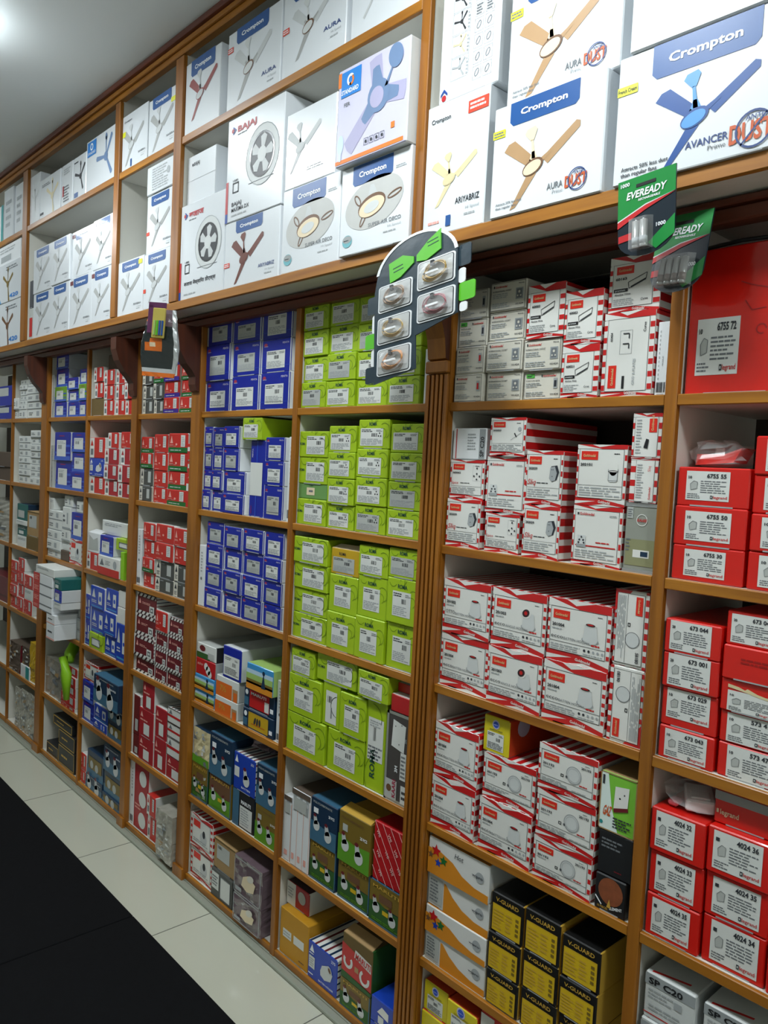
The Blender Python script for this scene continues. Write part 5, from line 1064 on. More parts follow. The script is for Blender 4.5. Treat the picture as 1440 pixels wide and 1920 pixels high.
G6 -1.233 -1.155 0.186 0.259 0.013 wiproyel2 0 1 2 0.24 0 0 1
G6 -1.150 -1.062 0.033 0.192 0.007 wiproyel2 1 0 2 0.24 0 0 1
G6 -1.151 -1.061 0.193 0.259 0.005 wiproyel2 1 1 2 0.24 0 0 1
G6 -1.055 -0.979 0.033 0.283 0.012 redp2 2 0 1 0.24 0 0 1
H1 -0.684 -0.507 1.635 1.885 0.013 bigred 0 0 1 0.24 0 0 1
H2 -0.683 -0.556 1.306 1.368 0.011 leg6755_30 0 0 3 0.24 0 0 1
H2 -0.684 -0.556 1.368 1.438 0.011 leg6755_50 0 1 3 0.24 0 0 1
H2 -0.683 -0.556 1.438 1.507 0.012 leg6755_55 0 2 3 0.24 0 0 1
H2 -0.549 -0.433 1.306 1.370 0.010 leg_p 1 0 4 0.24 0 0 1
H2 -0.548 -0.434 1.371 1.433 0.008 leg_p 1 1 4 0.24 0 0 1
H2 -0.549 -0.433 1.434 1.498 0.011 leg_p 1 2 4 0.24 0 0 1
H2 -0.549 -0.434 1.498 1.562 0.008 leg_p 1 3 4 0.24 0 0 1
H3 -0.684 -0.582 0.979 1.038 0.010 leg673043 0 0 4 0.24 0 0 1
H3 -0.684 -0.582 1.039 1.109 0.012 leg673029 0 1 4 0.24 0 0 1
H3 -0.684 -0.582 1.110 1.173 0.007 leg673001 0 2 4 0.24 0 0 1
H3 -0.684 -0.582 1.173 1.234 0.006 leg673044 0 3 4 0.24 0 0 1
H3 -0.576 -0.475 0.979 1.038 0.013 leg573473 1 0 5 0.24 0 0 1
H3 -0.576 -0.475 1.039 1.094 0.013 leg573413 1 1 5 0.24 0 0 1
H3 -0.577 -0.475 1.094 1.150 0.009 leg_torn 1 2 5 0.24 0 0 1
H3 -0.576 -0.474 1.150 1.208 0.005 leg_plain 1 3 5 0.24 0 0 1
H3 -0.576 -0.475 1.208 1.266 0.011 leg673045 1 4 5 0.24 0 0 1
H4 -0.684 -0.584 0.646 0.724 0.008 leg402435 0 0 3 0.24 0 0 1
H4 -0.683 -0.583 0.725 0.805 0.009 leg402433 0 1 3 0.24 0 0 1
H4 -0.684 -0.583 0.806 0.886 0.004 leg402433b 0 2 3 0.24 0 0 1
H4 -0.579 -0.473 0.646 0.730 0.013 leg402434 1 0 3 0.24 0 0 1
H4 -0.579 -0.473 0.731 0.808 0.012 leg402435b 1 1 3 0.24 0 0 1
H4 -0.579 -0.473 0.809 0.890 0.006 leg402436 1 2 3 0.24 0 0 1
H4 -0.468 -0.377 0.646 0.731 0.009 leg_p 2 0 1 0.24 0 0 1
H4 -0.579 -0.472 0.891 0.948 0.024 leg_wide 3 0 1 0.24 0 0 0
H5 -0.677 -0.581 0.314 0.488 0.006 spc20 0 0 2 0.24 0 0 1
H5 -0.676 -0.580 0.488 0.575 0.010 spc20 0 1 2 0.24 0 0 1
H5 -0.567 -0.470 0.314 0.495 0.009 spc20 1 0 2 0.24 0 0 1
H5 -0.566 -0.470 0.495 0.574 0.013 spc20 1 1 2 0.24 0 0 1
"""

# ------------------------------------------------------------------ carton kinds: draw(F, S, seed), name, category, look, front/side/top material, sticker child?
wf = ('white_film', 'white_film', 'white_film'); K = {}
def k(key, fn, name, look, m=('white', 'white', 'white'), st=0, rot=0, cat='box', extra=None): K[key] = (fn, name, look, m, st, rot, cat, extra)
n = 'fan_carton'
k('fan_wh', lambda F, S, s: fan_y(F, .5, .5, .8, 'fangrey_l', 'fangrey_l'), n, 'white ceiling fan carton with a pale fan', wf)
k('fan_olive', lambda F, S, s: (fan_y(F, .62, .45, .8, 'cream2', 'cream2'), F.txt_lines(.1, .78, .5, .86, 2, 'ink2'), F.r(.02, .1, .2, .16, 'ink', 2)), n, 'white fan carton with a cream fan', wf)
k('fan_side', lambda F, S, s: (F.txt_lines(.2, .1, .7, .5, 6, 'ink2'), F.txt_lines(.2, .75, .8, .9, 3, 'ink3'), F.r(.1, .25, .25, .5, 'bajred', 2)), n, 'narrow white carton with grey print', wf)
k('fan_black', lambda F, S, s: (fan_y(F, .58, .5, .9, 'fanblk', 'fanblk', 14), F.r(.1, .05, .4, .16, 'cromp', 3), F.txt_lines(.06, .84, .5, .9, 1, 'ink')), n, 'fan carton showing a black fan', wf)
k('fan_std', lambda F, S, s: (F.r(.04, .68, .34, .96, 'std', 3), F.t('STANDARD', .06, .71, .05, 'txt_white', 5, wid=.26), F.ring(.19, .85, .05, .02, 'txt_white', 5), fan_y(F, .68, .5, .85, 'fansteel', 'fansteel', 25)), n, 'fan carton with blue square and steel-blue fan', wf)
k('fan_grey', lambda F, S, s: d_fang(F, [None, ('ink', .0), ('tagred', -.1)][s % 2 and 0]), n, 'white fan carton with blue tab', wf)
k('fan_grey2', lambda F, S, s: d_fang(F, ('maroon', .0)), n, 'white fan carton with blue tab and maroon tag', wf)
k('fan_rivera', lambda F, S, s: d_fang(F, ('tagyel', .80)), n, 'white fan carton with yellow tag', wf)
k('fan_rivera2', lambda F, S, s: (d_fang(F), F.r(0, .3, .1, .37, 'tagred', 3)), n, 'white fan carton with red mark at its side', wf)
k('fan_glare', lambda F, S, s: (d_fang(F), F.r(0, .32, .12, .38, 'tagred', 3)), n, 'white fan carton in shiny film', wf)
k('fan_back', lambda F, S, s: (F.txt_lines(.2, .1, .8, .9, 9, 'ink3'), F.disc(.8, .6, .06, 'ink3', 2)), n, 'small white carton back with grey print', wf)
k('fan_notab', lambda F, S, s: (fan(F, .38, .42, .8, 'fangrey_l', 'fangrey', 'fangrey'), F.t('Crompton', .08, .86, .035, 'ink', 3, wid=.3), F.r(.02, .62, .14, .71, 'tagyel', 3), F.r(.36, .04, .42, .17, 'cromp', 3), foot(F, 'RIVIERA', .93, .2, .035, 'ink2', wid=.26)), n, 'white fan carton without a blue tab, yellow tag', wf)
k('fan_tab', lambda F, S, s: (tab(F, .14, .80, .80, 1), fan(F, .40, .42, .8, 'fangrey_l', 'fangrey', 'fangrey'), F.r(.80, .74, .98, .82, 'tagyel', 3), foot(F, 'RIVIERA', .93, .2, .035, 'ink2', wid=.26)), n, 'white fan carton, blue tab and yellow tag', wf)
k('fan_red', lambda F, S, s: (d_fan(F, 'fangrey_l', 'fanred', 'fanred', tb=(.16, .84, .78, 1), y=.48, x=.44, s=.8, txt='')), n, 'small white carton with dusky red fan', wf)
k('fan_aura', lambda F, S, s: d_fan(F, 'white_d', 'fangrey_l', 'fangrey', 'tan_d', txt='AURA', tb=(.17, .77, .80, 1), y=.42, x=.42, s=.68, tagc='tagred', tagp=(0, .74), foot_v=.2), n, 'white carton reading AURA with grey fan', wf)
k('fan_aura2', lambda F, S, s: d_fan(F, 'white_d', 'fangrey_l', 'fangrey', 'tan_d', txt='AURA', tb=(.17, .77, .84, 1), y=.46, x=.42, s=.68, tagc='tagred', tagp=(0, .52), foot_v=.28), n, 'glossy white carton reading AURA, cut by frame top', wf)
k('fan_plain', lambda F, S, s: (F.line([(.2, .25), (.34, .5)], .03, 'fangrey_l', 2), F.txt_lines(.6, .28, .8, .33, 1, 'ink3')), n, 'plain white fan carton at the top of photo', wf)
k('exh_hindi', lambda F, S, s: d_exh(F, 'बजाज', 'बजाज मैक्सिमा डीएक्स'), 'exhaust_fan_carton', 'exhaust fan carton with Hindi lettering', wf)
k('exh_max', lambda F, S, s: d_exh(F), 'exhaust_fan_carton', 'exhaust fan carton marked MAXIMA DX', wf)
k('bajaj_plain', lambda F, S, s: (F.t('BAJAJ', .24, .78, .07, 'ink', 3, wid=.2), F.disc(.2, .81, .025, 'ink', 3), F.line([(0, .5), (1, .5)], .006, 'ink3', 2)), 'fan_carton', 'plain white film-wrapped carton with tiny logo', wf)
k('fan_brown', lambda F, S, s: d_fan(F, 'fanbrown', 'fanbrown', 'fanbrown', txt='ARIYABRIZ', tb=(.21, .70, .80, .985), tagc='tagred', tagp=(0, .32), y=.40, x=.38, s=.66, wid=.28, foot_v=.2), n, 'white carton with a red-brown fan', wf)
k('airdeco', lambda F, S, s: d_airdeco(F), n, 'SUPER AIR DECO fan carton with oval picture, smaller', wf)
k('airdeco2', lambda F, S, s: d_airdeco(F), n, 'SUPER AIR DECO fan carton beside the upper pilaster', wf)
k('fan_white_glare', lambda F, S, s: (fan(F, .30, .50, .7, 'fangrey_l', 'fangrey_l', 'fangrey_l'), F.txt_lines(.45, .16, .78, .22, 2, 'ink3')), n, 'white fan carton washed out by lamp glare', wf)
k('standard', lambda F, S, s: d_standard(F), n, 'carton with lavender fan and orange edges', ('lilac', 'white_d', 'white'))
k('ariyabriz', lambda F, S, s: (F.t('Crompton', .08, .86, .035, 'ink', 3, wid=.32), F.r(.68, .84, .99, .93, 'tagred', 3), F.txt_lines(.71, .86, .95, .92, 2, 'txt_white', 4), fan(F, .42, .40, .72, 'cream2', 'cream2', 'cream2', cano='cream2'), foot(F, 'ARIYABRIZ', .92, .20, .045, 'ink', wid=.38), F.r(.40, .05, .48, .13, 'cromp', 4), F.txt_lines(.1, .08, .36, .12, 1, 'redlight', 3)), n, 'ARIYABRIZ carton with cream fan', wf)
for kk, lk in (('auraprime', 'AURA Prime carton standing on the board'), ('auraprime2', 'AURA Prime carton on top, reaching the frame top')):
    k(kk, lambda F, S, s: (tab(F, .16, .78, .79, .995), fan(F, .40, .37, .80, 'cream', 'tan', 'tan', 'tan_d', 'cream'), F.r(0, .72, .12, .79, 'tagyel', 3), F.txt_lines(.01, .73, .11, .78, 2, 'ink2', 4), F.t('AURA', .68, .13, .055, 'ink2', 3, wid=.14, al='r'), F.t('Prime', .68, .085, .035, 'ink3', 3, wid=.09, al='r', bold=0), antidust(F, .79, .16, .08), F.t('Attracts 50% less dust', .06, .105, .022, 'ink2', 3, wid=.25), F.t('than regular fans', .06, .07, .022, 'ink2', 3, wid=.20)), n, lk, wf)
k('avancer', lambda F, S, s: (tab(F, .20, .76, .74, .995), fan(F, .45, .36, .66, 'fanblue_l', 'fanblue', 'fanblue', 'fanblue', 'fanblue_l'), F.r(0, .70, .12, .77, 'tagyel', 3), F.t('French Cream', .005, .72, .03, 'ink', 4, wid=.11), F.t('AVANCER', .63, .14, .055, 'navytxt', 3, wid=.22, al='r'), F.t('Prime', .62, .09, .035, 'ink2', 3, wid=.09, al='r', bold=0), antidust(F, .74, .16, .09), F.t('Attracts 50% less dust', .05, .10, .032, 'ink', 3, wid=.27), F.t('than regular fans', .05, .055, .032, 'ink', 3, wid=.21)), n, 'large AVANCER carton showing a blue fan', wf)
k('topcarton', lambda F, S, s: (F.disc(.30, .58, .12, 'skycircle', 2), F.q([(.24, .52), (.34, .64), (.37, .62), (.27, .50)], 'tan', 3)), n, 'large white carton on the blue-fan carton', wf)
k('bajaj_back', lambda F, S, s: d_bajaj_v(F), n, 'white carton with sideways fan line drawings', wf)
k('swoosh', lambda F, S, s: d_swoosh(F, 'tan_d' if s % 2 else 'olive'), n, 'white fan carton with blue swoosh', wf)
k('opencarton', lambda F, S, s: d_mis(F, 'n', s), 'open_carton', 'open white carton above the blue-swoosh cartons')
k('tealwhite', lambda F, S, s: F.r(.6, 0, 1, 1, 'teal', 2), 'carton', 'white and teal carton')
k('filmwhite', lambda F, S, s: d_clear(F, s) if 0 else F.txt_lines(.2, .2, .8, .8, 4, 'ink3'), 'carton', 'white film-wrapped carton', wf)
k('redpack', lambda F, S, s: F.r(.1, .1, .9, .7, 'gmred', 2), 'packet', 'narrow red and white packet', ('paper_g', 'paper_g', 'paper_g'), cat='packet'); k('darkpack', None, 'packet', 'narrow dark packet', ('ink', 'ink', 'ink'), cat='packet')
n = 'switch_carton'
for kk in ('penta', 'penta_s'): k(kk, (lambda F, S, s: d_penta(F, S, s)) if kk == 'penta' else (lambda F, S, s: d_penta(F, S, s, True)), n, 'royal blue switch carton' if kk == 'penta' else 'small royal blue switch carton', ('penta', 'white', 'white'), 1)
k('pentatall', lambda F, S, s: (F.r(.45, 0, .50, 1, 'penta_l', 2), F.r(.04, .28, .88, .71, 'paper', 3), F.bars(.4, .35, .55, .5, 4), S_vtext(F, 'PENTA', .2, .78, .08, 'lilac', 3), S_vtext(F, 'anchor', .2, .04, .08, 'logored', 3)), n, 'tall royal blue carton with sideways label', ('penta', 'white', 'white'))
k('pentaopen', lambda F, S, s: (F.r(.06, .08, .92, .72, 'paper', 3), sticker(S, .1, .1, .9, .7, seed=s)), n, 'white carton with blue top band, tipped back', ('penta', 'white', 'white'), 1)
k('navyplain', None, n, 'dark blue carton deep in shadow', ('penta', 'penta', 'penta')); k('paleside', lambda F, S, s: F.txt_lines(.2, .2, .8, .8, 4, 'ink3'), n, 'narrow whitish carton end', ('paper_g', 'paper_g', 'penta'))
k('bpale', lambda F, S, s: d_bpale(F, S, s), n, 'blue banded carton', ('penta', 'white_d', 'penta'), 1); k('bgreen', lambda F, S, s: d_bpale(F, S, s), n, 'green-fronted carton among blue ones', ('bgreen', 'white_d', 'bgreen'), 1)
rm = ('roma', 'roma', 'roma')
k('roma', lambda F, S, s: d_roma(F, S, s), n, 'lime green switch carton', rm, 1); k('roma3', lambda F, S, s: d_roma(F, S, s, 3), n, 'lime green socket carton', rm, 1); k('romat', lambda F, S, s: d_roma(F, S, s, None, True), n, 'tall lime green carton', rm, 1); k('romal', lambda F, S, s: d_roma(F, S, s, None, False, True), n, 'wide lime green carton, name beside label', rm, 1)
k('romal_dull', lambda F, S, s: (F.r(.3, .25, .58, .75, 'cream', 2), F.r(.38, .45, .52, .58, 'ink2', 3), F.t('ROMA', .4, .85, .1, 'roma_txt', 3, wid=.12)), n, 'dull green carton with small cream label', ('roma_dull', 'roma_dull', 'roma_dull'))
k('roma_y', lambda F, S, s: (F.t('ROMA', .3, .74, .12, 'ink', 3, wid=.24), sticker(S, .08, .1, .84, .66, seed=s, g='paper_g')), n, 'mustard yellow carton among lime ones', ('yellowbox', 'yellowbox', 'yellowbox'), 1)
k('roma_on', lambda F, S, s: d_roma(F, S, s), n, 'lime green carton lying on royal blue cartons', rm, 1); k('roman', lambda F, S, s: (F.r(.2, .08, .85, .82, 'paper', 2), F.bars(.3, .55, .6, .7, 4), F.line([(.55, .2), (.55, .45)], .06, 'ink2', 3), F.ring(.9, .5, .4, .03, 'roma_d', 2, a0=100, a1=260)), n, 'narrow lime green carton', rm)
k('romav', lambda F, S, s: (F.r(.12, .33, .90, .80, 'paper', 2), F.bars(.38, .55, .55, .7, 4), F.txt_lines(.15, .34, .85, .5, 4, 'ink2', 3), F.txt_lines(.2, .7, .8, .78, 3, 'ink3', 3), S_vtext(F, 'ROMA', .52, .14, .26, 'roma_txt', 3), F.ring(.3, .8, .5, .03, 'roma_d', 2, a0=-20, a1=90), F.ring(.9, .15, .9, .03, 'roma_d', 2, a0=110, a1=210)), n, 'tall narrow lime carton with upright lettering', rm)
k('lime_s', lambda F, S, s: (F.r(.2, .2, .8, .7, 'paper', 2), F.frame(.2, .2, .8, .7, .03, 'ink2', 3), F.ring(.85, .8, .2, .03, 'roma_d', 2)), n, 'lime green carton among other colours', rm); k('limestrip', None, 'packet', 'bright yellow-green strip packet', ('lime2', 'lime2', 'lime2'), cat='packet')
n = 'switch_carton'
k('rw', lambda F, S, s: d_rw(F, 'anred', .32, None, seed=s), n, 'red and white switch carton', ('anred', 'gmwhite', 'anred')); k('rwm', lambda F, S, s: d_rw(F, 'anred2', .3, None, seed=s), n, 'crimson and white switch carton', ('anred2', 'gmwhite', 'gmwhite')); k('rwwide', lambda F, S, s: d_wideband(F, 'anred', s), n, 'wide white carton with red lower band', ('gmwhite', 'gmwhite', 'gmwhite')); k('rwtilt', lambda F, S, s: (F.r(0, 0, .4, 1, 'gmwhite', 2), F.disc(.68, .6, .17, 'paper_g', 3), F.txt_lines(.05, .3, .3, .8, 4, 'ink3', 3)), n, 'red and white box on the mustard carton', ('anred2', 'gmwhite', 'stripe_d'), extra='lean')
k('rg', lambda F, S, s: d_rw(F, 'anred', 0, 'green', seed=s), n, 'red carton with green base strip', ('anred', 'gmwhite', 'anred')); k('rb', lambda F, S, s: d_rw(F, 'anred', 0, 'violet', seed=s), n, 'red carton with violet base strip', ('anred', 'gmwhite', 'anred')); k('redp', lambda F, S, s: d_rw(F, 'anred', 0, None, seed=s), n, 'plain red carton with white label', ('anred', 'gmwhite', 'gmwhite')); k('rgp', lambda F, S, s: d_rw(F, 'anred', 0, None, seed=s), n, 'bright red carton', ('anred', 'gmwhite', 'anred')); k('redp2', lambda F, S, s: d_rw(F, 'anred', .5, None, seed=s), n, 'red and white carton cut by the photo edge', ('anred', 'gmwhite', 'gmwhite'))
k('rgside', lambda F, S, s: (F.r(.55, 0, 1, 1, 'green', 2), F.r(.1, .55, .5, .8, 'paper', 3)), n, 'narrow red and green carton', ('anred', 'anred', 'anred')); k('dgrey', lambda F, S, s: d_dgrey(F, s), n, 'dark grey carton', ('dgrey', 'novaw', 'dgrey')); k('slimred', lambda F, S, s: F.r(0, .5, .7, .9, 'gmred', 2), n, 'white and red slim carton'); k('blueart', lambda F, S, s: d_blueh(F, s), 'lamp_carton', 'bright blue carton with white lamp', ('blueh', 'gmwhite', 'blueh'))
k('maroon', lambda F, S, s: d_maroon(F, s), n, 'maroon carton with striped edges', ('maroon', 'gmwhite', 'gmwhite'), extra='mstripe'); k('maroon_s', lambda F, S, s: (F.r(.35, .1, .75, .5, 'paper', 2), F.q([(.1, .7), (.2, .9), (.3, .7)], 'redlight', 2), F.txt_lines(.1, .55, .8, .65, 1, 'redlight', 2)), n, 'small crimson carton with white label', ('anred2', 'gmwhite', 'gmwhite')); k('maroonv', lambda F, S, s: (F.r(0, 0, .2, 1, 'gmwhite', 2), F.r(.4, .1, .8, .4, 'paper_g', 2)), n, 'narrow maroon carton', ('maroon', 'gmwhite', 'gmwhite')); k('whitestripe', lambda F, S, s: (F.r(0, .4, 1, .55, 'gmred', 2), F.q([(.1, .6), (.2, .9), (.3, .6)], 'ink2', 2), F.frame(0, 0, 1, 1, .02, 'stripe_d', 3)), n, 'white carton with dark and red stripes', ('gmwhite', 'gmwhite', 'gmwhite'), extra='mstripe'); k('stripebox', None, n, 'white carton end with blue and maroon stripes', ('gmwhite', 'gmwhite', 'gmwhite'), extra='mstripe'); k('maroonpack', None, 'packet', 'dark maroon packet', ('maroon', 'maroon', 'maroon'), cat='packet')
k('stripewhite', lambda F, S, s: (F.txt_lines(.2, .4, .9, .6, 1, 'ink', 2), F.r(0, 0, 1, .1, 'redlight', 2)), n, 'long white carton sticking out past the post'); k('redwhite', lambda F, S, s: (F.r(0, 0, .34, 1, 'anred', 2), F.txt_lines(.05, .3, .3, .8, 3, 'redlight', 3), F.line([(.34, .02), (1, .02)], .02, 'ink2', 3)), n, 'red-ended white carton sticking out past the post')
k('slimwhite', lambda F, S, s: d_slimw(F, s), 'slim_carton', 'slim white carton', ('paper', 'paper', 'paper')); k('blueline', lambda F, S, s: d_blueline(F, s), 'lamp_carton', 'bright blue slim carton', ('blueh', 'gmwhite', 'gmwhite'))
k('whitecarton', lambda F, S, s: d_mis(F, 't', s), 'carton', 'small white carton', ('paper', 'paper', 'paper')); k('openwhite', lambda F, S, s: F.q([(.1, .1), (.9, .15), (.85, .8), (.5, .65), (.15, .85)], 'paper_g', 2), 'open_carton', 'torn-open white carton'); k('dimcarton', None, 'carton', 'brownish carton in shadow', ('browndim', 'browndim', 'browndim')); k('kraft', lambda F, S, s: (F.r(.15, .35, .75, .85, 'paper_g', 2), F.bars(.2, .7, .4, .8, 4), F.r(0, .95, 1, 1, 'kraft_d', 3)), 'kraft_carton', 'brown cardboard carton with white label', ('kraft', 'kraft', 'kraft')); k('kraftold', lambda F, S, s: F.r(.2, .3, .7, .8, 'kraft_d', 2), 'kraft_carton', 'worn olive-brown cardboard carton', ('kraft_d', 'kraft_d', 'kraft_d'))
k('tealbox', lambda F, S, s: d_mis(F, 't', s), 'carton', 'teal carton', ('teald', 'teald', 'teald')); k('tealnavy', lambda F, S, s: F.r(.1, .15, .7, .6, 'paper_g', 2), 'carton', 'dark teal carton with pale label', ('teald', 'navy', 'navy')); k('navytray', lambda F, S, s: F.r(.1, .5, .9, .9, 'paper_g', 2), 'tray', 'royal blue open carton tray', ('penta', 'penta', 'penta'), cat='tray'); k('brownbundle', None, 'packet', 'brown wrapped bundle', ('browndim', 'browndim', 'browndim'), cat='packet'); k('clearbag', lambda F, S, s: d_clear(F, s), 'plastic_packet', 'crumpled clear plastic packet', ('clearwrap', 'clearwrap', 'clearwrap'), cat='packet', extra='soft'); k('brownpack', lambda F, S, s: d_clear(F, s), 'packet', 'brown and red packet', ('browndim', 'maroon', 'browndim'), cat='packet', extra='soft'); k('yellowpack', None, 'packet', 'dull yellow packet', ('yellowbox', 'yellowbox', 'yellowbox'), cat='packet', extra='soft'); k('greypack', lambda F, S, s: F.r(.2, .2, .8, .8, 'paper_g', 2), 'carton', 'pale grey carton', ('greybox', 'paper_g', 'greybox'))
k('clearwrap', lambda F, S, s: d_clear(F, s), 'plastic_packet', 'upright packet of parts in clear film', ('clearwrap', 'clearwrap', 'clearwrap'), cat='packet', extra='soft'); k('clearwrap2', lambda F, S, s: d_clear(F, s), 'plastic_packet', 'grey film-wrapped bundle of boxes', ('clearwrap', 'clearwrap', 'clearwrap'), cat='packet', extra='soft'); k('blackbox', lambda F, S, s: (F.frame(.02, .05, .98, .95, .02, 'gold', 2), F.txt_lines(.2, .4, .7, .6, 1, 'gold', 2)), 'carton', 'glossy black carton', ('black', 'black', 'black')); k('longwhite', lambda F, S, s: d_long(F, s), 'slim_carton', 'tall narrow white carton on end', ('white', 'white', 'white')); k('redcircle', lambda F, S, s: d_circ(F, s), 'lamp_carton', 'tall red carton with three white discs', ('anred2', 'gmwhite', 'anred2'))
n = 'lamp_carton'
k('skybox', lambda F, S, s: d_sky(F, s), n, 'sky blue and green landscape carton', ('sky', 'sky', 'sky')); k('skybox2', lambda F, S, s: d_sky(F, s), n, 'sky blue carton on the navy ones', ('sky', 'skyg', 'skyg')); k('redfan', lambda F, S, s: (F.t('anchor', .1, .6, .18, 'redlight', 3, wid=.3), F.disc(.55, .62, .1, 'paper', 3), F.disc(.66, .42, .12, 'paper', 3), F.disc(.75, .22, .1, 'paper', 3)), n, 'red carton with white flower shapes', ('vmi', 'greybox', 'vmi')); k('tea_dark', lambda F, S, s: (F.r(0, 0, .7, .38, 'dkgreen', 2), F.disc(.3, .68, .15, 'maroon', 2, .08), F.r(.6, .1, .9, .5, 'paper_g', 3)), n, 'white and dark green carton', ('paper', 'black', 'paper_g')); k('orangebox', lambda F, S, s: d_orange(F, s), n, 'white carton with orange 7½ panel', ('paper', 'paper_g', 'paper_g')); k('navyyellow', lambda F, S, s: d_navyy(F, s), n, 'navy carton with yellow panel', ('navy', 'navy', 'navy')); k('navymaruti', lambda F, S, s: d_navyy(F, s, 'gmred', 'MARUTI'), n, 'navy carton with red panel', ('navy', 'navy', 'navy'))
k('navybulb', lambda F, S, s: d_navyb(F, s), 'bulb_holder_carton', 'navy holder carton with two lamp holders', ('navy', 'navy', 'navy2')); k('navygreen', lambda F, S, s: (F.q([(0, 0), (1, 0), (1, .3), (0, .35)], 'navy2', 2), F.r(.1, .25, .9, .75, 'olive', 3), F.disc(.3, .45, .1, 'paper_g', 4), F.disc(.6, .4, .1, 'paper_g', 4)), 'bulb_holder_carton', 'navy and olive carton', ('navy', 'navy', 'navy')); k('marutigreen', lambda F, S, s: d_green(F, s), 'bulb_holder_carton', 'olive and green carton, navy-edged', ('navy', 'navy', 'navy2')); k('marutiold', lambda F, S, s: d_green(F, s, 'MARUTI', 'tan_d', 'grass'), 'bulb_holder_carton', 'brown and green carton', ('olive', 'olive', 'olive')); k('marutidark', lambda F, S, s: d_green(F, s), 'bulb_holder_carton', 'dull olive and green carton near the floor', ('olive', 'dkgreen', 'dkgreen')); k('marutired', lambda F, S, s: d_redm(F, s), 'bulb_holder_carton', 'green carton with red panel and rings', ('kraft_d', 'dkgreen', 'kraft_d')); k('marutiwhite', lambda F, S, s: (F.r(.35, .05, .92, .62, 'paper', 2), F.t('MARUTI', .4, .68, .1, 'txt_white', 3, wid=.45, bold=.03), F.r(0, 0, .3, 1, 'navy2', 2), F.txt_lines(.4, .1, .88, .58, 7, 'ink3', 3)), 'bulb_holder_carton', 'teal-black carton with white panel', ('black', 'navy', 'navy')); k('olivegreen', lambda F, S, s: d_olive(F, s), 'bulb_holder_carton', 'olive and grass green carton, lower corner', ('olive', 'olive', 'olive')); k('olivegreen2', lambda F, S, s: d_olive(F, s), 'bulb_holder_carton', 'olive and grass green carton with open flap', ('olive', 'olive', 'gold')); k('wrapgreen', lambda F, S, s: (d_green(F, s), d_clear(F, s)), 'bulb_holder_carton', 'green carton in torn clear film', ('dkgreen', 'dkgreen', 'clearwrap'), extra='soft'); k('wrapcream', lambda F, S, s: (F.r(0, 0, 1, .22, 'grass', 2), d_clear(F, s)), 'bulb_holder_carton', 'cream carton in torn clear film', ('cream2', 'navy', 'navy'), extra='soft')
k('blueholder', lambda F, S, s: (F.q([(.06, .74), (.14, .94), (.22, .74)], 'txt_white', 2), F.r(.05, .35, .28, .62, 'paper', 3), bulbpic(F, .62, .35, 1.2), F.t('BATTEN', .4, .1, .05, 'txt_white', 3, wid=.4), F.t('252', .94, .84, .06, 'txt_white', 3, wid=.14, al='r')), 'bulb_holder_carton', 'royal blue lamp holder carton on white-striped edge', ('blueh', 'gmwhite', 'gmwhite'), extra='mstripe'); k('blueholder2', lambda F, S, s: d_blueh(F, s), 'bulb_holder_carton', 'royal blue holder carton with striped white top', ('blueh', 'gmwhite', 'gmwhite'), extra='mstripe'); k('bluebox2', lambda F, S, s: (F.q([(.3, .5), (.5, .8), (.8, .7), (.8, .4)], 'gmwhite', 2), F.r(.35, .1, .6, .4, 'paper', 2)), 'bulb_holder_carton', 'royal blue carton at the foot of the pilaster', ('blueh', 'blueh', 'blueh'))
k('mustard', lambda F, S, s: (F.r(.12, .40, .42, .58, 'paper', 2), F.r(.50, .40, .86, .58, 'paper', 2), F.txt_lines(.14, .43, .4, .55, 2, 'ink3', 3), F.txt_lines(.7, .1, .95, .15, 1, 'tan_d', 2)), 'carton', 'mustard yellow carton with two white stickers', ('must', 'must', 'must')); k('whitepanel', lambda F, S, s: (F.r(.45, .1, .92, .88, 'paper', 2), F.frame(.45, .1, .92, .88, .02, 'ink2', 3), F.r(.05, .3, .38, .9, 'paper', 2), F.txt_lines(.08, .4, .34, .8, 4, 'ink2', 3)), 'carton', 'grey carton with white panels', ('dgrey', 'dgrey', 'dgrey')); k('glassbox', lambda F, S, s: d_glass(F, s), 'lamp_carton', 'mauve film-wrapped carton with cream lampshade', ('mauve', 'mauve', 'mauve'), extra='soft'); k('slimup', lambda F, S, s: d_slimup(F, s, 1), 'slim_carton', 'slim upright white carton with brown top'); k('slimup2', lambda F, S, s: d_slimup(F, s, 3), 'slim_carton', 'row-printed upright white cartons, brown top', ('white', 'browndim', 'browndim')); k('vmired', lambda F, S, s: d_vmi(F, s), 'carton', 'red carton with diagonal white stripes', ('vmi', 'vmi', 'vmi')); k('redbox2', None, 'carton', 'flat red carton with white lid', ('vmi', 'vmi', 'gmwhite')); k('kaaridark', lambda F, S, s: d_kdark(F, s), 'switch_plate_packet', 'dark film-wrapped upright pack marked 3M', ('kaaridark', 'kaaridark', 'kaaridark'), cat='packet')
n = 'socket_carton'; g = ('gmwhite', 'gmred', 'gmred')
nv = ('novaw', 'novaw', 'novaw')
k('gmnova', lambda F, S, s: d_nova(F, s, None, 'sock'), n, 'cream carton with grey socket picture', nv); k('gmnova_r', lambda F, S, s: d_nova(F, s, None, 'red'), n, 'cream switch carton with small switch picture', nv); k('gmnova_g', lambda F, S, s: d_nova(F, s, 'g'), n, 'cream carton with green badge', nv); k('gmnova_d', lambda F, S, s: d_nova(F, s, None, 'ink'), n, 'cream carton half hidden by the cable card', nv)
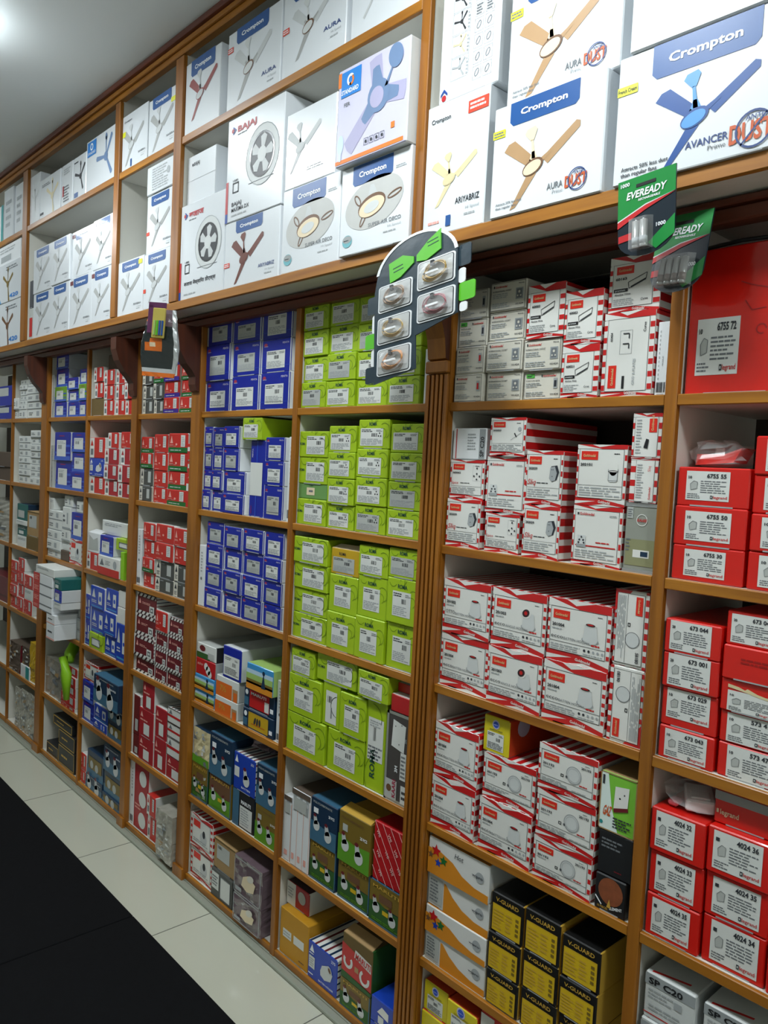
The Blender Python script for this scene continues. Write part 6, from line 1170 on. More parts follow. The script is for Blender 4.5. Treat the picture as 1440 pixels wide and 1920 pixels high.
for kk, cd_, lk in (('gm_curve', '60003', 'white and red switch-plate carton, black bar'), ('gm_curve2', '60021', 'lowest red-striped switch-plate carton'), ('gm_curve3', '60163', 'upper tilted red-striped carton under battery pack')): k(kk, (lambda c_: lambda F, S, s: d_curve(F, c_, s))(cd_), 'switch_plate_carton', lk, g, extra='gm')
k('gm_curver', lambda F, S, s: (gm_base(F, s, .06, .92, .08, .9), F.r(.14, .10, .30, .37, 'gmlogo', 5), S_vtext(F, 'Goldmedal', .25, .13, .05, 'goldtxt', 7), S_vtext(F, '60404', .19, .66, .045, 'ink', 6), F.frame(.34, .50, .58, .78, .006, 'ink3', 5), F.line([(.40, .74), (.52, .74), (.52, .68)], .02, 'ink', 6), F.line([(.40, .62), (.52, .62), (.52, .56)], .02, 'ink', 6), F.r(.42, .09, .47, .24, 'black', 5), S_vtext(F, 'Curve', .84, .74, .05, 'ink', 6), S_vtext(F, 'GRID & PLATES', .67, .13, .05, 'ink3', 6)), 'switch_plate_carton', 'upright red-striped carton with frame drawing', g, extra='gm')
k('barcodebox', lambda F, S, s: (F.bars(.1, .04, .9, .18, 12, 'ink', 2), S_vtext(F, 'FOR YOUR LIFE', .60, .40, .08, 'ink', 3), F.txt_lines(.2, .2, .3, .9, 12, 'ink3', 2)), 'slim_carton', 'upright white carton with barcode by the divider')
k('gm_sliq', lambda F, S, s: d_gms(F, 'sliq', s), n, 'red-edged white adaptor carton reading Sliq', g, extra='gm'); k('gm_spice', lambda F, S, s: d_gms(F, 'spice', s), n, 'red-edged white carton reading Spice', g, extra='gm'); k('gm_lamp', lambda F, S, s: d_gms(F, 'lamp', s), 'lamp_carton', 'red-edged carton with dome-topped night lamp', g, extra='gm'); k('gm_misc', lambda F, S, s: d_gms(F, 'misc', s), n, 'deep red-striped carton, topmost of its stack', g, extra='gm'); k('gm_red', lambda F, S, s: d_gmred(F, s), n, 'white carton with five-pin dots and red line', g, extra='gm'); k('spc20s', lambda F, S, s: (F.r(.80, .03, .97, .97, 'label_grey', 2), S_vtext(F, 'SP C20', .94, .10, .11, 'black', 3), F.r(.10, .02, .125, .98, 'gmred', 2), F.txt_lines(.45, .3, .7, .85, 6, 'ink3', 2)), 'breaker_carton', 'white carton marked SP C20 sideways')
k('kaari', lambda F, S, s: d_kaari(F, s), 'switch_plate_packet', 'silvery grey-green film pack by the divider', ('kaari', 'kaari', 'silver'), cat='packet'); k('gm_siliq_r', lambda F, S, s: (gm_base(F, s, .03, .98, .2, .88), S_vtext(F, 'Sliq', .74, .72, .10, 'gmred', 6, True, 0), S_vtext(F, 'Goldmedal', .78, .08, .07, 'gmred', 6), F.txt_lines(.25, .1, .5, .9, 14, 'ink3', 5)), n, 'carton with sideways Sliq lettering', g, extra='gm'); k('gm_usb', lambda F, S, s: (gm_base(F, s, .04, .92, .08, .88), F.r(.58, .58, .84, .88, 'gmlogo', 5), S_vtext(F, 'Goldmedal', .74, .61, .08, 'goldtxt', 7), F.q([(.42, .24), (.50, .44), (.60, .42), (.56, .22)], 'black', 6), F.txt_lines(.14, .1, .34, .88, 12, 'ink3', 5)), n, 'small red-edged carton with black plug picture', g, extra='gm')
k('gm_holder', lambda F, S, s: d_gmh(F, 'cup', '201004', 'ecco BATTEN HOLDER', s), 'lamp_holder_carton', 'red-striped batten holder carton', g, extra='gm'); k('gm_otto', lambda F, S, s: d_gmh(F, 'cup', '201002', 'OTTO BATTEN HOLDER', s), 'lamp_holder_carton', 'red-striped holder carton reading OTTO', g, extra='gm'); k('gm_angle', lambda F, S, s: d_gmh(F, 'angle', '201003', 'ecco ANGLE HOLDER', s), 'lamp_holder_carton', 'red-striped angle holder carton', g, extra='gm'); k('gm_round', lambda F, S, s: d_gmh(F, 'round', '201193', '', s), 'ceiling_rose_carton', 'red-striped ceiling rose carton', g, extra='gm')
k('gm_ceil', lambda F, S, s: d_ceil(F, 1, '06180', s), 'ceiling_rose_carton', 'upright carton, disc picture at the top', g, rot=-1, extra='gm'); k('gm_ceil_up', lambda F, S, s: d_ceil(F, 1, 'S6180', s), 'ceiling_rose_carton', 'upright carton, disc picture at the bottom', g, rot=1, extra='gm'); k('gm_mini', lambda F, S, s: d_gmmini(F, s), 'socket_carton', 'small red-edged white carton', g, extra='gm')
k('wiproyel', lambda F, S, s: d_wyel(F, S, s), 'switch_carton', 'yellow-fronted red carton on striped one', ('yel', 'wipred', 'wipred'), 1, extra='dot'); k('wiproyel2', lambda F, S, s: d_wyel(F, S, s), 'switch_carton', 'yellow carton with orange-red top', ('yel', 'wipred', 'wipred'), 1); k('wipro_p', lambda F, S, s: d_wipro(F, True, ''), 'lamp_carton', 'white and orange carton with coloured stars', ('wiprowh', 'white_d', 'wiproor')); k('wipro_h', lambda F, S, s: d_wipro(F, True, 'Hot'), 'lamp_carton', 'white and orange starry carton, handwriting on it', ('wiprowh', 'white_d', 'wiproor')); k('wipro_s', lambda F, S, s: d_wipro(F, False, ''), 'lamp_carton', 'white and orange carton with sticker', ('wiprowh', 'white_d', 'wiproor'))
k('vguard', lambda F, S, s: d_vg(F, s), 'stabilizer_carton', 'black carton with yellow panel', ('vgblack', 'vgside', 'vgblack')); k('element', lambda F, S, s: d_elem(F, s), 'heater_element_carton', 'black carton reading 10 PIECES ELEMENT', ('black', 'black', 'black')); k('blackbox2', lambda F, S, s: (F.txt_lines(.1, .6, .7, .85, 3, 'ink2', 2), F.txt_lines(.5, .12, .8, .18, 1, 'maroon', 2)), 'carton', 'plain black carton between green and printed ones', ('black', 'black', 'black')); k('gaz', lambda F, S, s: d_gaz(F, s), 'switch_plate_carton', 'green and white carton reading GAZ', ('gazg', 'kraft', 'kraft'))
L_ = ('legred', 'legred', 'legred'); n = 'breaker_carton'
k('bigred', lambda F, S, s: (d_leg(F, S, '6755 72', 10, (.10, .52), (.13, .52), s), F.ring(.72, .42, .05, .012, 'legred_d', 2, a0=0, a1=300), F.line([(.5, .75), (.6, .72), (.8, .68)], .01, 'legred_d', 2), F.line([(.55, .62), (.62, .55), (.75, .56)], .01, 'legred_d', 2)), 'large_red_carton', 'large shiny red carton with one white label', ('bulbred', 'bulbred', 'bulbred'), 1)
for kk, num, lf, u, v in (('leg6755_30', '6755 30', 10, (.18, .76), (.14, .90)), ('leg6755_50', '6755 50', 10, (.16, .80), (.14, .88)), ('leg6755_55', '6755 55', 10, (.13, .74), (.16, .90)), ('leg673043', '673 043', 10, (.12, .88), (.08, .93)), ('leg673029', '673 029', 10, (.10, .88), (.22, .98)), ('leg673001', '673 001', 20, (.10, .86), (.08, .98)), ('leg673044', '673 044', 20, (.10, .84), (.10, .96)), ('leg573473', '573 473', 10, (.16, .95), (.04, .96)), ('leg573413', '573 413', 10, (.12, .95), (.05, .95)), ('leg673045', '673 045', 20, (.08, .80), (.08, .92)), ('leg402435', '4024 35', 1, (.12, .84), (.10, .92)), ('leg402433', '4024 33', 1, (.12, .86), (.10, .92)), ('leg402433b', '4024 32', 1, (.10, .82), (.12, .94)), ('leg402434', '4024 34', 1, (.14, .90), (.10, .94)), ('leg402435b', '4024 35', 1, (.12, .88), (.10, .92)), ('leg402436', '4024 36', 1, (.10, .88), (.12, .94))):
    lk = 'red carton with label numbered ' + num + (', topmost' if kk == 'leg402433b' else '')
    k(kk, (lambda a_, b_, c_, d_: lambda F, S, s: d_leg(F, S, a_, b_, c_, d_, s))(num, lf, u, v), n, lk, L_, 1)
k('leg_p', lambda F, S, s: d_leg(F, S, '', 10, (.16, .95), (.1, .92), s), n, 'red carton cut off by the photo edge', L_, 1); k('leg_plain', lambda F, S, s: F.txt_lines(.3, .5, .8, .7, 2, 'legred_d', 2), n, 'plain red carton without label', L_); k('leg_torn', lambda F, S, s: (d_leg(F, S, '', 10, (.12, .95), (.04, .66), s), F.q([(.12, .84), (.3, .80), (.4, .74), (.44, .80), (.6, .70), (.95, .60), (.95, .54), (.6, .62), (.4, .68), (.12, .74)], 'cream2', 3)), n, 'red carton with torn yellowed label', L_, 1); k('leg_wide', lambda F, S, s: (F.t('legrand', .10, .30, .16, 'cream', 3, wid=.30, bold=.02), F.r(.04, .32, .075, .44, 'cream', 3), F.r(0, .72, 1, 1, 'greybox', 2)), n, 'wide red carton with grey lid, name in cream', ('legred', 'legred', 'greybox'))
k('spc20', lambda F, S, s: d_spc(F, s), n, 'white carton marked SP C20 with red tear line', ('white_d', 'white_d', 'white_d'), extra='tear')

# ------------------------------------------------------------------ the stock on the shelves
ORD = ['first', 'second', 'third', 'fourth', 'fifth', 'sixth', 'seventh', 'eighth', 'ninth', 'tenth']
BAY = {'Z': 'farthest bay', 'A': 'slim-carton bay', 'B': 'pale blue bay', 'C': 'crimson-carton bay', 'D': 'red-and-grey bay', 'E': 'royal blue bay', 'F': 'lime bay', 'G': 'red-striped bay', 'H': 'all-red bay'}
ROW = {'1': 'top shelf', '2': 'second shelf', '3': 'third shelf', '4': 'fourth shelf', '5': 'fifth shelf', '6': 'lowest shelf'}
UB = {'UA': 'farthest overhead bay', 'UB': 'eight-carton overhead bay', 'UC': 'narrow overhead bay', 'UD': 'overhead bay', 'UE': 'overhead bay'}
def soften(F, seed, amt=.004):
    R = random.Random(seed)
    for i, v in enumerate(F.v):
        a = math.sin(v[0] * 90 + seed) * math.cos(v[2] * 70 + seed * 2); F.v[i] = (v[0], v[1] + a * amt * (1 if v[1] < .05 else .3) + amt, v[2])
def grid_box(F, w, h, d, ms, sd, amt=.005):
    """a film-wrapped, crumpled block"""
    nx, nz, R = 7, 8, random.Random(sd); f = {}
    def j(x, z, e): return -abs(R.uniform(0, amt)) * 0 + R.uniform(0, amt) * e
    g_ = [[(-w / 2 + w * i / nx, j(i, k_, 1), h * k_ / nz) for i in range(nx + 1)] for k_ in range(nz + 1)]
    for k_ in range(nz):
        for i in range(nx): F.poly([g_[k_][i], g_[k_][i + 1], g_[k_ + 1][i + 1], g_[k_ + 1][i]], ms[0])
    for side, sx in ((0, -1), (nx, 1)):
        q_ = [[(sx * w / 2 - sx * R.uniform(0, amt) * (0 < t < 5), g_[k_][side][1] if t == 0 else d * t / 5, h * k_ / nz) for t in range(6)] for k_ in range(nz + 1)]
        for k_ in range(nz):
            for t in range(5): F.poly([q_[k_][t], q_[k_][t + 1], q_[k_ + 1][t + 1], q_[k_ + 1][t]], ms[1])
    for z_, sg in ((0, 0), (h, 1)):
        F.poly([(g_[nz if sg else 0][i][0], g_[nz if sg else 0][i][1], z_) for i in range(nx + 1)] + [(w / 2, d, z_), (-w / 2, d, z_)], ms[2])
    F.poly([(-w / 2, d, 0), (w / 2, d, 0), (w / 2, d, h), (-w / 2, d, h)], ms[1])
def carton(key, w, h, d, seed, cell):
    fn, name, look, ms, st, rot, cat, extra = K[key]
    F = Face(w, h, d, rot); S = Face(w, h, d, rot)
    if extra == 'soft': grid_box(F, w, h, d, ms, seed); F.off = .001
    else: F.box(-w / 2, 0, 0, w / 2, d, h, {'f': ms[0], 's': ms[1], 't': ms[2]}, min(.0022, w * .04, h * .04))
    if fn: fn(F, S, seed)
    if extra == 'gm':                                   # red and white bands run back over the top and the sides
        n_ = max(3, int(w / .022))
        for i in range(n_):
            a = w * (i + .15) / n_; b = w * (i + .6) / n_; F.poly([(a - w / 2, .001, h + EPS), (b - w / 2, .001, h + EPS), (b - w / 2, d - .001, h + EPS), (a - w / 2, d - .001, h + EPS)], 'gmwhite')
        n_ = max(3, int(h / .022))
        for i in range(n_):
            a = h * (i + .15) / n_; b = h * (i + .6) / n_
            for sx in (-1, 1): F.poly([(sx * (w / 2 + EPS), .001, a), (sx * (w / 2 + EPS), d - .001, a), (sx * (w / 2 + EPS), d - .001, b), (sx * (w / 2 + EPS), .001, b)], 'gmwhite')
    if extra == 'mstripe':
        for i in range(6):
            a = h * (i + .2) / 6; b = h * (i + .45) / 6; F.poly([(w / 2 + EPS, .001, a), (w / 2 + EPS, d * .9, a + h * .08), (w / 2 + EPS, d * .9, b + h * .08), (w / 2 + EPS, .001, b)], 'maroon' if i % 2 else 'navy')
            a = w * (i + .2) / 6; F.poly([(a - w / 2, .001, h + EPS), (a - w / 2 + w * .06, .001, h + EPS), (a - w / 2 + w * .06, d - .001, h + EPS), (a - w / 2, d - .001, h + EPS)], 'maroon' if i % 2 else 'navy')
    if extra == 'dot':
        F.mesh([(w / 2 + EPS, .05 + .022 * math.cos(t * .4), h * .75 + .022 * math.sin(t * .4)) for t in range(16)], [tuple(range(16))], 'lilac')
    if extra == 'tear':
        F.poly([(-w / 2 + .01, .004, h + EPS), (w / 2 - .02, .02, h + EPS), (w / 2 - .02, .026, h + EPS), (-w / 2 + .01, .010, h + EPS)], 'gmred'); F.mesh([(.01 + .05 * math.cos(t * .4), .16 + .03 * math.sin(t * .4), h + EPS) for t in range(16)], [tuple(range(16))], 'maroon')
    if h > .05 and extra != 'soft' and seed % 3: F.r(.2, .0, .8, .0025 / h, 'ink3', 1.2)       # shadow gap of the tucked flap, painted on as a thin grey line
    return F, S
rows = [r_.split() for r_ in DATA.strip().split('\n')]
lay = {}
for r_ in rows: lay.setdefault(r_[0], []).append(r_)
CNT = {}
for r_ in rows: CNT[r_[6]] = CNT.get(r_[6], 0) + 1
seed = 0; USED = {}
for cell, items in lay.items():
    floor_cols = sorted({(float(q[1]) + float(q[2])) / 2 for q in items if q[13] == '1' and q[8] == '0'})
    stacks = {}
    for q in items:
        cx = (float(q[1]) + float(q[2])) / 2; i = min(range(len(floor_cols)), key=lambda j: abs(floor_cols[j] - cx)) if floor_cols else 0
        stacks.setdefault(i, []).append(q)
    for i, st_ in stacks.items():
        st_.sort(key=lambda q: float(q[3]))
        for lv, q in enumerate(st_):
            seed += 1; x0, x1, z0, z1, y = map(float, q[1:6]); key = q[6]; d = float(q[10]) or .24
            fn, name, look, ms, st, rot, cat, extra = K[key]; w, h = x1 - x0, z1 - z0
            F, S = carton(key, w, h, d, seed, cell)
            if extra == 'soft' and fn: pass
            o = F.build(name, loc=((x0 + x1) / 2, y, z0)); 
            if st and S.f: S.off = 0; S.build('label_sticker', o)
            if key in ('olivegreen2', 'marutired', 'openwhite', 'roma_y'):
                m = MB(); lf = min(.035, h * .4); m.mesh([(-w / 2 + .002, .001, h - .0005), (w / 2 - .002, .001, h - .0005), (w / 2 - .004, .001 + lf, h + lf * .35), (-w / 2 + .004, .001 + lf, h + lf * .3), (-w / 2 + .002, .003, h - .0005), (w / 2 - .002, .003, h - .0005), (w / 2 - .004, .003 + lf, h + lf * .35 - .001), (-w / 2 + .004, .003 + lf, h + lf * .3 - .001)], [(0, 1, 2, 3), (7, 6, 5, 4), (0, 4, 5, 1), (1, 5, 6, 2), (2, 6, 7, 3), (3, 7, 4, 0)], {'olivegreen2': 'gold', 'marutired': 'kraft', 'roma_y': 'cream'}.get(key, 'white'))
                m.build('open_flap', o)
            where = (BAY[cell[0]] + ' ' + ROW[cell[1]]) if cell[0] != 'U' else UB[cell[:2]] + (' lower shelf' if cell[2] == '0' else ' upper shelf')
            if CNT[key] == 1 and len(look.split()) > 5 and 'numbered' not in look: lab = look + (', ' + where if len((look + where).split()) < 15 else '')
            else: lab = '%s, %s, %s stack, %s' % (look, where, ORD[i] if len(floor_cols) > 1 else 'only', 'alone' if len(st_) == 1 else 'lowest' if lv == 0 else 'topmost' if lv == len(st_) - 1 else ORD[lv] + ' up')
            ws = lab.split()
            if len(ws) > 16: lab = lab.replace(' stack,', ',').replace(' carton', ' box', 1); ws = lab.split()
            if len(ws) > 16: lab = lab.replace('overhead bay', 'overhead', 1)
            tag(o, lab, cat, (look + 's, ' + where) if CNT[key] > 1 else None)

# ------------------------------------------------------------------ things hanging from the overhead board
def rrect(w, h, r, n=5, cx=0, cz=0):
    pts = []
    for qx, qz, a0 in ((1, 1, 0), (-1, 1, 90), (-1, -1, 180), (1, -1, 270)):
        for i in range(n + 1): t = math.radians(a0 + 90 * i / n); pts.append((cx + qx * (w / 2 - r) + r * math.cos(t), cz + qz * (h / 2 - r) + r * math.sin(t)))
    return pts
# card of braided charging cables: local frame x right, z up, hung from the board edge
card = empty('cable_display_card', (-1.238, -.135, 1.972), (math.radians(-3), math.radians(-5), math.radians(-3))); card.scale = (1.18, 1, .80)
tag(card, 'navy display card of coiled cables in clear blisters, hanging from the overhead board', 'cable pack')
outline = [(-.125, -.10), (-.118, -.06), (-.095, -.018), (-.06, .008), (-.0, .022), (.05, .014), (.09, -.008), (.118, -.048), (.118, -.235), (.085, -.255), (.0, -.262), (.0, -.40), (-.11, -.41), (-.118, -.30)]
# scalloped board
m = MB(); m.prism([(-.118, -.11), (-.110, -.06), (-.088, -.02), (-.05, .008), (0, .018), (.05, .008), (.088, -.02), (.108, -.06), (.112, -.232), (.005, -.262), (.008, -.352), (-.112, -.372)], 0, .003, 'slate'); m.build('backing_board', card)
m = MB(); o_ = [(math.cos(math.radians(a)) * .113 - .002, math.sin(math.radians(a)) * .098 - .078) for a in range(8, 173, 9)]; i_ = [(x * .93, (z + .078) * .93 - .078) for x, z in o_]
for a, b_, c_, d_ in zip(o_, o_[1:], i_[1:], i_): m.prism([a, b_, c_, d_], -.001, -.0002, 'cardwhite')
m.build('white_rim', card)
m = MB()
for pts in ([(-.075, -.040), (-.070, -.095), (-.040, -.088), (-.004, -.062), (-.004, -.045), (-.035, -.030)], [(.004, -.045), (.004, -.062), (.03, -.068), (.068, -.052), (.066, .002), (.035, -.016)]): m.prism(pts, -.0025, -.0004, 'cardgreen')
for x_, z_ in ((-.062, -.060), (-.060, -.070), (.032, -.024), (.034, -.034)): m.prism([(x_, z_), (x_ + .028, z_ + .004), (x_ + .028, z_ + .0065), (x_, z_ + .0025)], -.0029, -.0026, 'roma_txt')
m.build('green_bow', card)
for (x0, x1, z0, z1, mt) in ((-.142, -.112, -.165, -.115, 'slate'), (-.146, -.112, -.265, -.222, 'cardgreen'), (-.142, -.112, -.365, -.318, 'slate'), (.108, .138, -.115, -.06, 'slate'), (.112, .150, -.205, -.158, 'cardgreen'), (-.126, -.110, -.222, -.17, 'cardwhite'), (-.126, -.110, -.318, -.27, 'cardwhite'), (.110, .126, -.158, -.12, 'cardwhite'), (.114, .132, -.232, -.208, 'cardwhite')):
    m = MB(); m.prism(rrect(x1 - x0, z1 - z0, .006, 4, (x0 + x1) / 2, (z0 + z1) / 2), .0032, .0052, mt); m.build('side_tab', card)
for j, (cx, cz, cm) in enumerate(((-.055, -.135, 'cord1'), (.056, -.108, 'cord2'), (-.055, -.226, 'cord2'), (.058, -.196, 'cord3'), (-.053, -.315, 'cord4'))):
    m = MB(); w_, h_ = .098, .076
    m.prism(rrect(w_, h_, .008, 4, cx, cz), -.0015, -.0003, 'cardwhite'); m.prism(rrect(w_ - .007, h_ - .007, .006, 4, cx, cz), -.0022, -.0016, 'ink'); m.prism(rrect(w_ - .010, h_ - .010, .005, 4, cx, cz), -.0028, -.0023, 'silverpad'); bl = m.build('blister', card)
    m = MB(); R = random.Random(j + 3)
    for t in range(5):
        rx, rz = .030 - .0012 * t + R.uniform(-.001, .001), .024 - .001 * t; ph = R.uniform(-.3, .3)
        m.tube([(cx + rx * math.cos(a / 12 * math.pi + ph) + .002 * t, -.006 - .0012 * t - .001 * math.sin(a), cz + rz * math.sin(a / 12 * math.pi)) for a in range(24)], .0016, cm, 6, True)
    m.build('coiled_cable', bl, smooth=True)
    m = MB(); m.box(cx - .018, -.013, cz - .006, cx + .014, -.008, cz + .001, 'white', .001); m.box(cx - .024, -.012, cz - .0045, cx - .0182, -.009, cz - .0005, 'chrome'); m.box(cx - .004, -.015, cz + .012, cx + .004, -.008, cz + .026, 'black', .001); m.build('plug', bl)
    fo = MB(); g_ = [[(cx - w_ / 2 + .006 + (w_ - .012) * i / 5, -.017 + R.uniform(-.003, .003) if 0 < i < 5 and 0 < k_ < 5 else -.003, cz - h_ / 2 + .006 + (h_ - .012) * k_ / 5) for i in range(6)] for k_ in range(6)]
    for k_ in range(5):
        for i in range(5): fo.poly([g_[k_][i], g_[k_][i + 1], g_[k_ + 1][i + 1], g_[k_ + 1][i]], 'film')
    fo.build('clear_window', bl)
# two battery blister packs
def battery_pack(loc, rot, lab, nb, name='battery_pack', big=False):
    o = empty(name, loc, rot); tag(o, lab, 'battery pack', 'battery packs on the board edge')
    w, h = .094, .128; o.scale = (1.2, 1.1, 1.02); pts = [(-w / 2, 0), (w / 2, 0), (w / 2, -.095)] + [(w / 2 * math.cos(math.radians(a)), -.095 - .033 * math.sin(math.radians(a))) for a in range(15, 166, 15)] + [(-w / 2, -.095)]
    m = MB(); m.prism(pts, 0, .002, 'evdark'); m.build('card', o)
    m = MB(); m.prism([(-w / 2, 0), (w / 2, 0), (w / 2, -.040), (0, -.048), (-w / 2, -.064)], -.0006, -.0001, 'evgreen'); m.prism([(w / 2, -.040), (0, -.047), (-w / 2, -.064), (-w / 2, -.066), (0, -.049)], -.0010, -.0007, 'cardwhite'); m.prism([(w / 2, -.041), (0, -.049), (-w / 2, -.066), (-w / 2, -.076), (0, -.056)], -.0010, -.0007, 'evred')
    m.prism([(-w / 2 + .002, -.089), (-w / 2 + .024, -.087), (-w / 2 + .024, -.098), (-w / 2 + .002, -.100)], -.0010, -.0007, 'evred'); m.prism([(w / 2, -.075), (w / 2, -.105), (.018, -.122), (.005, -.11)], -.0010, -.0007, 'evgreen')
    m.prism([(-.016, -.012), (.016, -.012), (.016, -.017), (-.016, -.017)], -.0012, -.0007, 'black')
    for tx, x_, z_, s_, sl in (('EVEREADY', -.032, -.033, .0115, .2), ('RECHARGEABLE', -.012, -.0395, .0035, .2), ('1000', -.042, -.011, .006, 0), ('1000', .018, -.088, .006, 0)):
        V, Fs, wd = glyph(tx, .03); k_ = s_ / .72; kx = (.064 / wd if tx == 'EVEREADY' else k_); m.mesh([(x_ + a * kx + b_ * k_ * sl, -.0014, z_ + b_ * k_) for a, b_ in V], Fs, 'txt_white')
    m.build('printed_front', o)
    for i in range(nb):
        x = (i - (nb - 1) / 2) * (.0125 if nb > 2 else .0125) - (.004 if nb == 2 else 0); m = MB(); r_ = .0056; L = .042
        m.tube([(x, -.0075, -.116), (x, -.0075, -.116 + .002), (x, -.0075, -.074)], r_, 'batt', 12); m.tube([(x, -.0075, -.0739), (x, -.0075, -.0715)], .002, 'chrome', 8); m.tube([(x, -.0075, -.112), (x, -.0075, -.100)], r_ + .0002, 'batt_d' if nb > 2 else 'label_grey', 12); m.build('battery', o, smooth=True)
    bw = .017 if nb == 2 else .031; bx = -.004 if nb == 2 else 0; m = MB()
    A = [(bx - bw, -.0008, -.119), (bx + bw, -.0008, -.119), (bx + bw, -.0008, -.068), (bx - bw, -.0008, -.068)]; B_ = [(bx - bw + .003, -.0145, -.1175), (bx + bw - .003, -.0145, -.1175), (bx + bw - .003, -.0145, -.070), (bx - bw + .003, -.0145, -.070)]
    m.poly(B_, 'film')
    for i in range(4): j = (i + 1) % 4; m.poly([A[i], A[j], B_[j], B_[i]], 'film')
    m.build('clear_bubble', o)
    return o
battery_pack((-.698, -.138, 1.982), (math.radians(3), math.radians(-1), math.radians(-8)), 'front green and black battery pack with two batteries, hanging below the large blue-fan carton', 2)
battery_pack((-.664, -.060, 1.930), (math.radians(-4), math.radians(5), math.radians(-14)), 'rear battery pack with four batteries, half hidden behind the front one', 4)
# orange and black hanging bag with a small card of fuses
bag = empty('hanging_bag', (-2.385, -.150, 1.930), (0, math.radians(3), math.radians(38))); bag.scale = (1.12, 1, 1); tag(bag, 'clear bag of black parts with orange ends, hanging from the overhead board edge', 'bag')
m = MB(); nx, nz = 9, 16; R = random.Random(5)
def bagp(i, k_, s_):
    t = k_ / nz; a = math.pi * i / nx; w_ = .040 + .018 * min(1, t * 2) - .010 * max(0, t - .75) * 4; dpt = .014 * math.sin(a) * math.sin(min(1, t * 1.1 + .1) * math.pi) + .002
    return (-math.cos(a) * w_ + R.uniform(-.0015, .0015), s_ * (dpt + R.uniform(-.0015, .0015)), .02 - .215 * t)
for s_ in (-1, 1):
    g_ = [[bagp(i, k_, s_) for i in range(nx + 1)] for k_ in range(nz + 1)]
    for k_ in range(nz):
        for i in range(nx):
            mm = 'bagorange' if k_ >= 15 or (k_ < 3 and i < 2) else ('silverpad' if i >= nx - 2 or k_ == 14 else ('bagdark' if k_ >= 4 else 'mauve'))
            if 7 <= k_ <= 9 and 2 <= i <= 4 and (k_, i) != (7, 2): mm = 'bagorange' if (k_, i) != (8, 3) else 'cream'
            q_ = [g_[k_][i], g_[k_][i + 1], g_[k_ + 1][i + 1], g_[k_ + 1][i]]; m.poly(q_, mm)
m.build('film_pouch', bag)
m = MB(); m.box(-.018, -.030, -.075, .020, -.0215, .020, 'bagyel', .002); m.box(-.034, -.026, -.06, -.0185, -.0222, .030, 'bagpurple', .001); m.box(-.034, -.026, .0205, .02, -.0222, .038, 'bagpurple', .001); sm = m.build('small_card', bag)
for i, c_ in enumerate(('skyg', 'cardgreen', 'fanblue', 'fanblue')):
    m = MB(); m.tube([(-.009 + i * .008, -.033, -.066), (-.009 + i * .008, -.033, -.02)], .003, c_, 8); m.build('coloured_stick', sm)

# ------------------------------------------------------------------ loose things on the stock
def lumpy(w, d, h, mt, sd, amp=.25, nu=14, nv=8):
    R = random.Random(sd); m = MB(); g_ = []
    for j in range(nv + 1):
        t = math.pi * j / nv; row = []
        for i in range(nu):
            a = 2 * math.pi * i / nu; k_ = 1 + R.uniform(-amp, amp) * math.sin(t); sx = abs(math.cos(a)) ** .6 * (1 if math.cos(a) > 0 else -1); sy = abs(math.sin(a)) ** .6 * (1 if math.sin(a) > 0 else -1)
            row.append((w / 2 * sx * math.sin(t) ** .5 * k_, d / 2 * sy * math.sin(t) ** .5 * k_, max(0, h * (.5 - .5 * math.cos(t)) * (1 + R.uniform(-amp, amp) * .6))))
        g_.append(row)
    for j in range(nv):
        for i in range(nu): m.poly([g_[j][i], g_[j][(i + 1) % nu], g_[j + 1][(i + 1) % nu], g_[j + 1][i]], mt)
    return m
o = empty('red_parts_pouch', (-.633, .075, 1.5075)); tag(o, 'crumpled clear pouch of glossy red parts on the topmost numbered red carton', 'pouch')
m = MB(); m.prism([(-.038, .004), (.030, .010), (.044, .036), (.012, .024), (-.036, .024)], -.025, .03, 'bulbred'); m.build('red_moulding', o)
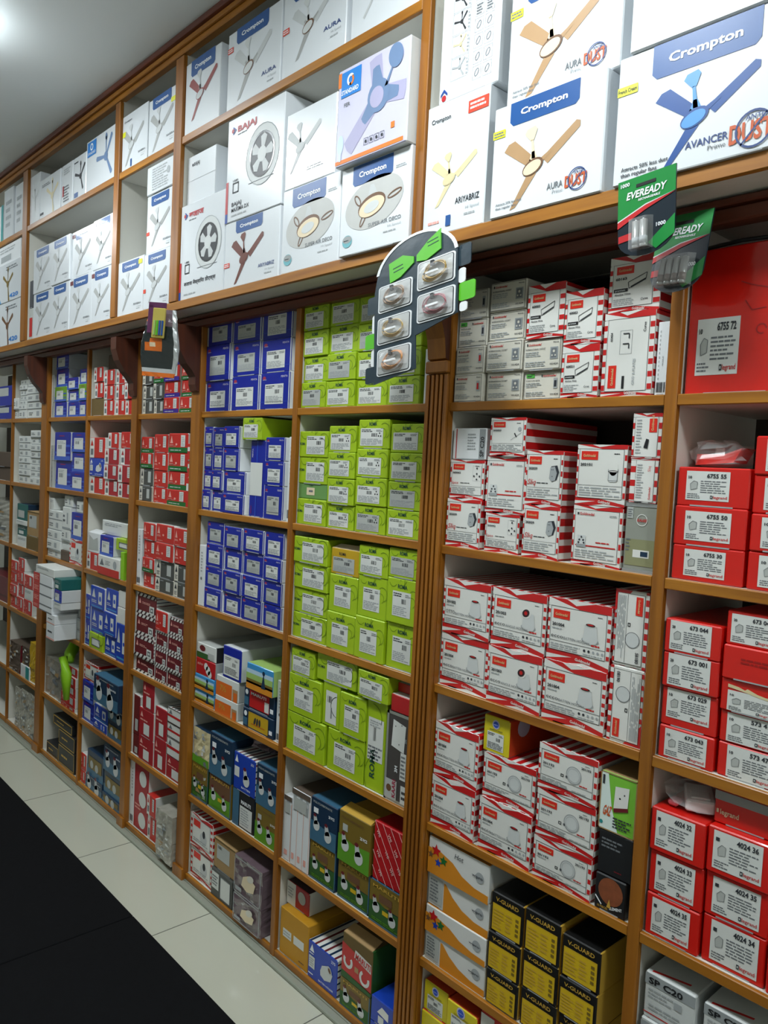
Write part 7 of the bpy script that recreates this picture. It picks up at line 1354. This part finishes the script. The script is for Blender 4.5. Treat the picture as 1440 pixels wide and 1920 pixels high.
m = MB(); m.box(-.012, -.01, .018, .006, .012, .038, 'silverpad', .003); m.build('metal_clip', o); lumpy(.098, .075, .046, 'film', 3).build('clear_bag', o)
o = empty('switch_pouch', (-.627, .075, .8865)); tag(o, 'clear plastic pouch holding a white double switch, on a red numbered carton', 'pouch')
m = MB(); m.box(-.028, -.045, .004, .022, .04, .026, 'white', .003); m.box(-.020, -.04, .0262, .014, -.005, .030, 'white_d', .002); m.build('white_switch', o, rz=.5); m = MB(); m.box(-.040, -.05, .002, -.02, -.025, .014, 'pinkred', .004); m.build('red_piece', o); lumpy(.10, .11, .048, 'film', 8).build('clear_bag', o)
tag(lumpy(.13, .12, .045, 'mauve', 12, .3).build('crumpled_packet', loc=(-2.02, .10, .5625)), 'crumpled brownish packet on the royal blue striped-edge carton', 'packet')
def bag_tube(nm, loc, pts, r, mt, lb, cat):
    m = MB(); m.tube(pts, r, mt, 10); tag(m.build(nm, loc=loc, smooth=True), lb, cat)
bag_tube('plastic_sleeve', (-3.60, .03, .52), [(-.09, .1, .09), (-.03, .05, .06), (.03, .0, .03), (.05, -.01, .0)], [.02, .028, .026, .02], 'lime2', 'rolled lime green sleeve over the red cartons of the pale blue bay', 'sleeve')
bag_tube('plastic_sleeve', (-3.45, -.03, .46), [(-.04, .0, .10), (0, -.0, .03), (.012, .0, -.08)], [.02, .024, .012], 'lime2', 'hanging lime green sleeve beside the upright wood divider', 'sleeve')

bz = [float(r_[4]) for r_ in rows if r_[6] == 'bigred'][0]
m = MB(); m.tube([(-.66, .05, bz + .0105), (.2, .05, bz + .0105)], .009, 'white_d', 12); tag(m.build('plastic_pipe', smooth=True), 'pale plastic pipe lying along the top of the large red carton', 'pipe')
m = MB(); m.tube([(-.67, .02, bz + .004), (-.60, .015, bz + .007), (-.50, .02, bz + .004), (-.40, .012, bz + .006), (-.2, .02, bz + .004)], .0035, 'black', 8); tag(m.build('cable', smooth=True), 'thin black cable lying in front of the pale pipe on the large red carton', 'cable')
